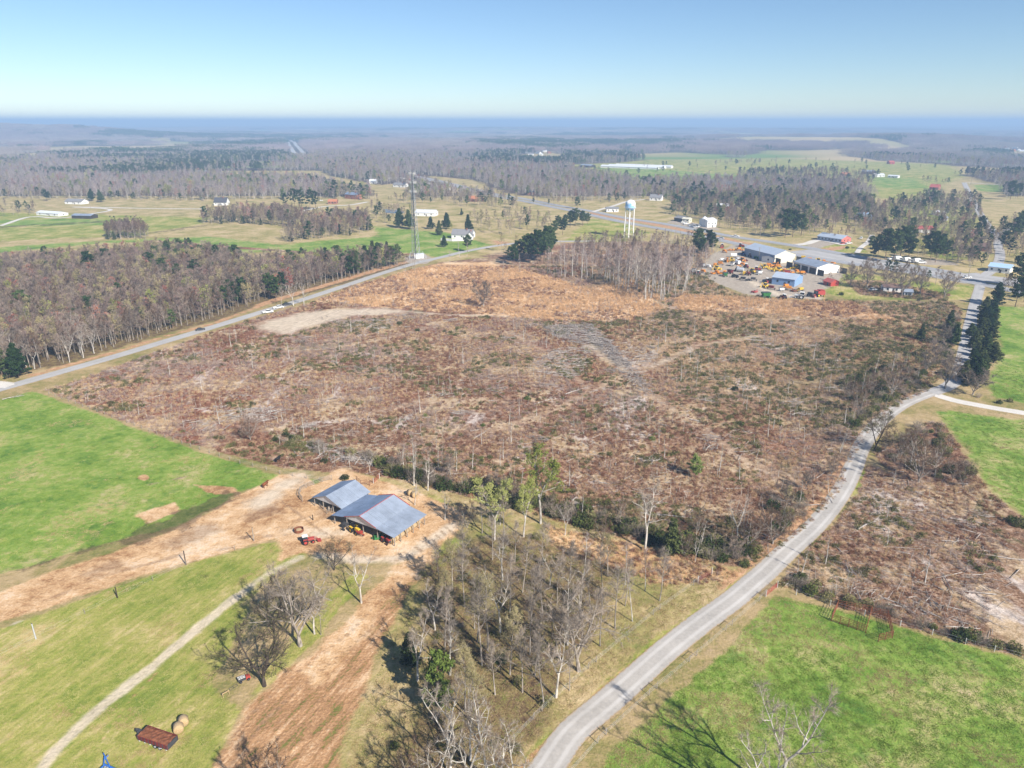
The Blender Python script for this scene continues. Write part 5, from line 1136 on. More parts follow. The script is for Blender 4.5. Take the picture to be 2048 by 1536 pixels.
def hay_mat():
    k = NT('hay'); f = k.noise(5, 4, .7, k.mapv(k.obco(), (1, 4, 4))); return k.bsdf(k.ramp(f, [(.3, (.26, .17, .08)), (.6, (.52, .38, .21)), (.75, (.6, .46, .28))]), .95, .05)
M_hay = hay_mat()

def gable_at(name, label, cat, cx, cy, rz, Wd, L, h, r, wall, roof, group=None, over=.45, gable=None, wins=(3, 1), door=True, th=.16, chimney=False):
    """gabled building: local y is the ridge, local x crosses it"""
    o = empty(name, (cx, cy, gz1(cx, cy)-.02), rz, label, cat, group)
    w = MB(); w.prism([(-Wd/2, 0), (Wd/2, 0), (Wd/2, h), (0, r), (-Wd/2, h)], -L/2, L/2)
    w.part('wall', wall, o)
    if gable is not None:
        for s in (-1, 1):
            g_ = MB(); g_.prism([(-Wd/2, 0), (Wd/2, 0), (Wd/2, h), (0, r), (-Wd/2, h)], s*(L/2+.02)-.015, s*(L/2+.02)+.015); g_.part('gable_wall', gable, o)
    sl = (r-h)/(Wd/2); e = over; rf = MB(); z1 = h-e*sl
    rf.slab([(-Wd/2-e, -L/2-e, z1+th+.03), (0, -L/2-e, r+th+.03), (0, L/2+e, r+th+.03), (-Wd/2-e, L/2+e, z1+th+.03)], th)
    rf.slab([(0, -L/2-e, r+th+.03), (Wd/2+e, -L/2-e, z1+th+.03), (Wd/2+e, L/2+e, z1+th+.03), (0, L/2+e, r+th+.03)], th)
    rp = rf.part('roof', roof, o)
    if chimney: c = MB(); c.box((Wd*.12, L*.2, r+.4), (.8, .8, 1.6)); c.part('chimney', M_brick, rp)
    ww = MB(); ww.box((0, 0, 0), (.08, 1.1, 1.2)); wm = None
    def win(x, y, z, rot):
        nonlocal wm
        if wm is None: a = ww.part('window', M_glass, o); wm = a.data
        else: a = obj('window', wm, o)
        a.location = (x, y, z); a.rotation_euler = (0, 0, rot)
    for s in (-1, 1):
        for i in range(wins[0]): win(s*(Wd/2+.03), L*((i+.5)/wins[0]-.5), h*.58, 0)
        for i in range(wins[1]): win(Wd*((i+.5)/max(1, wins[1])-.5)*.7, s*(L/2+.05), h*.58, math.pi/2)
    if door:
        d = MB(); d.box((Wd/2+.04, L*.08, 1.03), (.07, 1.05, 2.06)); d.box((-Wd/2-.04, -L*.08, 1.03), (.07, 1.05, 2.06)); d.part('door', M_dark, o)
    return o
def gable(name, label, cat, a, b, depth, h, r, wall, roof, along=True, **kw):
    A = np.array(P(*a)); B = np.array(P(*b)); d = B-A; L = np.linalg.norm(d); u = d/L; n = np.array([-u[1], u[0]])
    if n @ A < 0: n = -n
    c = (A+B)/2 + n*depth/2; ang = math.atan2(u[1], u[0])
    return gable_at(name, label, cat, c[0], c[1], ang-math.pi/2 if along else ang, depth if along else L, L if along else depth, h, r, wall, roof, **kw)

# ---- the two hay barns
def barn(name, label, a, u, W_, D_, sections, posts, eave):
    ang = math.atan2(u[1], u[0]); o = empty(name, (a[0], a[1], 0), ang, label, 'barn')
    for (x0, z0, x1, z1, m) in sections:
        rows = max(1, round(abs(x1-x0)/2.4)); y0, y1 = -.45, D_+.35; n = 5
        for j in range(n):                                   # metal sheets lapped side by side
            b = MB(); ya = y0+(y1-y0)*j/n; yb = y0+(y1-y0)*(j+1)/n-.03; dz = .012*(j % 2)
            b.slab([(x0, ya, z0+.05+dz), (x1, ya, z1+.05+dz), (x1, yb, z1+.05+dz), (x0, yb, z0+.05+dz)], .045)
            for q in np.arange(ya+.3, yb, .6): b.bar((x0, q, z0+.065), (x1, q, z1+.065), .014, n=4)
            b.part('roof_sheet', m, o)
    for (x, y, z) in posts:
        b = MB(); b.box((x, y, z/2-.05), (.17, .17, z+.1)); b.part('post', M_post, o)
    return o, ang
u_b = (.851, -.525)
S1 = [(-.35, 2.35, 4.15, 3.25, M_roofb), (3.95, 3.35, 8.9, 5.0, M_roofb), (8.92, 5.0, 13.75, 3.42, M_roofg), (13.6, 3.36, 19.0, 2.55, M_roofg)]  # left slopes get the darker, bluer metal: their shade is put into the colour
P1 = [(.1, .1, 2.35), (4.1, .1, 3.2), (8.9, .4, 4.5), (13.6, .1, 3.25), (18.6, .1, 2.5), (.1, 10.8, 2.35), (4.1, 10.8, 3.2), (13.6, 10.8, 3.25), (18.6, 10.9, 2.5), (18.6, 2.3, 2.5), (18.6, 4.5, 2.5), (18.6, 6.7, 2.5), (18.6, 8.9, 2.5), (4.1, 5.4, 3.2), (13.6, 5.4, 3.25)]
hb, hb_ang = barn('hay_barn', 'large open hay barn with blue grey roof edged in red trim', P(669, 1047), u_b, 18.65, 11.1, S1, P1, 2.4)
t = MB(); t.bar((8.9, -.5, 5.1), (8.9, 11.5, 5.1), .07, n=5); t.part('ridge_trim', M_red, hb)
t = MB(); t.bar((8.9, -.5, 5.08), (13.8, -.5, 3.48), .065, n=5); t.bar((8.9, -.5, 5.08), (3.9, -.5, 3.38), .065, n=5); t.part('rake_trim', M_red, hb)
t = MB(); t.bar((8.9, 11.5, 5.08), (13.8, 11.5, 3.48), .10, n=5); t.bar((8.9, 11.5, 5.08), (3.9, 11.5, 3.38), .10, n=5); t.part('rake_trim', M_red, hb)
def tri_wall(o, pts, y, m, name='gable_wall'):
    b = MB(); b.prism(pts, y-.03, y+.03); return b.part(name, m, o)
tri_wall(hb, [(4.1, 2.75), (13.6, 2.75), (13.6, 3.25), (8.9, 4.86), (4.1, 3.25)], 0.02, M_galv)
tri_wall(hb, [(4.1, 0), (13.6, 0), (13.6, 3.25), (8.9, 4.86), (4.1, 3.25)], 10.95, M_galv, 'back_wall')
b = MB(); b.box((2.1, 10.95, 1.15), (3.9, .06, 2.3)); b.part('back_wall', M_galv, hb); b = MB(); b.box((13.55, 7.6, 1.6), (.06, 6.5, 3.2)); b.part('inner_wall', M_postd, hb)
S2 = [(-.3, 2.45, 4.95, 4.45, M_roofb), (4.97, 4.45, 10.2, 2.5, M_roofg)]  # darker left slope, lighter right slope: sun and shade painted into the metals
P2 = [(.1, .1, 2.5), (3.2, .1, 3.6), (6.6, .1, 3.7), (9.7, .1, 2.6), (.1, 9.1, 2.5), (9.7, 9.1, 2.6), (9.7, 4.6, 2.6), (.1, 4.6, 2.5)]
sb, _ = barn('cattle_barn', 'smaller plain grey gabled barn joined to the red trimmed hay barn', (-49.3, 155.9), (.84, -.543), 9.8, 9.3, S2, P2, 2.5)
tri_wall(sb, [(.1, 2.35), (9.7, 2.35), (9.7, 2.5), (4.96, 4.35), (.1, 2.45)], .02, M_galv); b = MB(); b.box((4.9, 9.2, 1.2), (9.6, .06, 2.4)); b.part('back_wall', M_postd, sb)
b = MB(); b.box((4.9, 3.0, .6), (.08, 6, 1.2)); b.part('stall_divider', M_post, sb)

def bar_world(local, a, ang): c, s = math.cos(ang), math.sin(ang); return (a[0]+local[0]*c-local[1]*s, a[1]+local[0]*s+local[1]*c)
def make_bale():
    o = empty('hay_bale', (0, 0, 0), 0, 'round hay bale', 'hay bale'); b = MB()
    b.lathe([(0, -.62), (.62, -.62), (.72, -.55), (.75, 0), (.72, .55), (.62, .62), (0, .62)], 18); v = np.vstack(b.v); b.v = [np.stack([v[:, 0], v[:, 2], v[:, 1]+.73], 1)]
    b.part('bale', M_hay, o, True)
    r_ = MB()
    for y in (-.35, -.1, .15, .4):
        an = np.arange(18)*2*math.pi/18; r_.add([(math.cos(q)*.757, yy, math.sin(q)*.757+.73) for yy in (y, y+.05) for q in an], [(i, (i+1) % 18, 18+(i+1) % 18, 18+i) for i in range(18)])
    r_.part('twine', M_post, o); return o
BALE = make_bale(); first_bale = [True]
def bale(x, y, rz, label, group=None, s=1.0):
    if first_bale[0]: first_bale[0] = False; BALE.location = (x, y, 0); BALE.rotation_euler = (0, 0, rz); BALE['label'] = label; o = BALE; BALE.scale = (s,)*3
    else: o = dup(BALE, (x, y, 0), rz, s, label)
    if group: o['group'] = group
    elif 'group' in o: del o['group']
for bx, by, lab in [(820, 990, 'left of the two round hay bales on the grass behind the barn'), (829, 994, 'right of the two round hay bales on the grass behind the barn'), (358, 1463, 'straw coloured round bale nearer the rusty trailer'), (368, 1449, 'greyer round bale of the pair by the rusty trailer')]:
    x, y = P(bx, by); bale(x, y, .5, lab, s=1.05)
for i in range(7):
    x, y = bar_world((17.3, .9+i*1.5), P(669, 1047), hb_ang); bale(x, y, hb_ang, 'round bale stored in the open side of the hay barn', 'round bales stored in the hay barn side')
# ---- equipment yard
def door_on(o, x, y, w, h, m, ax='x', name='roll_door'):
    b = MB(); b.box((x, y, h/2), (.07, w, h) if ax == 'x' else (w, .07, h)); b.part(name, m, o)
ya = gable('workshop', 'largest blue grey metal workshop with white gable in the equipment yard', 'building', (1488,511), (1548,527), 17, 5.6, 8.4, M_bluegrey, M_roofl, gable=M_cream, wins=(0, 0), door=False)
door_on(ya, 8.55, 20, 5, 4.2, M_dark); door_on(ya, -8.55, 20, 5, 4.2, M_dark)
yx = gable('office_annex', 'low grey roofed annex against the white gable of the workshop', 'building', (1549,527), (1586,519), 10, 3.4, 4.4, M_white, M_roofg, along=True, wins=(3, 1))
yb = gable('machine_shed', 'grey roofed open shed with white right gable among orange machines', 'building', (1586,537), (1632,549), 18, 4.6, 6.6, M_white, M_roofg, gable=M_white, wins=(0, 0), door=False)
for i in range(5): door_on(yb, -9.05, -14+7*i, 5.5, 3.6, M_dark); door_on(yb, 9.05, -14+7*i, 5.5, 3.6, M_dark)
yc = gable('blue_workshop', 'blue walled workshop with pale roof at the front of the yard', 'building', (1543,568), (1588,574), 15, 4.2, 6.2, M_blue, M_roofl, gable=M_blue, wins=(2, 0)); door_on(yc, 0, -8, 3, 3, M_dark, 'y'); 
gable('red_shed', 'small red roofed shed at the scrubby end of the yard', 'shed', (1646,569), (1661,573), 6, 2.3, 3.7, M_red, M_roofr, wins=(0, 0))
st = gable('store', 'long low store with white roof and red gable beside the highway', 'building', (1634,480), (1682,487), 13, 3.4, 5.6, M_bluegrey, M_roofl, gable=paint('gable_red', (.55, .17, .14), wear=.12), wins=(7, 2))
HOUSES = [('house','white house with grey roof behind the white fence and pine','house',(903,477),(944,478),13,3.2,6.8,M_white,M_roofs,True),('house_wing','white front gable wing of the fenced white house','house',(934,479),(946,479),9,3.1,6.0,M_white,M_roofs,False),
 ('barn','long white roofed barn on the tan lawn right of the lattice tower','barn',(830,432),(869,433),13,3.6,5.8,M_white,M_roofw,True),('red_building','bright red metal building framed by trees behind the highway','building',(1432,421),(1459,421),15,4.5,6.5,M_red,M_roofw,True),
 ('shop','tall pale blue shop beside the silver bin on the highway','building',(1414,455),(1433,454),13,6.0,7.6,M_white,M_roofw,True),('shop','dark roofed low shop left of the parked white cars','building',(1348,442),(1364,444),11,3.2,4.8,M_postd,M_roofs,True),('awning','cream roofed open awning in front of the dark roofed shop','building',(1364,445),(1378,446),8,3.6,4.4,M_cream,M_cream,True),
 ('garage','small white garage with dark doors where the hill drive leaves the highway','building',(1213,424),(1237,424),9,3.4,4.8,M_white,M_roofs,True),('hill_house','white house with grey roof at the end of the hill drive','house',(1299,401),(1322,402),10,3.6,7.0,M_white,M_roofs,True),
 ('brick_house','long brick house with rust roof under the trees above the tan lawn','house',(935,403),(960,404),11,3.0,6.2,M_brick,M_roofo,True),('house','dark roofed house with pale dormers left of the highway pines','house',(1055,389),(1068,389),10,3,6,M_brick,M_roofd,True),
 ('farmhouse','dark steep roofed white house far left at the wood edge','house',(428,411),(453,411),11,3.4,8.4,M_white,M_roofd,True),('white_shed','long low white roofed shed on the left farm','shed',(73,430),(117,433),11,2.6,4.0,M_white,M_roofw,True),('open_shed','silver roofed open shed with dark front on the left farm','shed',(144,437),(182,438),10,3.0,4.2,M_postd,M_roofg,True),
 ('farmhouse','grey roofed farmhouse half hidden by trees on the left farm','house',(130,408),(163,409),11,3.0,5.6,M_white,M_roofs,True),('small_house','small orange roofed house on the lane in the left fields','house',(656,408),(673,408),9,2.8,5.0,M_brick,M_roofo,True),('brick_house','two storey brick house with blue grey roof below the far pines','house',(690,397),(714,399),11,5.2,7.6,M_brick,M_roofb,True),
 ('far_shed','lone silver shed in the tan field at the far wood edge','shed',(390,348),(411,348),14,3.6,5.4,M_postd,M_roofg,True),('far_house','white house with grey roof below the far hillock road','house',(786,374),(809,375),12,3.4,6.2,M_white,M_roofs,True),('far_house','small white house left of the hillock','house',(739,367),(753,367),11,3.4,6.2,M_white,M_roofw,True),
 ('far_house','pale low house at the foot of the far woods left of the hillock','house',(680,344),(698,344),12,3.4,5.6,M_cream,M_roofs,True),('far_house','pale house on top of the far hillock','house',(766,341),(779,341),12,3.4,6.4,M_cream,M_roofs,True),
 ('hay_shed','silver shed left of the long poultry houses','shed',(1160,335),(1181,336),18,4,6,M_postd,M_roofg,True),('pond_house','pale roofed house beside the blue pond','house',(1466,370),(1483,370),14,3.4,6,M_white,M_roofw,True),('pond_house','white house right of the pond end','house',(1513,372),(1533,372),14,3.4,6,M_white,M_roofw,True),
 ('farmhouse','orange roofed house at the left of the far right farm','house',(1686,353),(1700,353),12,3.4,6,M_brick,M_roofo,True),('farm_barn','silver roofed open barn of the far right farm','barn',(1722,349),(1746,350),16,4.4,6.6,M_postd,M_roofg,True),('farmhouse','white house of the far right farm beside a dark cedar','house',(1750,355),(1769,355),13,3.4,5.6,M_white,M_roofw,True),('farm_shed','long white shed right of the far farm cedar','shed',(1775,356),(1795,357),10,3,4.4,M_white,M_roofw,True),
 ('far_barn','tiny red barn at the edge of the far right woods','barn',(1779,329),(1789,329),14,4,7,M_red,M_roofr,True),('brick_house','red brick house with white front in the bare orange trees','house',(1858,379),(1876,380),12,3.4,7,M_brick,M_roofr,True),('house','pale blue grey house under bare trees behind the store','house',(1722,441),(1744,439),11,3.6,6.2,M_bluegrey,M_skyblue,True),
 ('house','white roofed house in the trees above the red roofed one','house',(1873,431),(1891,431),10,3,4.8,M_white,M_roofw,True),('house','small white outbuilding right of the red roofed house yard','shed',(1887,441),(1895,441),6,2.8,4.0,M_white,M_roofg,True),('red_roofed_house','long house with pinkish red roof above the tall pines','house',(1826,465),(1867,466),11,3.0,5.2,M_white,M_roofr,True),('house','brown roofed house by the winding grey road','house',(1944,501),(1974,503),12,3,5.2,M_brick,M_roofn,True),
 ('house','bright sky blue roofed building beside the junction pine','building',(1975,543),(2018,548),12,3.4,5.0,M_white,M_skyblue,True),('mobile_home','mauve brown roofed low home behind the hedge trees','house',(1766,583),(1801,585),7,2.6,3.6,M_white,M_roofn,True),('house','tan house under bare trees below the great round evergreen','house',(1903,405),(1919,405),10,3,5.4,M_cream,M_roofn,True),('hedge_shed','low tin shed half hidden behind the hedge trees','shed',(1808,592),(1824,593),6,2.4,3.4,M_galv,M_roofg,True)]
for nm, lab, cat, a, b_, dp, h, r, mw, mr, al in HOUSES: gable(nm, lab, cat, a, b_, dp, h, r, mw, mr, along=al, wins=(3 if dp > 8 else 2, 1), chimney=(cat == 'house' and r > 5.9))
FH = [(1046,304),(1056,306),(1066,303),(1077,307),(1088,304),(1098,306),(1062,310),(1082,311),(1994,300),(2004,302),(2014,299),(2025,302),(2036,300),(2044,303),(2010,295),(2030,296)]
for i, (hx, hy) in enumerate(FH):
    w_ = 'white village left of the long poultry houses' if hx < 1500 else 'pale settlement at the far right edge'
    q = P(hx, hy); gable_at('far_house', 'tiny house in the far '+w_, 'house', q[0], q[1], i*1.3, 10, 16, 3.5, 6.5, [M_white, M_cream, M_brick][i % 3], [M_roofs, M_roofw, M_roofo][i % 3], group='tiny houses of the far '+w_, wins=(2, 0), door=False)
A3 = np.array(P(1200, 336)); B3 = np.array(P(1314, 340)); uu = (B3-A3)/np.linalg.norm(B3-A3); n3 = np.array([-uu[1], uu[0]]); n3 = n3*np.sign(n3 @ A3)
for i, w_ in enumerate(('nearest', 'middle', 'farthest')):
    c = (A3+B3)/2+n3*(7+24*i)+uu*(6*i); gable_at('poultry_house', w_+' of three long white roofed poultry houses in the far green field', 'barn', c[0], c[1], math.atan2(uu[1], uu[0])-math.pi/2, 13, 122, 3.2, 5.6, M_white, M_roofw, group='long white poultry houses in the far field', wins=(0, 1), door=False)
# ---- fences
def fence(name, label, pts, spacing, hgt, rails, m, cat='fence', pr=.06, rr_=.03, world=False, mr=None, n=6):
    c = np.array(pts if world else PL(pts)); o = empty(name, (c[0][0], c[0][1], 0), 0, label, cat); pb = MB(); pb.bar((0, 0, -.1), (0, 0, hgt), pr, n=n); pm_ = pb.me('post', m); allp = []
    for i in range(len(c)-1):
        L = np.linalg.norm(c[i+1]-c[i]); k = max(1, round(L/spacing))
        for j in range(k+(i == len(c)-2)): allp.append(c[i]+(c[i+1]-c[i])*j/k)
    for q in allp: obj('post', pm_, o, (q[0]-c[0][0], q[1]-c[0][1], gz1(q[0], q[1])))
    for z in rails:
        b = MB()
        for i in range(len(c)-1): b.bar((*(c[i]-c[0]), z), (*(c[i+1]-c[0]), z), rr_, n=4)
        b.part('rail' if rr_ > .012 else 'wire', mr or m, o)
    return o
fence('wire_fence', 'line of pale posts and wire along the edge of the left pasture', [(98,789),(240,841),(330,875),(400,900),(480,927),(560,948),(640,962)], 4.2, 1.25, (.5, .85, 1.15), M_post, pr=.08, rr_=.008, mr=M_galv)
fence('corral', 'grey board corral curving around the small barn', [(605,1003),(598,994),(601,984),(613,976),(628,970),(645,964),(664,960)], 2.4, 1.5, (.4, .8, 1.2, 1.45), M_post, rr_=.05)
fence('corral', 'dark gate fence between the small barn and the plain field', [(640,1017),(654,1028),(664,1026)], 2.4, 1.4, (.5, .9, 1.3), M_post, rr_=.04)
fence('corral', 'reddish board fence running from the barns to the red gate', [(713,962),(722,970),(740,972),(748,966)], 2.2, 1.5, (.5, .9, 1.35), M_rust, rr_=.05)
fence('pen', 'left rusty cattle pen at the top of the right pasture', [(1662,1243),(1674,1216),(1741,1228),(1731,1266),(1662,1243)], 1.6, 1.9, (.35, .7, 1.05, 1.4, 1.8), M_rust, cat='pen', rr_=.045)
fence('pen', 'right rusty cattle pen joined to the left one', [(1742,1230),(1774,1236),(1784,1277),(1756,1284)], 1.6, 1.8, (.35, .7, 1.05, 1.4, 1.75), M_rust, cat='pen', rr_=.045)
fence('white_fence', 'solid white plank fence in front of the fenced white house', [(882,481),(905,483),(930,482),(944,480)], 1.2, 1.9, (.3, .6, .9, 1.2, 1.5, 1.8), M_white, pr=.14, rr_=.17)
fence('wire_fence', 'line of short posts along the top edge of the right pasture', [(1592,1190),(1660,1211),(1800,1252),(1930,1288),(2048,1318),(2200,1352)], 5.5, 1.3, (.5, 1.1), M_conc, pr=.08, rr_=.008, mr=M_galv)
fence('wire_fence', 'faint post and wire fence below the pale dirt band', [(0,1313),(72,1278),(170,1228),(235,1196),(372,1130),(470,1100)], 9, 1.2, (.5, 1.0), M_post, pr=.05, rr_=.006, mr=M_galv)
def braced(name, label, pts, m):
    c = PL(pts); o = empty(name, (c[0][0], c[0][1], 0), 0, label, 'fence'); b = MB(); b.bar((0, 0, -.1), (0, 0, 1.5), .06); pm_ = b.me('post', m)
    for i, q in enumerate(c):
        d = c[min(i+1, len(c)-1)]-c[max(i-1, 0)]; d = d/np.linalg.norm(d)*1.1; q0 = q-c[0]
        obj('post', pm_, o, (*(q0-d), 0)); obj('post', pm_, o, (*(q0+d), 0)); r_ = MB(); r_.bar((*(q0-d), 1.25), (*(q0+d), 1.25), .04); r_.part('brace_rail', m, o)
    for z in (.5, .9, 1.25):
        w = MB()
        for i in range(len(c)-1): w.bar((*(c[i]-c[0]), z), (*(c[i+1]-c[0]), z), .009, n=3)
        w.part('wire', M_galv, o)
braced('brace_fence', 'pale H braced fence along the pasture side of the gravel road', [(1060,1640),(1204,1478),(1306,1384),(1386,1318),(1458,1256),(1524,1198)], M_post)
braced('brace_fence', 'white H braced fence along the grove side of the gravel road', [(1010,1500),(1076,1431),(1185,1331),(1313,1225),(1393,1167)], M_post)
def gate(label, a, b, m, hgt=1.25):
    A = np.array(P(*a)); B = np.array(P(*b)); L = np.linalg.norm(B-A); o = empty('gate', (A[0], A[1], 0), math.atan2(*(B-A)[::-1]), label, 'gate')
    f = MB(); [f.bar((0, 0, z), (L, 0, z), .035, n=5) for z in np.linspace(.2, hgt, 5)]; f.part('bars', m, o); s = MB(); [s.bar((x, 0, .15), (x, 0, hgt+.02), .035, n=5) for x in (0, L/2, L)]; s.part('upright', m, o)
    for x in (-.25, L+.25): p_ = MB(); p_.bar((x, 0, 0), (x, 0, hgt+.35), .09); p_.part('gate_post', M_conc, o)
gate('orange red tube gate at the corner of the right pasture', (1533,1192), (1553,1176), M_red); gate('dark red tube gate in the fence above the grove', (1397,1164), (1422,1149), M_maroon); gate('bright red gate behind the barns by the white trees', (748,966), (758,958), M_red)
def pole(label, bx, by, ty, m=M_postd, arm=False, r0=.13):
    x, y = P(bx, by); h = height(bx, by, ty); o = empty('utility_pole' if arm else 'wooden_post', (x, y, 0), 0, label, 'pole'); b = MB(); b.bar((0, 0, -.2), (0, 0, h), r0, r2=r0*.75, n=8); b.part('shaft', m, o)
    if arm: a = MB(); a.box((0, 0, h-.6), (2.4, .12, .14)); a.part('crossarm', m, o); i_ = MB(); [i_.bar((q, 0, h-.52), (q, 0, h-.28), .06) for q in (-1.1, -.5, .5, 1.1)]; i_.part('insulator', M_conc, o)
    else: a = MB(); a.bar((0, 0, h), (0, 0, h+.05), r0*.8, n=8); a.part('cap', M_postd, o)
pole('leaning dark post in the bare dirt above the field', 372, 1129.5, 1101); pole('grey post at the end of the dirt band', 508, 1082, 1054, M_post); pole('short black post on the green verge of the field', 235, 1196, 1173); pole('pale grey post at the left of the field', 72, 1278, 1244, M_galv); pole('low dark post just left of the barn track', 626, 1040, 1030)
for lab, x, y, t in [('utility pole by the highway left of the store', 1520, 476, 448), ('slim utility pole in the tan lawn right of the white house', 1002, 467, 445), ('utility pole behind the store', 1709, 462, 438), ('tall light pole beside the largest workshop', 1517, 520, 494), ('utility pole near the left farm drive', 181, 416, 396), ('utility pole at the junction corner', 1935, 560, 530), ('utility pole by the far straight road', 1941, 370, 356), ('utility pole by the left wood edge on the paved road', 830, 545, 520)]: pole(lab, x, y, t, M_post, True, .17)
# ---- water tower
x, y = P(1257, 476); wt = empty('water_tower', (x, y, 0), .3, 'white and blue water tower on slim white legs beyond the woodlot', 'water tower')
def tank_mat():
    k = NT('tank_paint'); o_ = k.obco(); sx = k.n.new('ShaderNodeSeparateXYZ'); k.l.new(o_, sx.inputs[0]); f = k.noise(.32, 1, .3, o_)
    a = k.math('ADD', k.math('MULTIPLY', k.math('ADD', sx.outputs[0], k.math('MULTIPLY', sx.outputs[1], .4)), -.06), k.math('MULTIPLY', k.math('SUBTRACT', 26.6, sx.outputs[2]), .11))
    c = k.mix(k.rng(k.math('ADD', a, k.math('SUBTRACT', f, .5)), .02, .10), (.80, .79, .74), (.28, .52, .78)); return k.bsdf(c, .4, .4)
b = MB(); b.lathe([(0, 30.6), (1.2, 30.5), (2.6, 30.0), (3.6, 29.2), (4.05, 28.2), (4.1, 27.2), (4.1, 24.6), (3.9, 23.8), (3.2, 22.9), (2.0, 22.2), (.7, 21.9), (0, 21.9)], 32); b.part('tank', tank_mat(), wt, True)
b = MB(); b.lathe([(4.12, 24.4), (4.75, 24.4), (4.75, 24.52), (4.12, 24.52)], 32); an = np.arange(16)*math.pi/8
[b.bar((4.7*math.cos(q), 4.7*math.sin(q), 24.5), (4.7*math.cos(q), 4.7*math.sin(q), 25.5), .03, n=4) for q in an]; [b.bar((4.7*math.cos(q), 4.7*math.sin(q), 25.5), (4.7*math.cos(q+math.pi/8), 4.7*math.sin(q+math.pi/8), 25.5), .03, n=4) for q in an]; b.part('balcony', M_white, wt)
b = MB(); b.bar((0, 0, 0), (0, 0, 22.2), .45, n=10); b.part('riser', M_white, wt); b = MB(); b.bar((0, 0, 30.5), (0, 0, 31.3), .12); b.part('vent', M_white, wt)
for i in range(6):
    q = i*math.pi/3; c_, s_ = math.cos(q), math.sin(q); b = MB(); b.bar((4.4*c_, 4.4*s_, -.1), (3.8*c_, 3.8*s_, 24.3), .26, n=8); b.part('leg', M_white, wt)
    q2 = q+math.pi/3; b = MB()
    for z in (8, 16):
        r1 = 4.4-.6*z/24.3; b.bar((r1*c_, r1*s_, z), (r1*math.cos(q2), r1*math.sin(q2), z), .1, n=5)
    for z0, z1 in ((0, 8), (8, 16), (16, 24)):
        ra, rb = 4.4-.6*z0/24.3, 4.4-.6*z1/24.3; b.bar((ra*c_, ra*s_, z0), (rb*math.cos(q2), rb*math.sin(q2), z1), .045, n=4); b.bar((ra*math.cos(q2), ra*math.sin(q2), z0), (rb*c_, rb*s_, z1), .045, n=4)
    b.part('brace', M_white, wt)
# ---- lattice mast
x, y = P(832, 517); ct = empty('lattice_tower', (x, y, 0), .35, 'tall grey lattice telephone tower with antenna arrays beside the left wood', 'tower'); HT = 58.5
def tri(z, i): r = (3.3+( .55-3.3)*z/HT); a = i*2*math.pi/3+.2; return np.array([r*math.cos(a), r*math.sin(a), z])
for i in range(3): b = MB(); b.bar(tri(0, i), tri(HT, i), .19, n=6, r2=.1); b.part('leg', [M_mast, M_steel, M_dark][i], ct)  # pale and dark steels paint in the lit and shaded legs
zs = [0]; 
while zs[-1] < HT-1.5: zs.append(min(HT, zs[-1]+max(1.6, 5.2*(1-zs[-1]/HT)+.6)))
for i in range(3):
    b = MB(); j = (i+1) % 3
    for z0, z1 in zip(zs[:-1], zs[1:]): b.bar(tri(z0, i), tri(z1, j), .068, n=4); b.bar(tri(z0, j), tri(z1, i), .068, n=4); b.bar(tri(z1, i), tri(z1, j), .06, n=4)
    b.part('bracing', M_mast, ct)
b = MB(); b.bar((.3, .2, 0), (.15, .1, HT), .22, n=6); b.part('cable_run', M_dark, ct); b = MB(); b.bar((0, 0, HT), (0, 0, HT+2.2), .04, n=4); b.part('lightning_rod', M_dark, ct)
ab = MB(); ab.box((0, 0, 0), (.24, .14, 1.8)); am = ab.me('antenna', M_conc)
for z in (57.2, 51.5, 45.6):
    f = MB()
    for s in range(3):
        a0 = s*2*math.pi/3+.2+math.pi/3; c0 = np.array([math.cos(a0), math.sin(a0)]); t0 = np.array([-c0[1], c0[0]]); m0 = c0*1.9
        f.bar((*(m0-t0*1.7), z), (*(m0+t0*1.7), z), .06, n=4); f.bar((0, 0, z), (*m0, z), .06, n=4)
        for k_ in (-1.6, -.5, .5, 1.6): q = m0+t0*k_+c0*.12; obj('antenna', am, ct, (*q, z), a0+math.pi/2)
    f.part('antenna_frame', M_galv, ct)
x, y = P(838, 516); cab = empty('equipment_cabin', (x, y, 0), .2, 'white equipment cabin at the foot of the lattice tower', 'cabin'); b = MB(); b.box((0, 0, 1.45), (6.5, 3.6, 2.9)); b.part('wall', M_white, cab); b = MB(); b.box((0, 0, 3.0), (6.9, 4.0, .18)); b.part('roof', M_roofw, cab); door_on(cab, 1.2, -1.83, 1.1, 2.1, M_galv, 'y', 'door')
fence('compound_fence', 'pale chain fence around the tower compound', [(818,520),(822,509),(845,508),(853,518),(838,525),(818,520)], 2.6, 2.3, (.2, 1.2, 2.25), M_galv, rr_=.03)
x, y = P(1408, 453); si = empty('grain_bin', (x, y, 0), 0, 'silver grain bin left of the tall pale blue shop', 'silo'); b = MB(); b.lathe([(2.6, 0), (2.6, 7.2)], 20); b.part('wall', M_galv, si, True); b = MB(); b.lathe([(2.75, 7.15), (.35, 9.2), (0, 9.25)], 20); b.part('roof', M_roofw, si, True)
x, y = P(1944, 472); tk = empty('water_tank', (x, y, 0), 0, 'pale round tank beside the winding grey road', 'tank'); b = MB(); b.lathe([(2.6, 0), (2.6, 4.2), (2.3, 4.6), (0, 4.9)], 20); b.part('shell', M_conc, tk, True); b = MB(); b.bar((0, 0, 4.8), (0, 0, 5.2), .3); b.part('hatch', M_dark, tk)

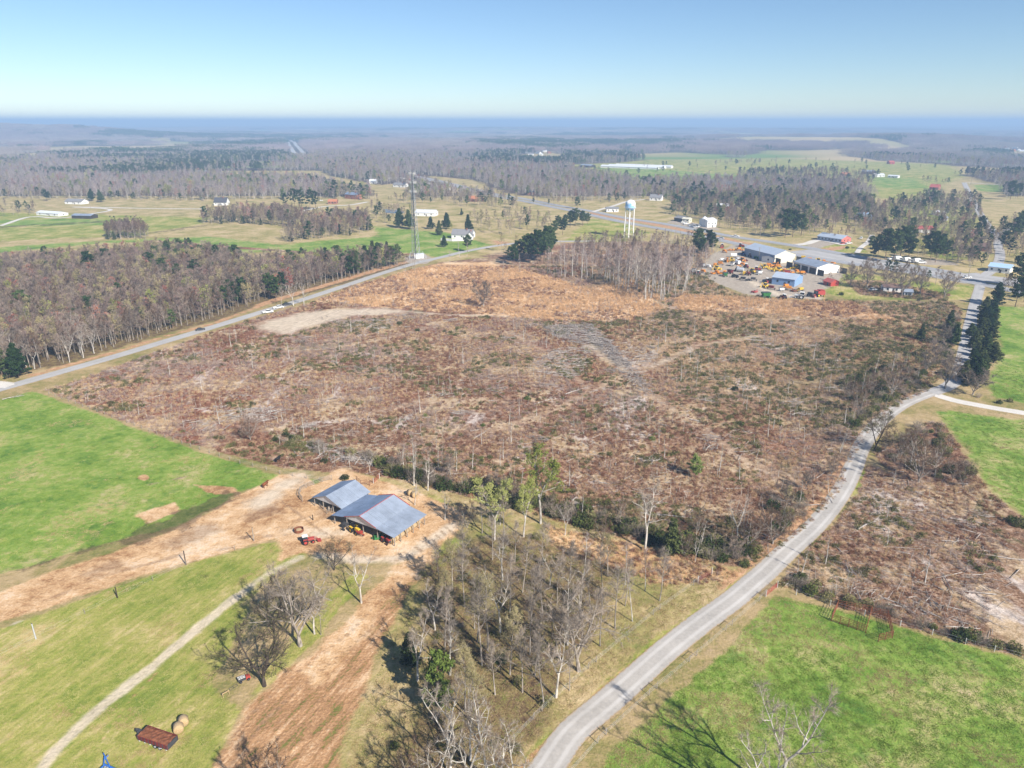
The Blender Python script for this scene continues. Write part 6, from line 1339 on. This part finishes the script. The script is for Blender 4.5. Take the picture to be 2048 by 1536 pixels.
# ================================================================ vehicles and machines
def wheel_mesh(r, w, n=14):
    b = MB(); prof = [(r*.58, -w/2), (r*.94, -w/2), (r, -w*.35), (r, w*.35), (r*.94, w/2), (r*.58, w/2)]; an = np.arange(n)*2*math.pi/n
    v = [(rr*math.cos(a), y, rr*math.sin(a)) for rr, y in prof for a in an]; k = len(prof)
    b.add(v, [(j*n+i, (j+1)*n+i, (j+1)*n+(i+1) % n, j*n+(i+1) % n) for j in range(k-1) for i in range(n)])
    return b.me('tyre', M_black)
def rim_mesh(r, w, m): b = MB(); b.bar((0, -w*.42, 0), (0, w*.42, 0), r*.6, n=12); return b.me('rim', m)
WM = {}
def wheel(o, x, y, r, w, m):
    k = (round(r, 2), round(w, 2), m.name)
    if k not in WM: WM[k] = (wheel_mesh(r, w), rim_mesh(r, w, m))
    t_ = obj('wheel', WM[k][0], o, (x, y, r)); obj('rim', WM[k][1], t_)
def make_tractor(m, loader=False, cab=True):
    o = empty('tractor', (0, 0, 0), 0, 'tractor', 'tractor')
    b = MB(); b.box((1.15, 0, 1.25), (1.9, .8, .75), taper=.86); b.box((2.06, 0, 1.15), (.12, .7, .55), m=1); b.part('hood', [m, M_dark], o)
    b = MB(); b.box((.4, 0, .85), (3.0, .62, .4)); b.part('chassis', M_dark, o)
    for s in (-1, 1): b = MB(); b.box((-.55, s*.85, 1.62), (1.2, .5, .1)); b.box((-1.1, s*.85, 1.4), (.12, .5, .5)); b.part('fender', m, o)
    if cab:
        b = MB(); b.box((-.55, 0, 1.95), (1.35, 1.25, 1.15), taper=.9); b.part('cab', M_glass, o); b = MB(); b.box((-.55, 0, 2.6), (1.6, 1.5, .14)); b.part('cab_roof', M_white, o)
    else: b = MB(); b.box((-.6, 0, 1.45), (.5, .5, .12)); b.box((-.85, 0, 1.7), (.1, .5, .45)); b.part('seat', M_black, o); b = MB(); [b.bar((-1.05, s*.55, 1.2), (-1.05, s*.55, 2.4), .05, n=4) for s in (-1, 1)]; b.bar((-1.05, -.55, 2.4), (-1.05, .55, 2.4), .05, n=4); b.part('roll_bar', M_dark, o)
    b = MB(); b.bar((.9, .25, 1.6), (.9, .25, 2.35), .06, n=6); b.part('exhaust', M_dark, o)
    for s in (-1, 1): wheel(o, -.6, s*.95, .8, .48, m); wheel(o, 1.55, s*.8, .5, .32, m)
    if loader:
        for s in (-1, 1): b = MB(); b.bar((.2, s*.62, 1.5), (2.2, s*.62, 1.35), .09, n=5); b.bar((2.2, s*.62, 1.35), (3.1, s*.62, .5), .09, n=5); b.part('loader_arm', m, o)
        b = MB(); b.slab([(3.0, -1.0, .2), (3.9, -1.0, .2), (3.9, 1.0, .2), (3.0, 1.0, .2)], .07); b.slab([(3.0, -1, .2), (3.0, 1, .2), (2.85, 1, .9), (2.85, -1, .9)], .07); b.part('bucket', m, o)
    return o
def make_mower(m):
    o = empty('mower_deck', (0, 0, 0), 0, 'mower', 'mower'); b = MB(); b.box((0, 0, .5), (2.3, 2.4, .32), taper=.94); b.part('deck', m, o); b = MB(); b.box((0, 0, .8), (.5, .5, .35)); b.part('gearbox', M_dark, o)
    b = MB(); b.bar((1.1, -.4, .6), (2.0, 0, 1.2), .07, n=4); b.bar((1.1, .4, .6), (2.0, 0, 1.2), .07, n=4); b.bar((2.0, 0, 1.2), (-.9, 0, .8), .05, n=4); b.part('hitch', m, o); wheel(o, -1.5, 0, .32, .2, m); return o
def make_rake(m):
    o = empty('hay_tool', (0, 0, 0), 0, 'implement', 'implement'); b = MB(); b.box((0, 0, .9), (.2, 4.2, .2)); b.box((1.2, 0, .8), (2.4, .2, .18)); [b.box((-.4, y_, 1.05), (.7, .16, .16)) for y_ in (-1.6, 0, 1.6)]; b.part('frame', m, o)
    b = MB(); [b.bar((-.5, y_, .95), (-.8, y_, .05), .06, n=4) for y_ in np.linspace(-2, 2, 9)]; b.part('tines', M_dark, o)
    b = MB(); b.box((-.2, 0, 1.5), (1.1, 2.2, .9), taper=1.15); b.part('hopper', m, o)
    for s in (-1, 1): wheel(o, .1, s*1.7, .4, .24, m)
    return o
def make_wagon(m):
    o = empty('wagon', (0, 0, 0), 0, 'wagon', 'wagon'); b = MB(); b.box((0, 0, 1.5), (2.2, 1.5, 1.3), taper=1.45); b.part('hopper', m, o); b = MB(); b.box((0, 0, 2.16), (2.9, 1.95, .06)); b.part('load', M_dark, o)
    b = MB(); b.box((0, 0, .75), (3.2, .9, .16)); b.bar((1.5, 0, .75), (3.4, 0, .5), .06, n=5); b.part('tongue', m, o); [wheel(o, x_, s*.8, .42, .26, m) for x_ in (-1.1, 1.1) for s in (-1, 1)]; return o
def make_digger(m):
    o = empty('backhoe', (0, 0, 0), 0, 'backhoe', 'backhoe'); b = MB(); b.box((0, 0, 1.1), (3.0, 1.3, .8), taper=.92); b.part('body', m, o); b = MB(); b.box((-.4, 0, 2.0), (1.3, 1.25, 1.1), taper=.9); b.part('cab', M_glass, o); b = MB(); b.box((-.4, 0, 2.62), (1.5, 1.4, .12)); b.part('cab_roof', m, o)
    b = MB(); b.bar((-1.5, 0, 1.2), (-2.6, 0, 2.9), .16, n=5); b.bar((-2.6, 0, 2.9), (-3.4, 0, 1.2), .13, n=5); b.box((-3.45, 0, .8), (.5, .6, .7)); b.part('boom', m, o); b = MB(); b.box((2.4, 0, .55), (.8, 2.1, .8), taper=.8); b.bar((1, -.6, 1.2), (2.2, -.6, .7), .1, n=4); b.bar((1, .6, 1.2), (2.2, .6, .7), .1, n=4); b.part('bucket', m, o)
    for s in (-1, 1): wheel(o, -.9, s*.85, .68, .42, m); wheel(o, 1.2, s*.8, .45, .32, m)
    return o
def make_combine(m):
    o = empty('combine', (0, 0, 0), 0, 'combine', 'combine'); b = MB(); b.box((-.8, 0, 2.2), (4.6, 2.6, 2.2), taper=.92); b.part('body', m, o); b = MB(); b.box((-1.0, 0, 3.5), (2.4, 2.4, .6), taper=1.2); b.part('grain_tank', m, o); b = MB(); b.box((2.0, 0, 2.7), (1.4, 1.8, 1.6), taper=.92); b.part('cab', M_glass, o); b = MB(); b.box((2.0, 0, 3.56), (1.7, 2.0, .14)); b.part('cab_roof', m, o)
    b = MB(); b.box((3.7, 0, .7), (1.2, 4.6, .7), taper=.85); b.bar((2.2, 0, 1.6), (3.3, 0, .8), .35, n=6); b.part('header', m, o)
    for s in (-1, 1): wheel(o, 1.1, s*1.5, .95, .6, M_yellow); wheel(o, -2.5, s*1.3, .55, .4, M_yellow)
    return o
def make_car(m, kind='car'):
    o = empty('parked_car' if kind == 'car' else 'pickup_truck', (0, 0, 0), 0, 'car', 'car' if kind == 'car' else 'pickup'); b = MB()
    b.prism([(-2.2, .35), (2.2, .35), (2.25, .75), (1.3, .92), (-1.6, .95), (-2.25, .85)] if kind == 'car' else [(-2.6, .45), (2.6, .45), (2.65, .9), (1.7, 1.12), (-2.65, 1.15)], -.86, .86); b.part('body', m, o)
    g_ = MB(); g_.prism([(-1.75, .93), (1.25, .9), (.45, 1.38), (-1.05, 1.4)] if kind == 'car' else [(-.8, 1.12), (1.6, 1.1), (.9, 1.72), (-.7, 1.74)], -.74, .74); g_.part('cabin_glass', M_glass, o)
    r_ = MB(); r_.box((-.32, 0, 1.42), (1.5, 1.4, .06)) if kind == 'car' else r_.box((.1, 0, 1.76), (1.6, 1.42, .06)); r_.part('roof', m, o)
    for x_ in ((-1.35, 1.35) if kind == 'car' else (-1.65, 1.65)): [wheel(o, x_, s*.8, .34 if kind == 'car' else .4, .22, M_steel) for s in (-1, 1)]
    return o
def make_tank(m): 
    o = empty('storage_tank', (0, 0, 0), 0, 'tank', 'tank'); b = MB(); b.bar((-1.8, 0, 1.5), (1.8, 0, 1.5), 1.1, n=16); b.part('shell', m, o); b = MB(); [b.box((x_, 0, .3), (.3, 1.6, .8)) for x_ in (-1.2, 1.2)]; b.part('saddle', M_dark, o); return o
KINDS_M = dict(tractor=make_tractor, loader=lambda m: make_tractor(m, True), open_tractor=lambda m: make_tractor(m, False, False), mower=make_mower, rake=make_rake, wagon=make_wagon, digger=make_digger, combine=make_combine, car=make_car, pickup=lambda m: make_car(m, 'pickup'), tank=make_tank)
MPROTO = {}
def machine(kind, m, px, py, rz, label, group=None, sc=1.0, xy=None):
    x, y = P(px, py) if xy is None else xy
    if (kind, m.name) not in MPROTO:
        o = KINDS_M[kind](m); MPROTO[(kind, m.name)] = o; o.location = (x, y, gz1(x, y)+.0); o.rotation_euler = (0, 0, rz); o.scale = (sc,)*3; o['label'] = label
        if group: o['group'] = group
        children(o); [children(c) for c in children(o)]
    else:
        o = dup(MPROTO[(kind, m.name)], (x, y, gz1(x, y)), rz, sc, label)
        if group: o['group'] = group
        elif 'group' in o: del o['group']
    return o
CN = {M_red.name: 'red', M_orange.name: 'orange', M_yellow.name: 'yellow', M_green.name: 'green', M_pblue.name: 'blue', M_white.name: 'white', M_maroon.name: 'maroon', M_dark.name: 'black', M_rust.name: 'rusty', M_galv.name: 'grey'}
KN = dict(tractor='tractor', loader='loader tractor', open_tractor='open tractor', mower='mower deck', rake='hay tool', wagon='hopper wagon', digger='backhoe', combine='combine', tank='storage tank', car='car', pickup='pickup')
YL = [('loader',M_red,1444,495),('tractor',M_red,1482,494),('mower',M_orange,1459,501),('mower',M_orange,1465,501),('mower',M_yellow,1471,500),('rake',M_orange,1477,501),('mower',M_orange,1484,501),('rake',M_orange,1449,505),('tractor',M_pblue,1486,511),('tractor',M_green,1495,511),('tractor',M_red,1502,514),('open_tractor',M_red,1508,515),('open_tractor',M_green,1515,518),('tank',M_white,1467,515),
 ('rake',M_white,1444,523),('digger',M_orange,1454,524),('digger',M_yellow,1463,523),('rake',M_galv,1475,521),('digger',M_orange,1483,523),('mower',M_maroon,1492,522),('rake',M_orange,1440,530),('wagon',M_white,1464,532),('tank',M_white,1475,529),('mower',M_orange,1478,533),('rake',M_orange,1485,532),('tractor',M_red,1492,536),('digger',M_yellow,1434,540),('rake',M_orange,1429,533),('wagon',M_galv,1404,534),('rake',M_white,1417,536),
 ('wagon',M_white,1387,545),('loader',M_red,1395,550),('rake',M_orange,1406,546),('mower',M_orange,1426,548),('rake',M_orange,1433,548),('mower',M_orange,1440,548),('rake',M_orange,1448,548),('wagon',M_green,1450,553),('open_tractor',M_dark,1469,555),('wagon',M_maroon,1460,547),('tractor',M_maroon,1474,542),('tank',M_galv,1480,544),('rake',M_yellow,1487,550),('open_tractor',M_red,1495,550),('digger',M_yellow,1505,546),('tractor',M_red,1514,542),('wagon',M_white,1518,549),('rake',M_dark,1486,561),('mower',M_dark,1496,561),('rake',M_dark,1506,562),
 ('mower',M_yellow,1527,533),('digger',M_yellow,1530,537),('rake',M_orange,1537,533),('mower',M_yellow,1540,539),('digger',M_orange,1546,534),('mower',M_orange,1550,538),('rake',M_yellow,1549,543),('rake',M_orange,1556,536),('digger',M_yellow,1558,543),('mower',M_orange,1563,547),('rake',M_orange,1569,545),('mower',M_yellow,1573,540),('wagon',M_red,1574,548),('mower',M_orange,1583,546),('digger',M_yellow,1590,539),('rake',M_orange,1594,546),('mower',M_yellow,1599,548),('rake',M_orange,1604,549),
 ('rake',M_orange,1618,522),('mower',M_orange,1627,523),('digger',M_yellow,1637,525),('rake',M_orange,1648,526),('mower',M_orange,1657,528),('rake',M_orange,1665,531),('digger',M_orange,1668,536),('mower',M_yellow,1666,541),('rake',M_yellow,1606,518),('tractor',M_red,1536,566),('rake',M_orange,1572,576)]
for i, (k, m, px, py) in enumerate(YL):
    lab = '%s %s standing among the machines of the equipment yard' % (CN[m.name], KN[k]); machine(k, m, px, py, rng.random()*6.28, lab, 'machines standing in the equipment yard', 1.15)
for k, m, px, py, rz, lab, sc in [('digger',M_yellow,1531,575,.4,'yellow backhoe in front of the blue workshop end',1.1),('rake',M_maroon,1542,579,.9,'maroon hay tool beside the yellow backhoe',1.2),('tank',M_white,1563,582,.2,'small white tank standing before the blue workshop',.7),('rake',M_orange,1577,580,1.2,'orange implement in the rough ground before the blue workshop',1.2),('mower',M_rust,1588,583,.3,'rusty implement right of the orange one before the blue workshop',1.3),('rake',M_yellow,1600,583,2.1,'yellow hay tool at the end of the front row of old machines',1.2),
  ('wagon',M_green,1531,596,.1,'green hopper wagon at the edge of the cleared field',1.5),('mower',M_red,1509,585,.4,'red mower left of the green hopper wagon',1.2),('tractor',M_maroon,1566,598,2.0,'small dark tractor alone at the front of the yard',1.1),('loader',M_white,1600,597,2.6,'white loader with pale wheels at the front of the yard',1.4),('rake',M_dark,1621,594,.5,'black machine between the white loader and the red combine',1.3),('combine',M_red,1637,593,3.4,'big red combine at the right end of the yard front',1.0),
  ('loader',M_red,615,1086,.42,'red loader tractor on the track before the barns',.78),('open_tractor',M_yellow,711,1064,-.8,'small yellow tractor under the front of the hay barn',.9),('rake',M_dark,694,1056,-.4,'dark machine at the left front post of the hay barn',.8),('mower',M_green,757,1076,.3,'green mower at the right front of the hay barn',.9),('open_tractor',M_red,773,1084,-.9,'little red tractor under the right lean-to of the hay barn',.8),('tank',M_white,662,1018,.6,'pale drum between the two barns',.35),('rake',M_red,720,1070,1.1,'red implement beside the yellow tractor in the hay barn',.6),
  ('pickup',M_white,536,626,.55,'white pickup at the front of the cars parked by the wood',1.0),('pickup',M_white,557,617,.55,'second white pickup parked under the pale trees',1.0),('car',M_dark,574,611,.6,'black car parked last under the pale trees',1.05),('car',M_dark,401,661,.5,'dark car parked beside the paved road along the left wood',.9),
  ('car',M_dark,1530,497,-.5,'dark car on the near carriageway above the workshop',1.1),('car',M_white,1538,499,-.5,'white car right behind the dark one on the highway',1.1),('pickup',M_galv,1441,478,-.5,'silver pickup on the near carriageway below the shops',1.1),('car',M_dark,1401,459,-.5,'dark car pulling off by the tall pale blue shop',1.1),('car',M_dark,1410,461,-.4,'second dark car by the tall pale blue shop',1.1),('pickup',M_white,1471,474,2.6,'white pickup on the far carriageway of the highway',1.1),
  ('car',M_red,1686,488,.4,'red car in front of the red gable of the store',1.1),('pickup',M_white,1697,488,.4,'white pickup beside the red gable of the store',1.1),('pickup',M_white,1722,478,1.0,'white van by the thin drive near the tall pines',1.1),('car',M_white,1745,581,.3,'pale blue white car behind the hedge trees',1.1),('car',M_white,1934,556,.2,'white car waiting at the junction',1.1),('car',M_white,642,402,.2,'white car under the pines by the lane in the left fields',1.1)]:
    machine(k, m, px, py, rz, lab, None, sc)
for i, (px, py) in enumerate([(1372,449),(1379,452),(1386,451),(1391,455),(1398,454),(1384,455),(1368,446)]): machine('car' if i % 2 else 'pickup', [M_white, M_galv][i % 2], px, py, .4+i, 'pale car on the gravel lot between the highway shops', 'pale cars on the gravel lot between the highway shops', 1.1)
for i, (px, py) in enumerate([(1784,520),(1794,521),(1803,522),(1812,524),(1822,525),(1832,526),(1842,527)]): machine('tank' if i % 2 else 'pickup', M_white, px, py, .3, 'white '+('tank' if i % 2 else 'pickup')+' in the row beside the highway below the pines', 'white vehicles and tanks lined up beside the highway', 1.25)
# ---- rusty gooseneck trailer, blue harrow and small things in the lower left field
A = np.array(P(277, 1485)); B = np.array(P(337, 1506)); d = B-A; rz = math.atan2(d[1], d[0]); L = 5.9; c = (A+B)/2; n_ = np.array([-d[1], d[0]])/np.linalg.norm(d); c = c+n_*1.05
tr = empty('trailer', (c[0], c[1], 0), rz, 'black gooseneck trailer heaped with rusty red scrap', 'trailer')
b = MB(); b.box((0, 0, .62), (L, 2.1, .16)); b.part('floor', M_dark, tr)
for s in (-1, 1): b = MB(); b.box((0, s*1.06, 1.05), (L, .06, .75)); b.part('side_panel', M_maroon, tr); r_ = MB(); [r_.box((x_, s*1.115, 1.02), (.08, .05, .8)) for x_ in np.linspace(-L/2+.2, L/2-.2, 9)]; r_.part('ribs', M_dark, tr)
for s in (-1, 1): b = MB(); b.box((s*(L/2-.03), 0, 1.05), (.06, 2.06, .75)); b.part('end_panel', M_dark, tr)
for s in (-1, 1): b = MB(); [b.box((x_, s*1.1, .5), (.22, .05, .1)) for x_ in np.linspace(-L/2+.4, L/2-.3, 6)]; b.part('reflectors', M_white, tr)
nx_, ny_ = 15, 7; gx = np.linspace(-L/2+.08, L/2-.08, nx_); gy_ = np.linspace(-1.0, 1.0, ny_); v = [(a, q, 1.36+.16*rng.random()-(.12 if abs(q) > .9 else 0)) for a in gx for q in gy_]; b = MB(); b.add(v, [(i*ny_+j, (i+1)*ny_+j, (i+1)*ny_+j+1, i*ny_+j+1) for i in range(nx_-1) for j in range(ny_-1)]); b.part('scrap_load', M_rust, tr)
b = MB(); b.bar((-L/2, .6, .7), (-L/2-1.2, 0, 1.3), .09); b.bar((-L/2, -.6, .7), (-L/2-1.2, 0, 1.3), .09); b.bar((-L/2-1.2, 0, 1.3), (-L/2-1.5, 0, .7), .1); b.box((-L/2-.6, 0, 1.1), (.6, .5, .35)); b.part('gooseneck', M_dark, tr)
for x_ in (.4, 1.3): [wheel(tr, x_, s*1.0, .36, .24, M_galv) for s in (-1, 1)]
x, y = P(232, 1545); hr = empty('disc_harrow', (x, y, 0), -.35, 'blue disc harrow cut by the bottom edge', 'harrow'); b = MB(); b.box((0, 0, .75), (4.4, .16, .16)); b.box((0, -.9, .75), (4.4, .16, .16)); [b.box((x_, -.45, .78), (.14, 1.1, .14)) for x_ in (-2, -.7, .7, 2)]; b.part('frame', M_pblue, hr)
b = MB(); b.bar((-2.0, -.2, .8), (-2.9, .9, 1.2), .08); b.bar((-1.0, 0, .8), (-2.9, .9, 1.2), .08); b.bar((-2.9, .9, 1.2), (-3.5, 1.2, 1.2), .08); b.bar((-2.6, .5, 1.05), (-2.2, 1.0, 1.5), .07); b.part('hitch', M_pblue, hr)
for y_ in (0, -.9): b = MB(); [b.bar((x_, y_, .3), (x_+.05, y_, .3), .3, n=12) for x_ in np.linspace(-2, 2, 10)]; b.bar((-2.1, y_, .3), (2.1, y_, .3), .04); b.part('disc_gang', M_steel, hr)
x, y = P(488, 1361); kt = empty('cart', (x, y, 0), .6, 'small red cart with a pale box under the leaning dark tree', 'cart'); b = MB(); b.box((.7, 0, .55), (.8, .7, .5), taper=.8); b.part('hood', M_red, kt); b = MB(); b.box((-.35, 0, .6), (1.2, .8, .5)); [b.box((-.35, q, .87), (1.2, .1, .05), m=1) for q in (-.3, 0, .3)]; b.part('box', [M_dark, M_white], kt); [wheel(kt, x_, s*.45, .25, .15, M_dark) for x_ in (-.6, .7) for s in (-1, 1)]
x, y = P(452, 1391); sh_ = empty('sawhorse', (x, y, 0), .8, 'small tan wooden trestle on the grass left of the red cart', 'trestle'); b = MB(); b.box((0, 0, .68), (1.2, .14, .12)); b.part('beam', M_hay, sh_); [MB().bar((x_, 0, .65), (x_*1.1, s*.3, 0), .04, n=5).part('leg', M_hay, sh_) for x_ in (-.5, .5) for s in (-1, 1)]
x, y = P(467, 1375); fr = empty('metal_frame', (x, y, 0), .9, 'thin black metal frame lying on the grass by the red cart', 'frame'); b = MB(); [b.bar((-.7, q, .08), (.7, q, .08), .035, n=4) for q in (-.25, .25)]; b.part('side_bar', M_dark, fr); b = MB(); [b.bar((q, -.25, .08), (q, .25, .08), .035, n=4) for q in (-.7, 0, .7)]; b.part('cross_bar', M_dark, fr)
x, y = P(598, 1063); fd = empty('feeder', (x, y, 0), 0, 'round feeder ring on the dirt left of the barns', 'feeder'); b = MB(); b.lathe([(1.1, .1), (1.1, .8), (1.04, .8), (1.04, .1)], 18); b.part('ring', M_rust, fd); b = MB(); b.lathe([(0, .7), (.6, .62), (.9, .1)], 14); b.part('hay', M_hay, fd)
# ---- cattle
def cow_mesh(m):
    b = MB(); b.bar((-.85, 0, 1.0), (.75, 0, 1.05), .42, n=10, r2=.38); b.bar((.7, 0, 1.15), (1.15, 0, 1.35), .24, n=8, r2=.17); b.bar((1.1, 0, 1.36), (1.5, 0, 1.15), .17, n=8, r2=.09)
    for x_, y_ in ((-.7, .22), (-.7, -.22), (.6, .2), (.6, -.2)): b.bar((x_, y_, .85), (x_-.03, y_, .42), .14, n=6, r2=.075); b.bar((x_-.03, y_, .45), (x_+.02, y_, 0), .075, n=6, r2=.07)
    b.bar((-.88, 0, 1.2), (-1.0, 0, .5), .035, n=4); b.bar((1.12, .12, 1.46), (1.08, .32, 1.44), .06, n=4, r2=.02); b.bar((1.12, -.12, 1.46), (1.08, -.32, 1.44), .06, n=4, r2=.02); return b.me('cow', m, True)
M_cowk = paint('hide_black', (.025, .022, .02), .85, .1); M_cowb = paint('hide_brown', (.20, .07, .03), .85, .1); CK, CB = cow_mesh(M_cowk), cow_mesh(M_cowb)
for m, px, py, lab, g_ in [(CB, 531, 974, 'brown cow on the dirt left of the barns', None), (CK, 556, 923, 'black cow by the pasture fence above the dirt', None)]:
    x, y = P(px, py); tag(obj('cow', m, None, (x, y, 0), 1.2), lab, 'cow')
for i, (px, py) in enumerate([(1258,338),(1273,342),(1290,343),(1312,344),(1326,343),(1340,342),(1352,341),(1385,340),(1300,349),(1345,356),(220,434),(228,435),(252,434),(262,435),(1420,343)]):
    x, y = P(px, py); tag(obj('cow', CK, None, (x, y, gz1(x, y)), i*1.1), 'tiny dark cow grazing in a far green field', 'cow', 'dark cows grazing in the far green fields')
# ================================================================ labels that single out members of the smaller groups
ORD = ['leftmost', 'second from the left', 'third from the left', 'fourth from the left', 'fifth from the left', 'sixth from the left', 'seventh from the left', 'eighth from the left', 'ninth from the left', 'tenth from the left'] + \
      ['%s from the left' % w for w in 'eleventh twelfth thirteenth fourteenth fifteenth sixteenth seventeenth eighteenth nineteenth twentieth twenty-first twenty-second twenty-third twenty-fourth twenty-fifth twenty-sixth twenty-seventh twenty-eighth twenty-ninth thirtieth thirty-first thirty-second thirty-third'.split()]
FORM = {'tall': 'slim grey trees', 'tall_buff': 'buff budded trees', 'forked': 'forked trees', 'pole': 'thin pole trees', 'multi': 'fan shaped trees', 'white': 'whitish trees', 'spreading': 'spreading trees', 'cedar': 'pointed cedars', 'bigpine': 'broad evergreens'}
def singled(group, phrase, by_form=False):
    buckets = {}
    for o in list(COL.objects):
        if o.get('group') == group and o.parent is None: buckets.setdefault(o['tree_form'] if by_form else 'x', []).append(o)
    for f, os_ in buckets.items():
        os_.sort(key=lambda o: o.location.x/o.location.y)
        d = phrase % FORM.get(f, 'trees') if '%s' in phrase else phrase
        for i, o in enumerate(os_):
            if len(os_) == 1: o['label'] = 'only one of the ' + d
            elif i == len(os_)-1: o['label'] = 'rightmost of the ' + d
            else: o['label'] = '%s of the %s' % (ORD[i], d)
for g, ph, bf in [('bare trees of the grove beside the gravel road', '%s in the grove beside the gravel road', True), ('whitish bare trees at the near end of the grove', '%s at the near end of the grove', True), ('spreading bare trees in the hedge line below the highway', 'spreading bare trees in the hedge below the highway', False),
  ('pale trunks left standing at the far edge of the clearing', 'pale lone trunks along the far edge of the clearing', False), ('small bare trees rising out of the creek bushes', 'small bare trees rising out of the creek bushes', False), ('low grey bare trees in the roadside brush near the fork', 'low grey trees in the brush near the fork', False),
  ('dark evergreens in the row between the lane and the right field', '%s in the dark row beside the lane', True), ('dark evergreens at the road edge of the left wood', '%s at the road edge of the left wood', True), ('dark pines standing up out of the bare left wood', 'dark pines inside the bare left wood', False),
  ('dark pines in the clump left of the water tower', 'dark pines in the clump left of the water tower', False), ('dark pines among the scattered houses beyond the highway', 'dark pines among the houses beyond the highway', False), ('dark pines in the far tree groups beyond the fields', 'dark pines in the far tree groups', False),
  ('long pale', '', False)]: singled(g, ph, bf)
yard = {}
for o in COL.objects:
    if o.get('group') == 'machines standing in the equipment yard' and o.parent is None: yard.setdefault(o['label'], []).append(o)
for lab, os_ in yard.items():
    os_.sort(key=lambda o: o.location.x/o.location.y); nm = lab.split(' standing')[0]
    if len(os_) > 1:
        for i, o in enumerate(os_): o['label'] = '%s of the %ss in the equipment yard' % ('rightmost' if i == len(os_)-1 else ORD[i], nm)
    else: os_[0]['label'] = 'only %s in the middle of the equipment yard' % nm
for o in COL.objects:
    if 'tree_form' in o: del o['tree_form']
# ================================================================ air
hz = MB(); hz.box((0, 0, 45), (130000, 130000, 160))
kz = NT('haze_air'); pv = kz.n.new('ShaderNodeVolumePrincipled')
pv.inputs['Color'].default_value = (.49, .71, 1.0, 1); pv.inputs['Density'].default_value = 0.00027; pv.inputs['Anisotropy'].default_value = 0.0
kz.l.new(pv.outputs[0], kz.out.inputs['Volume'])
haze = hz.part('haze', [kz.m]); tag(haze, 'thin blue haze lying over the land out to the horizon', kind='stuff')
haze.display_type = 'WIRE'
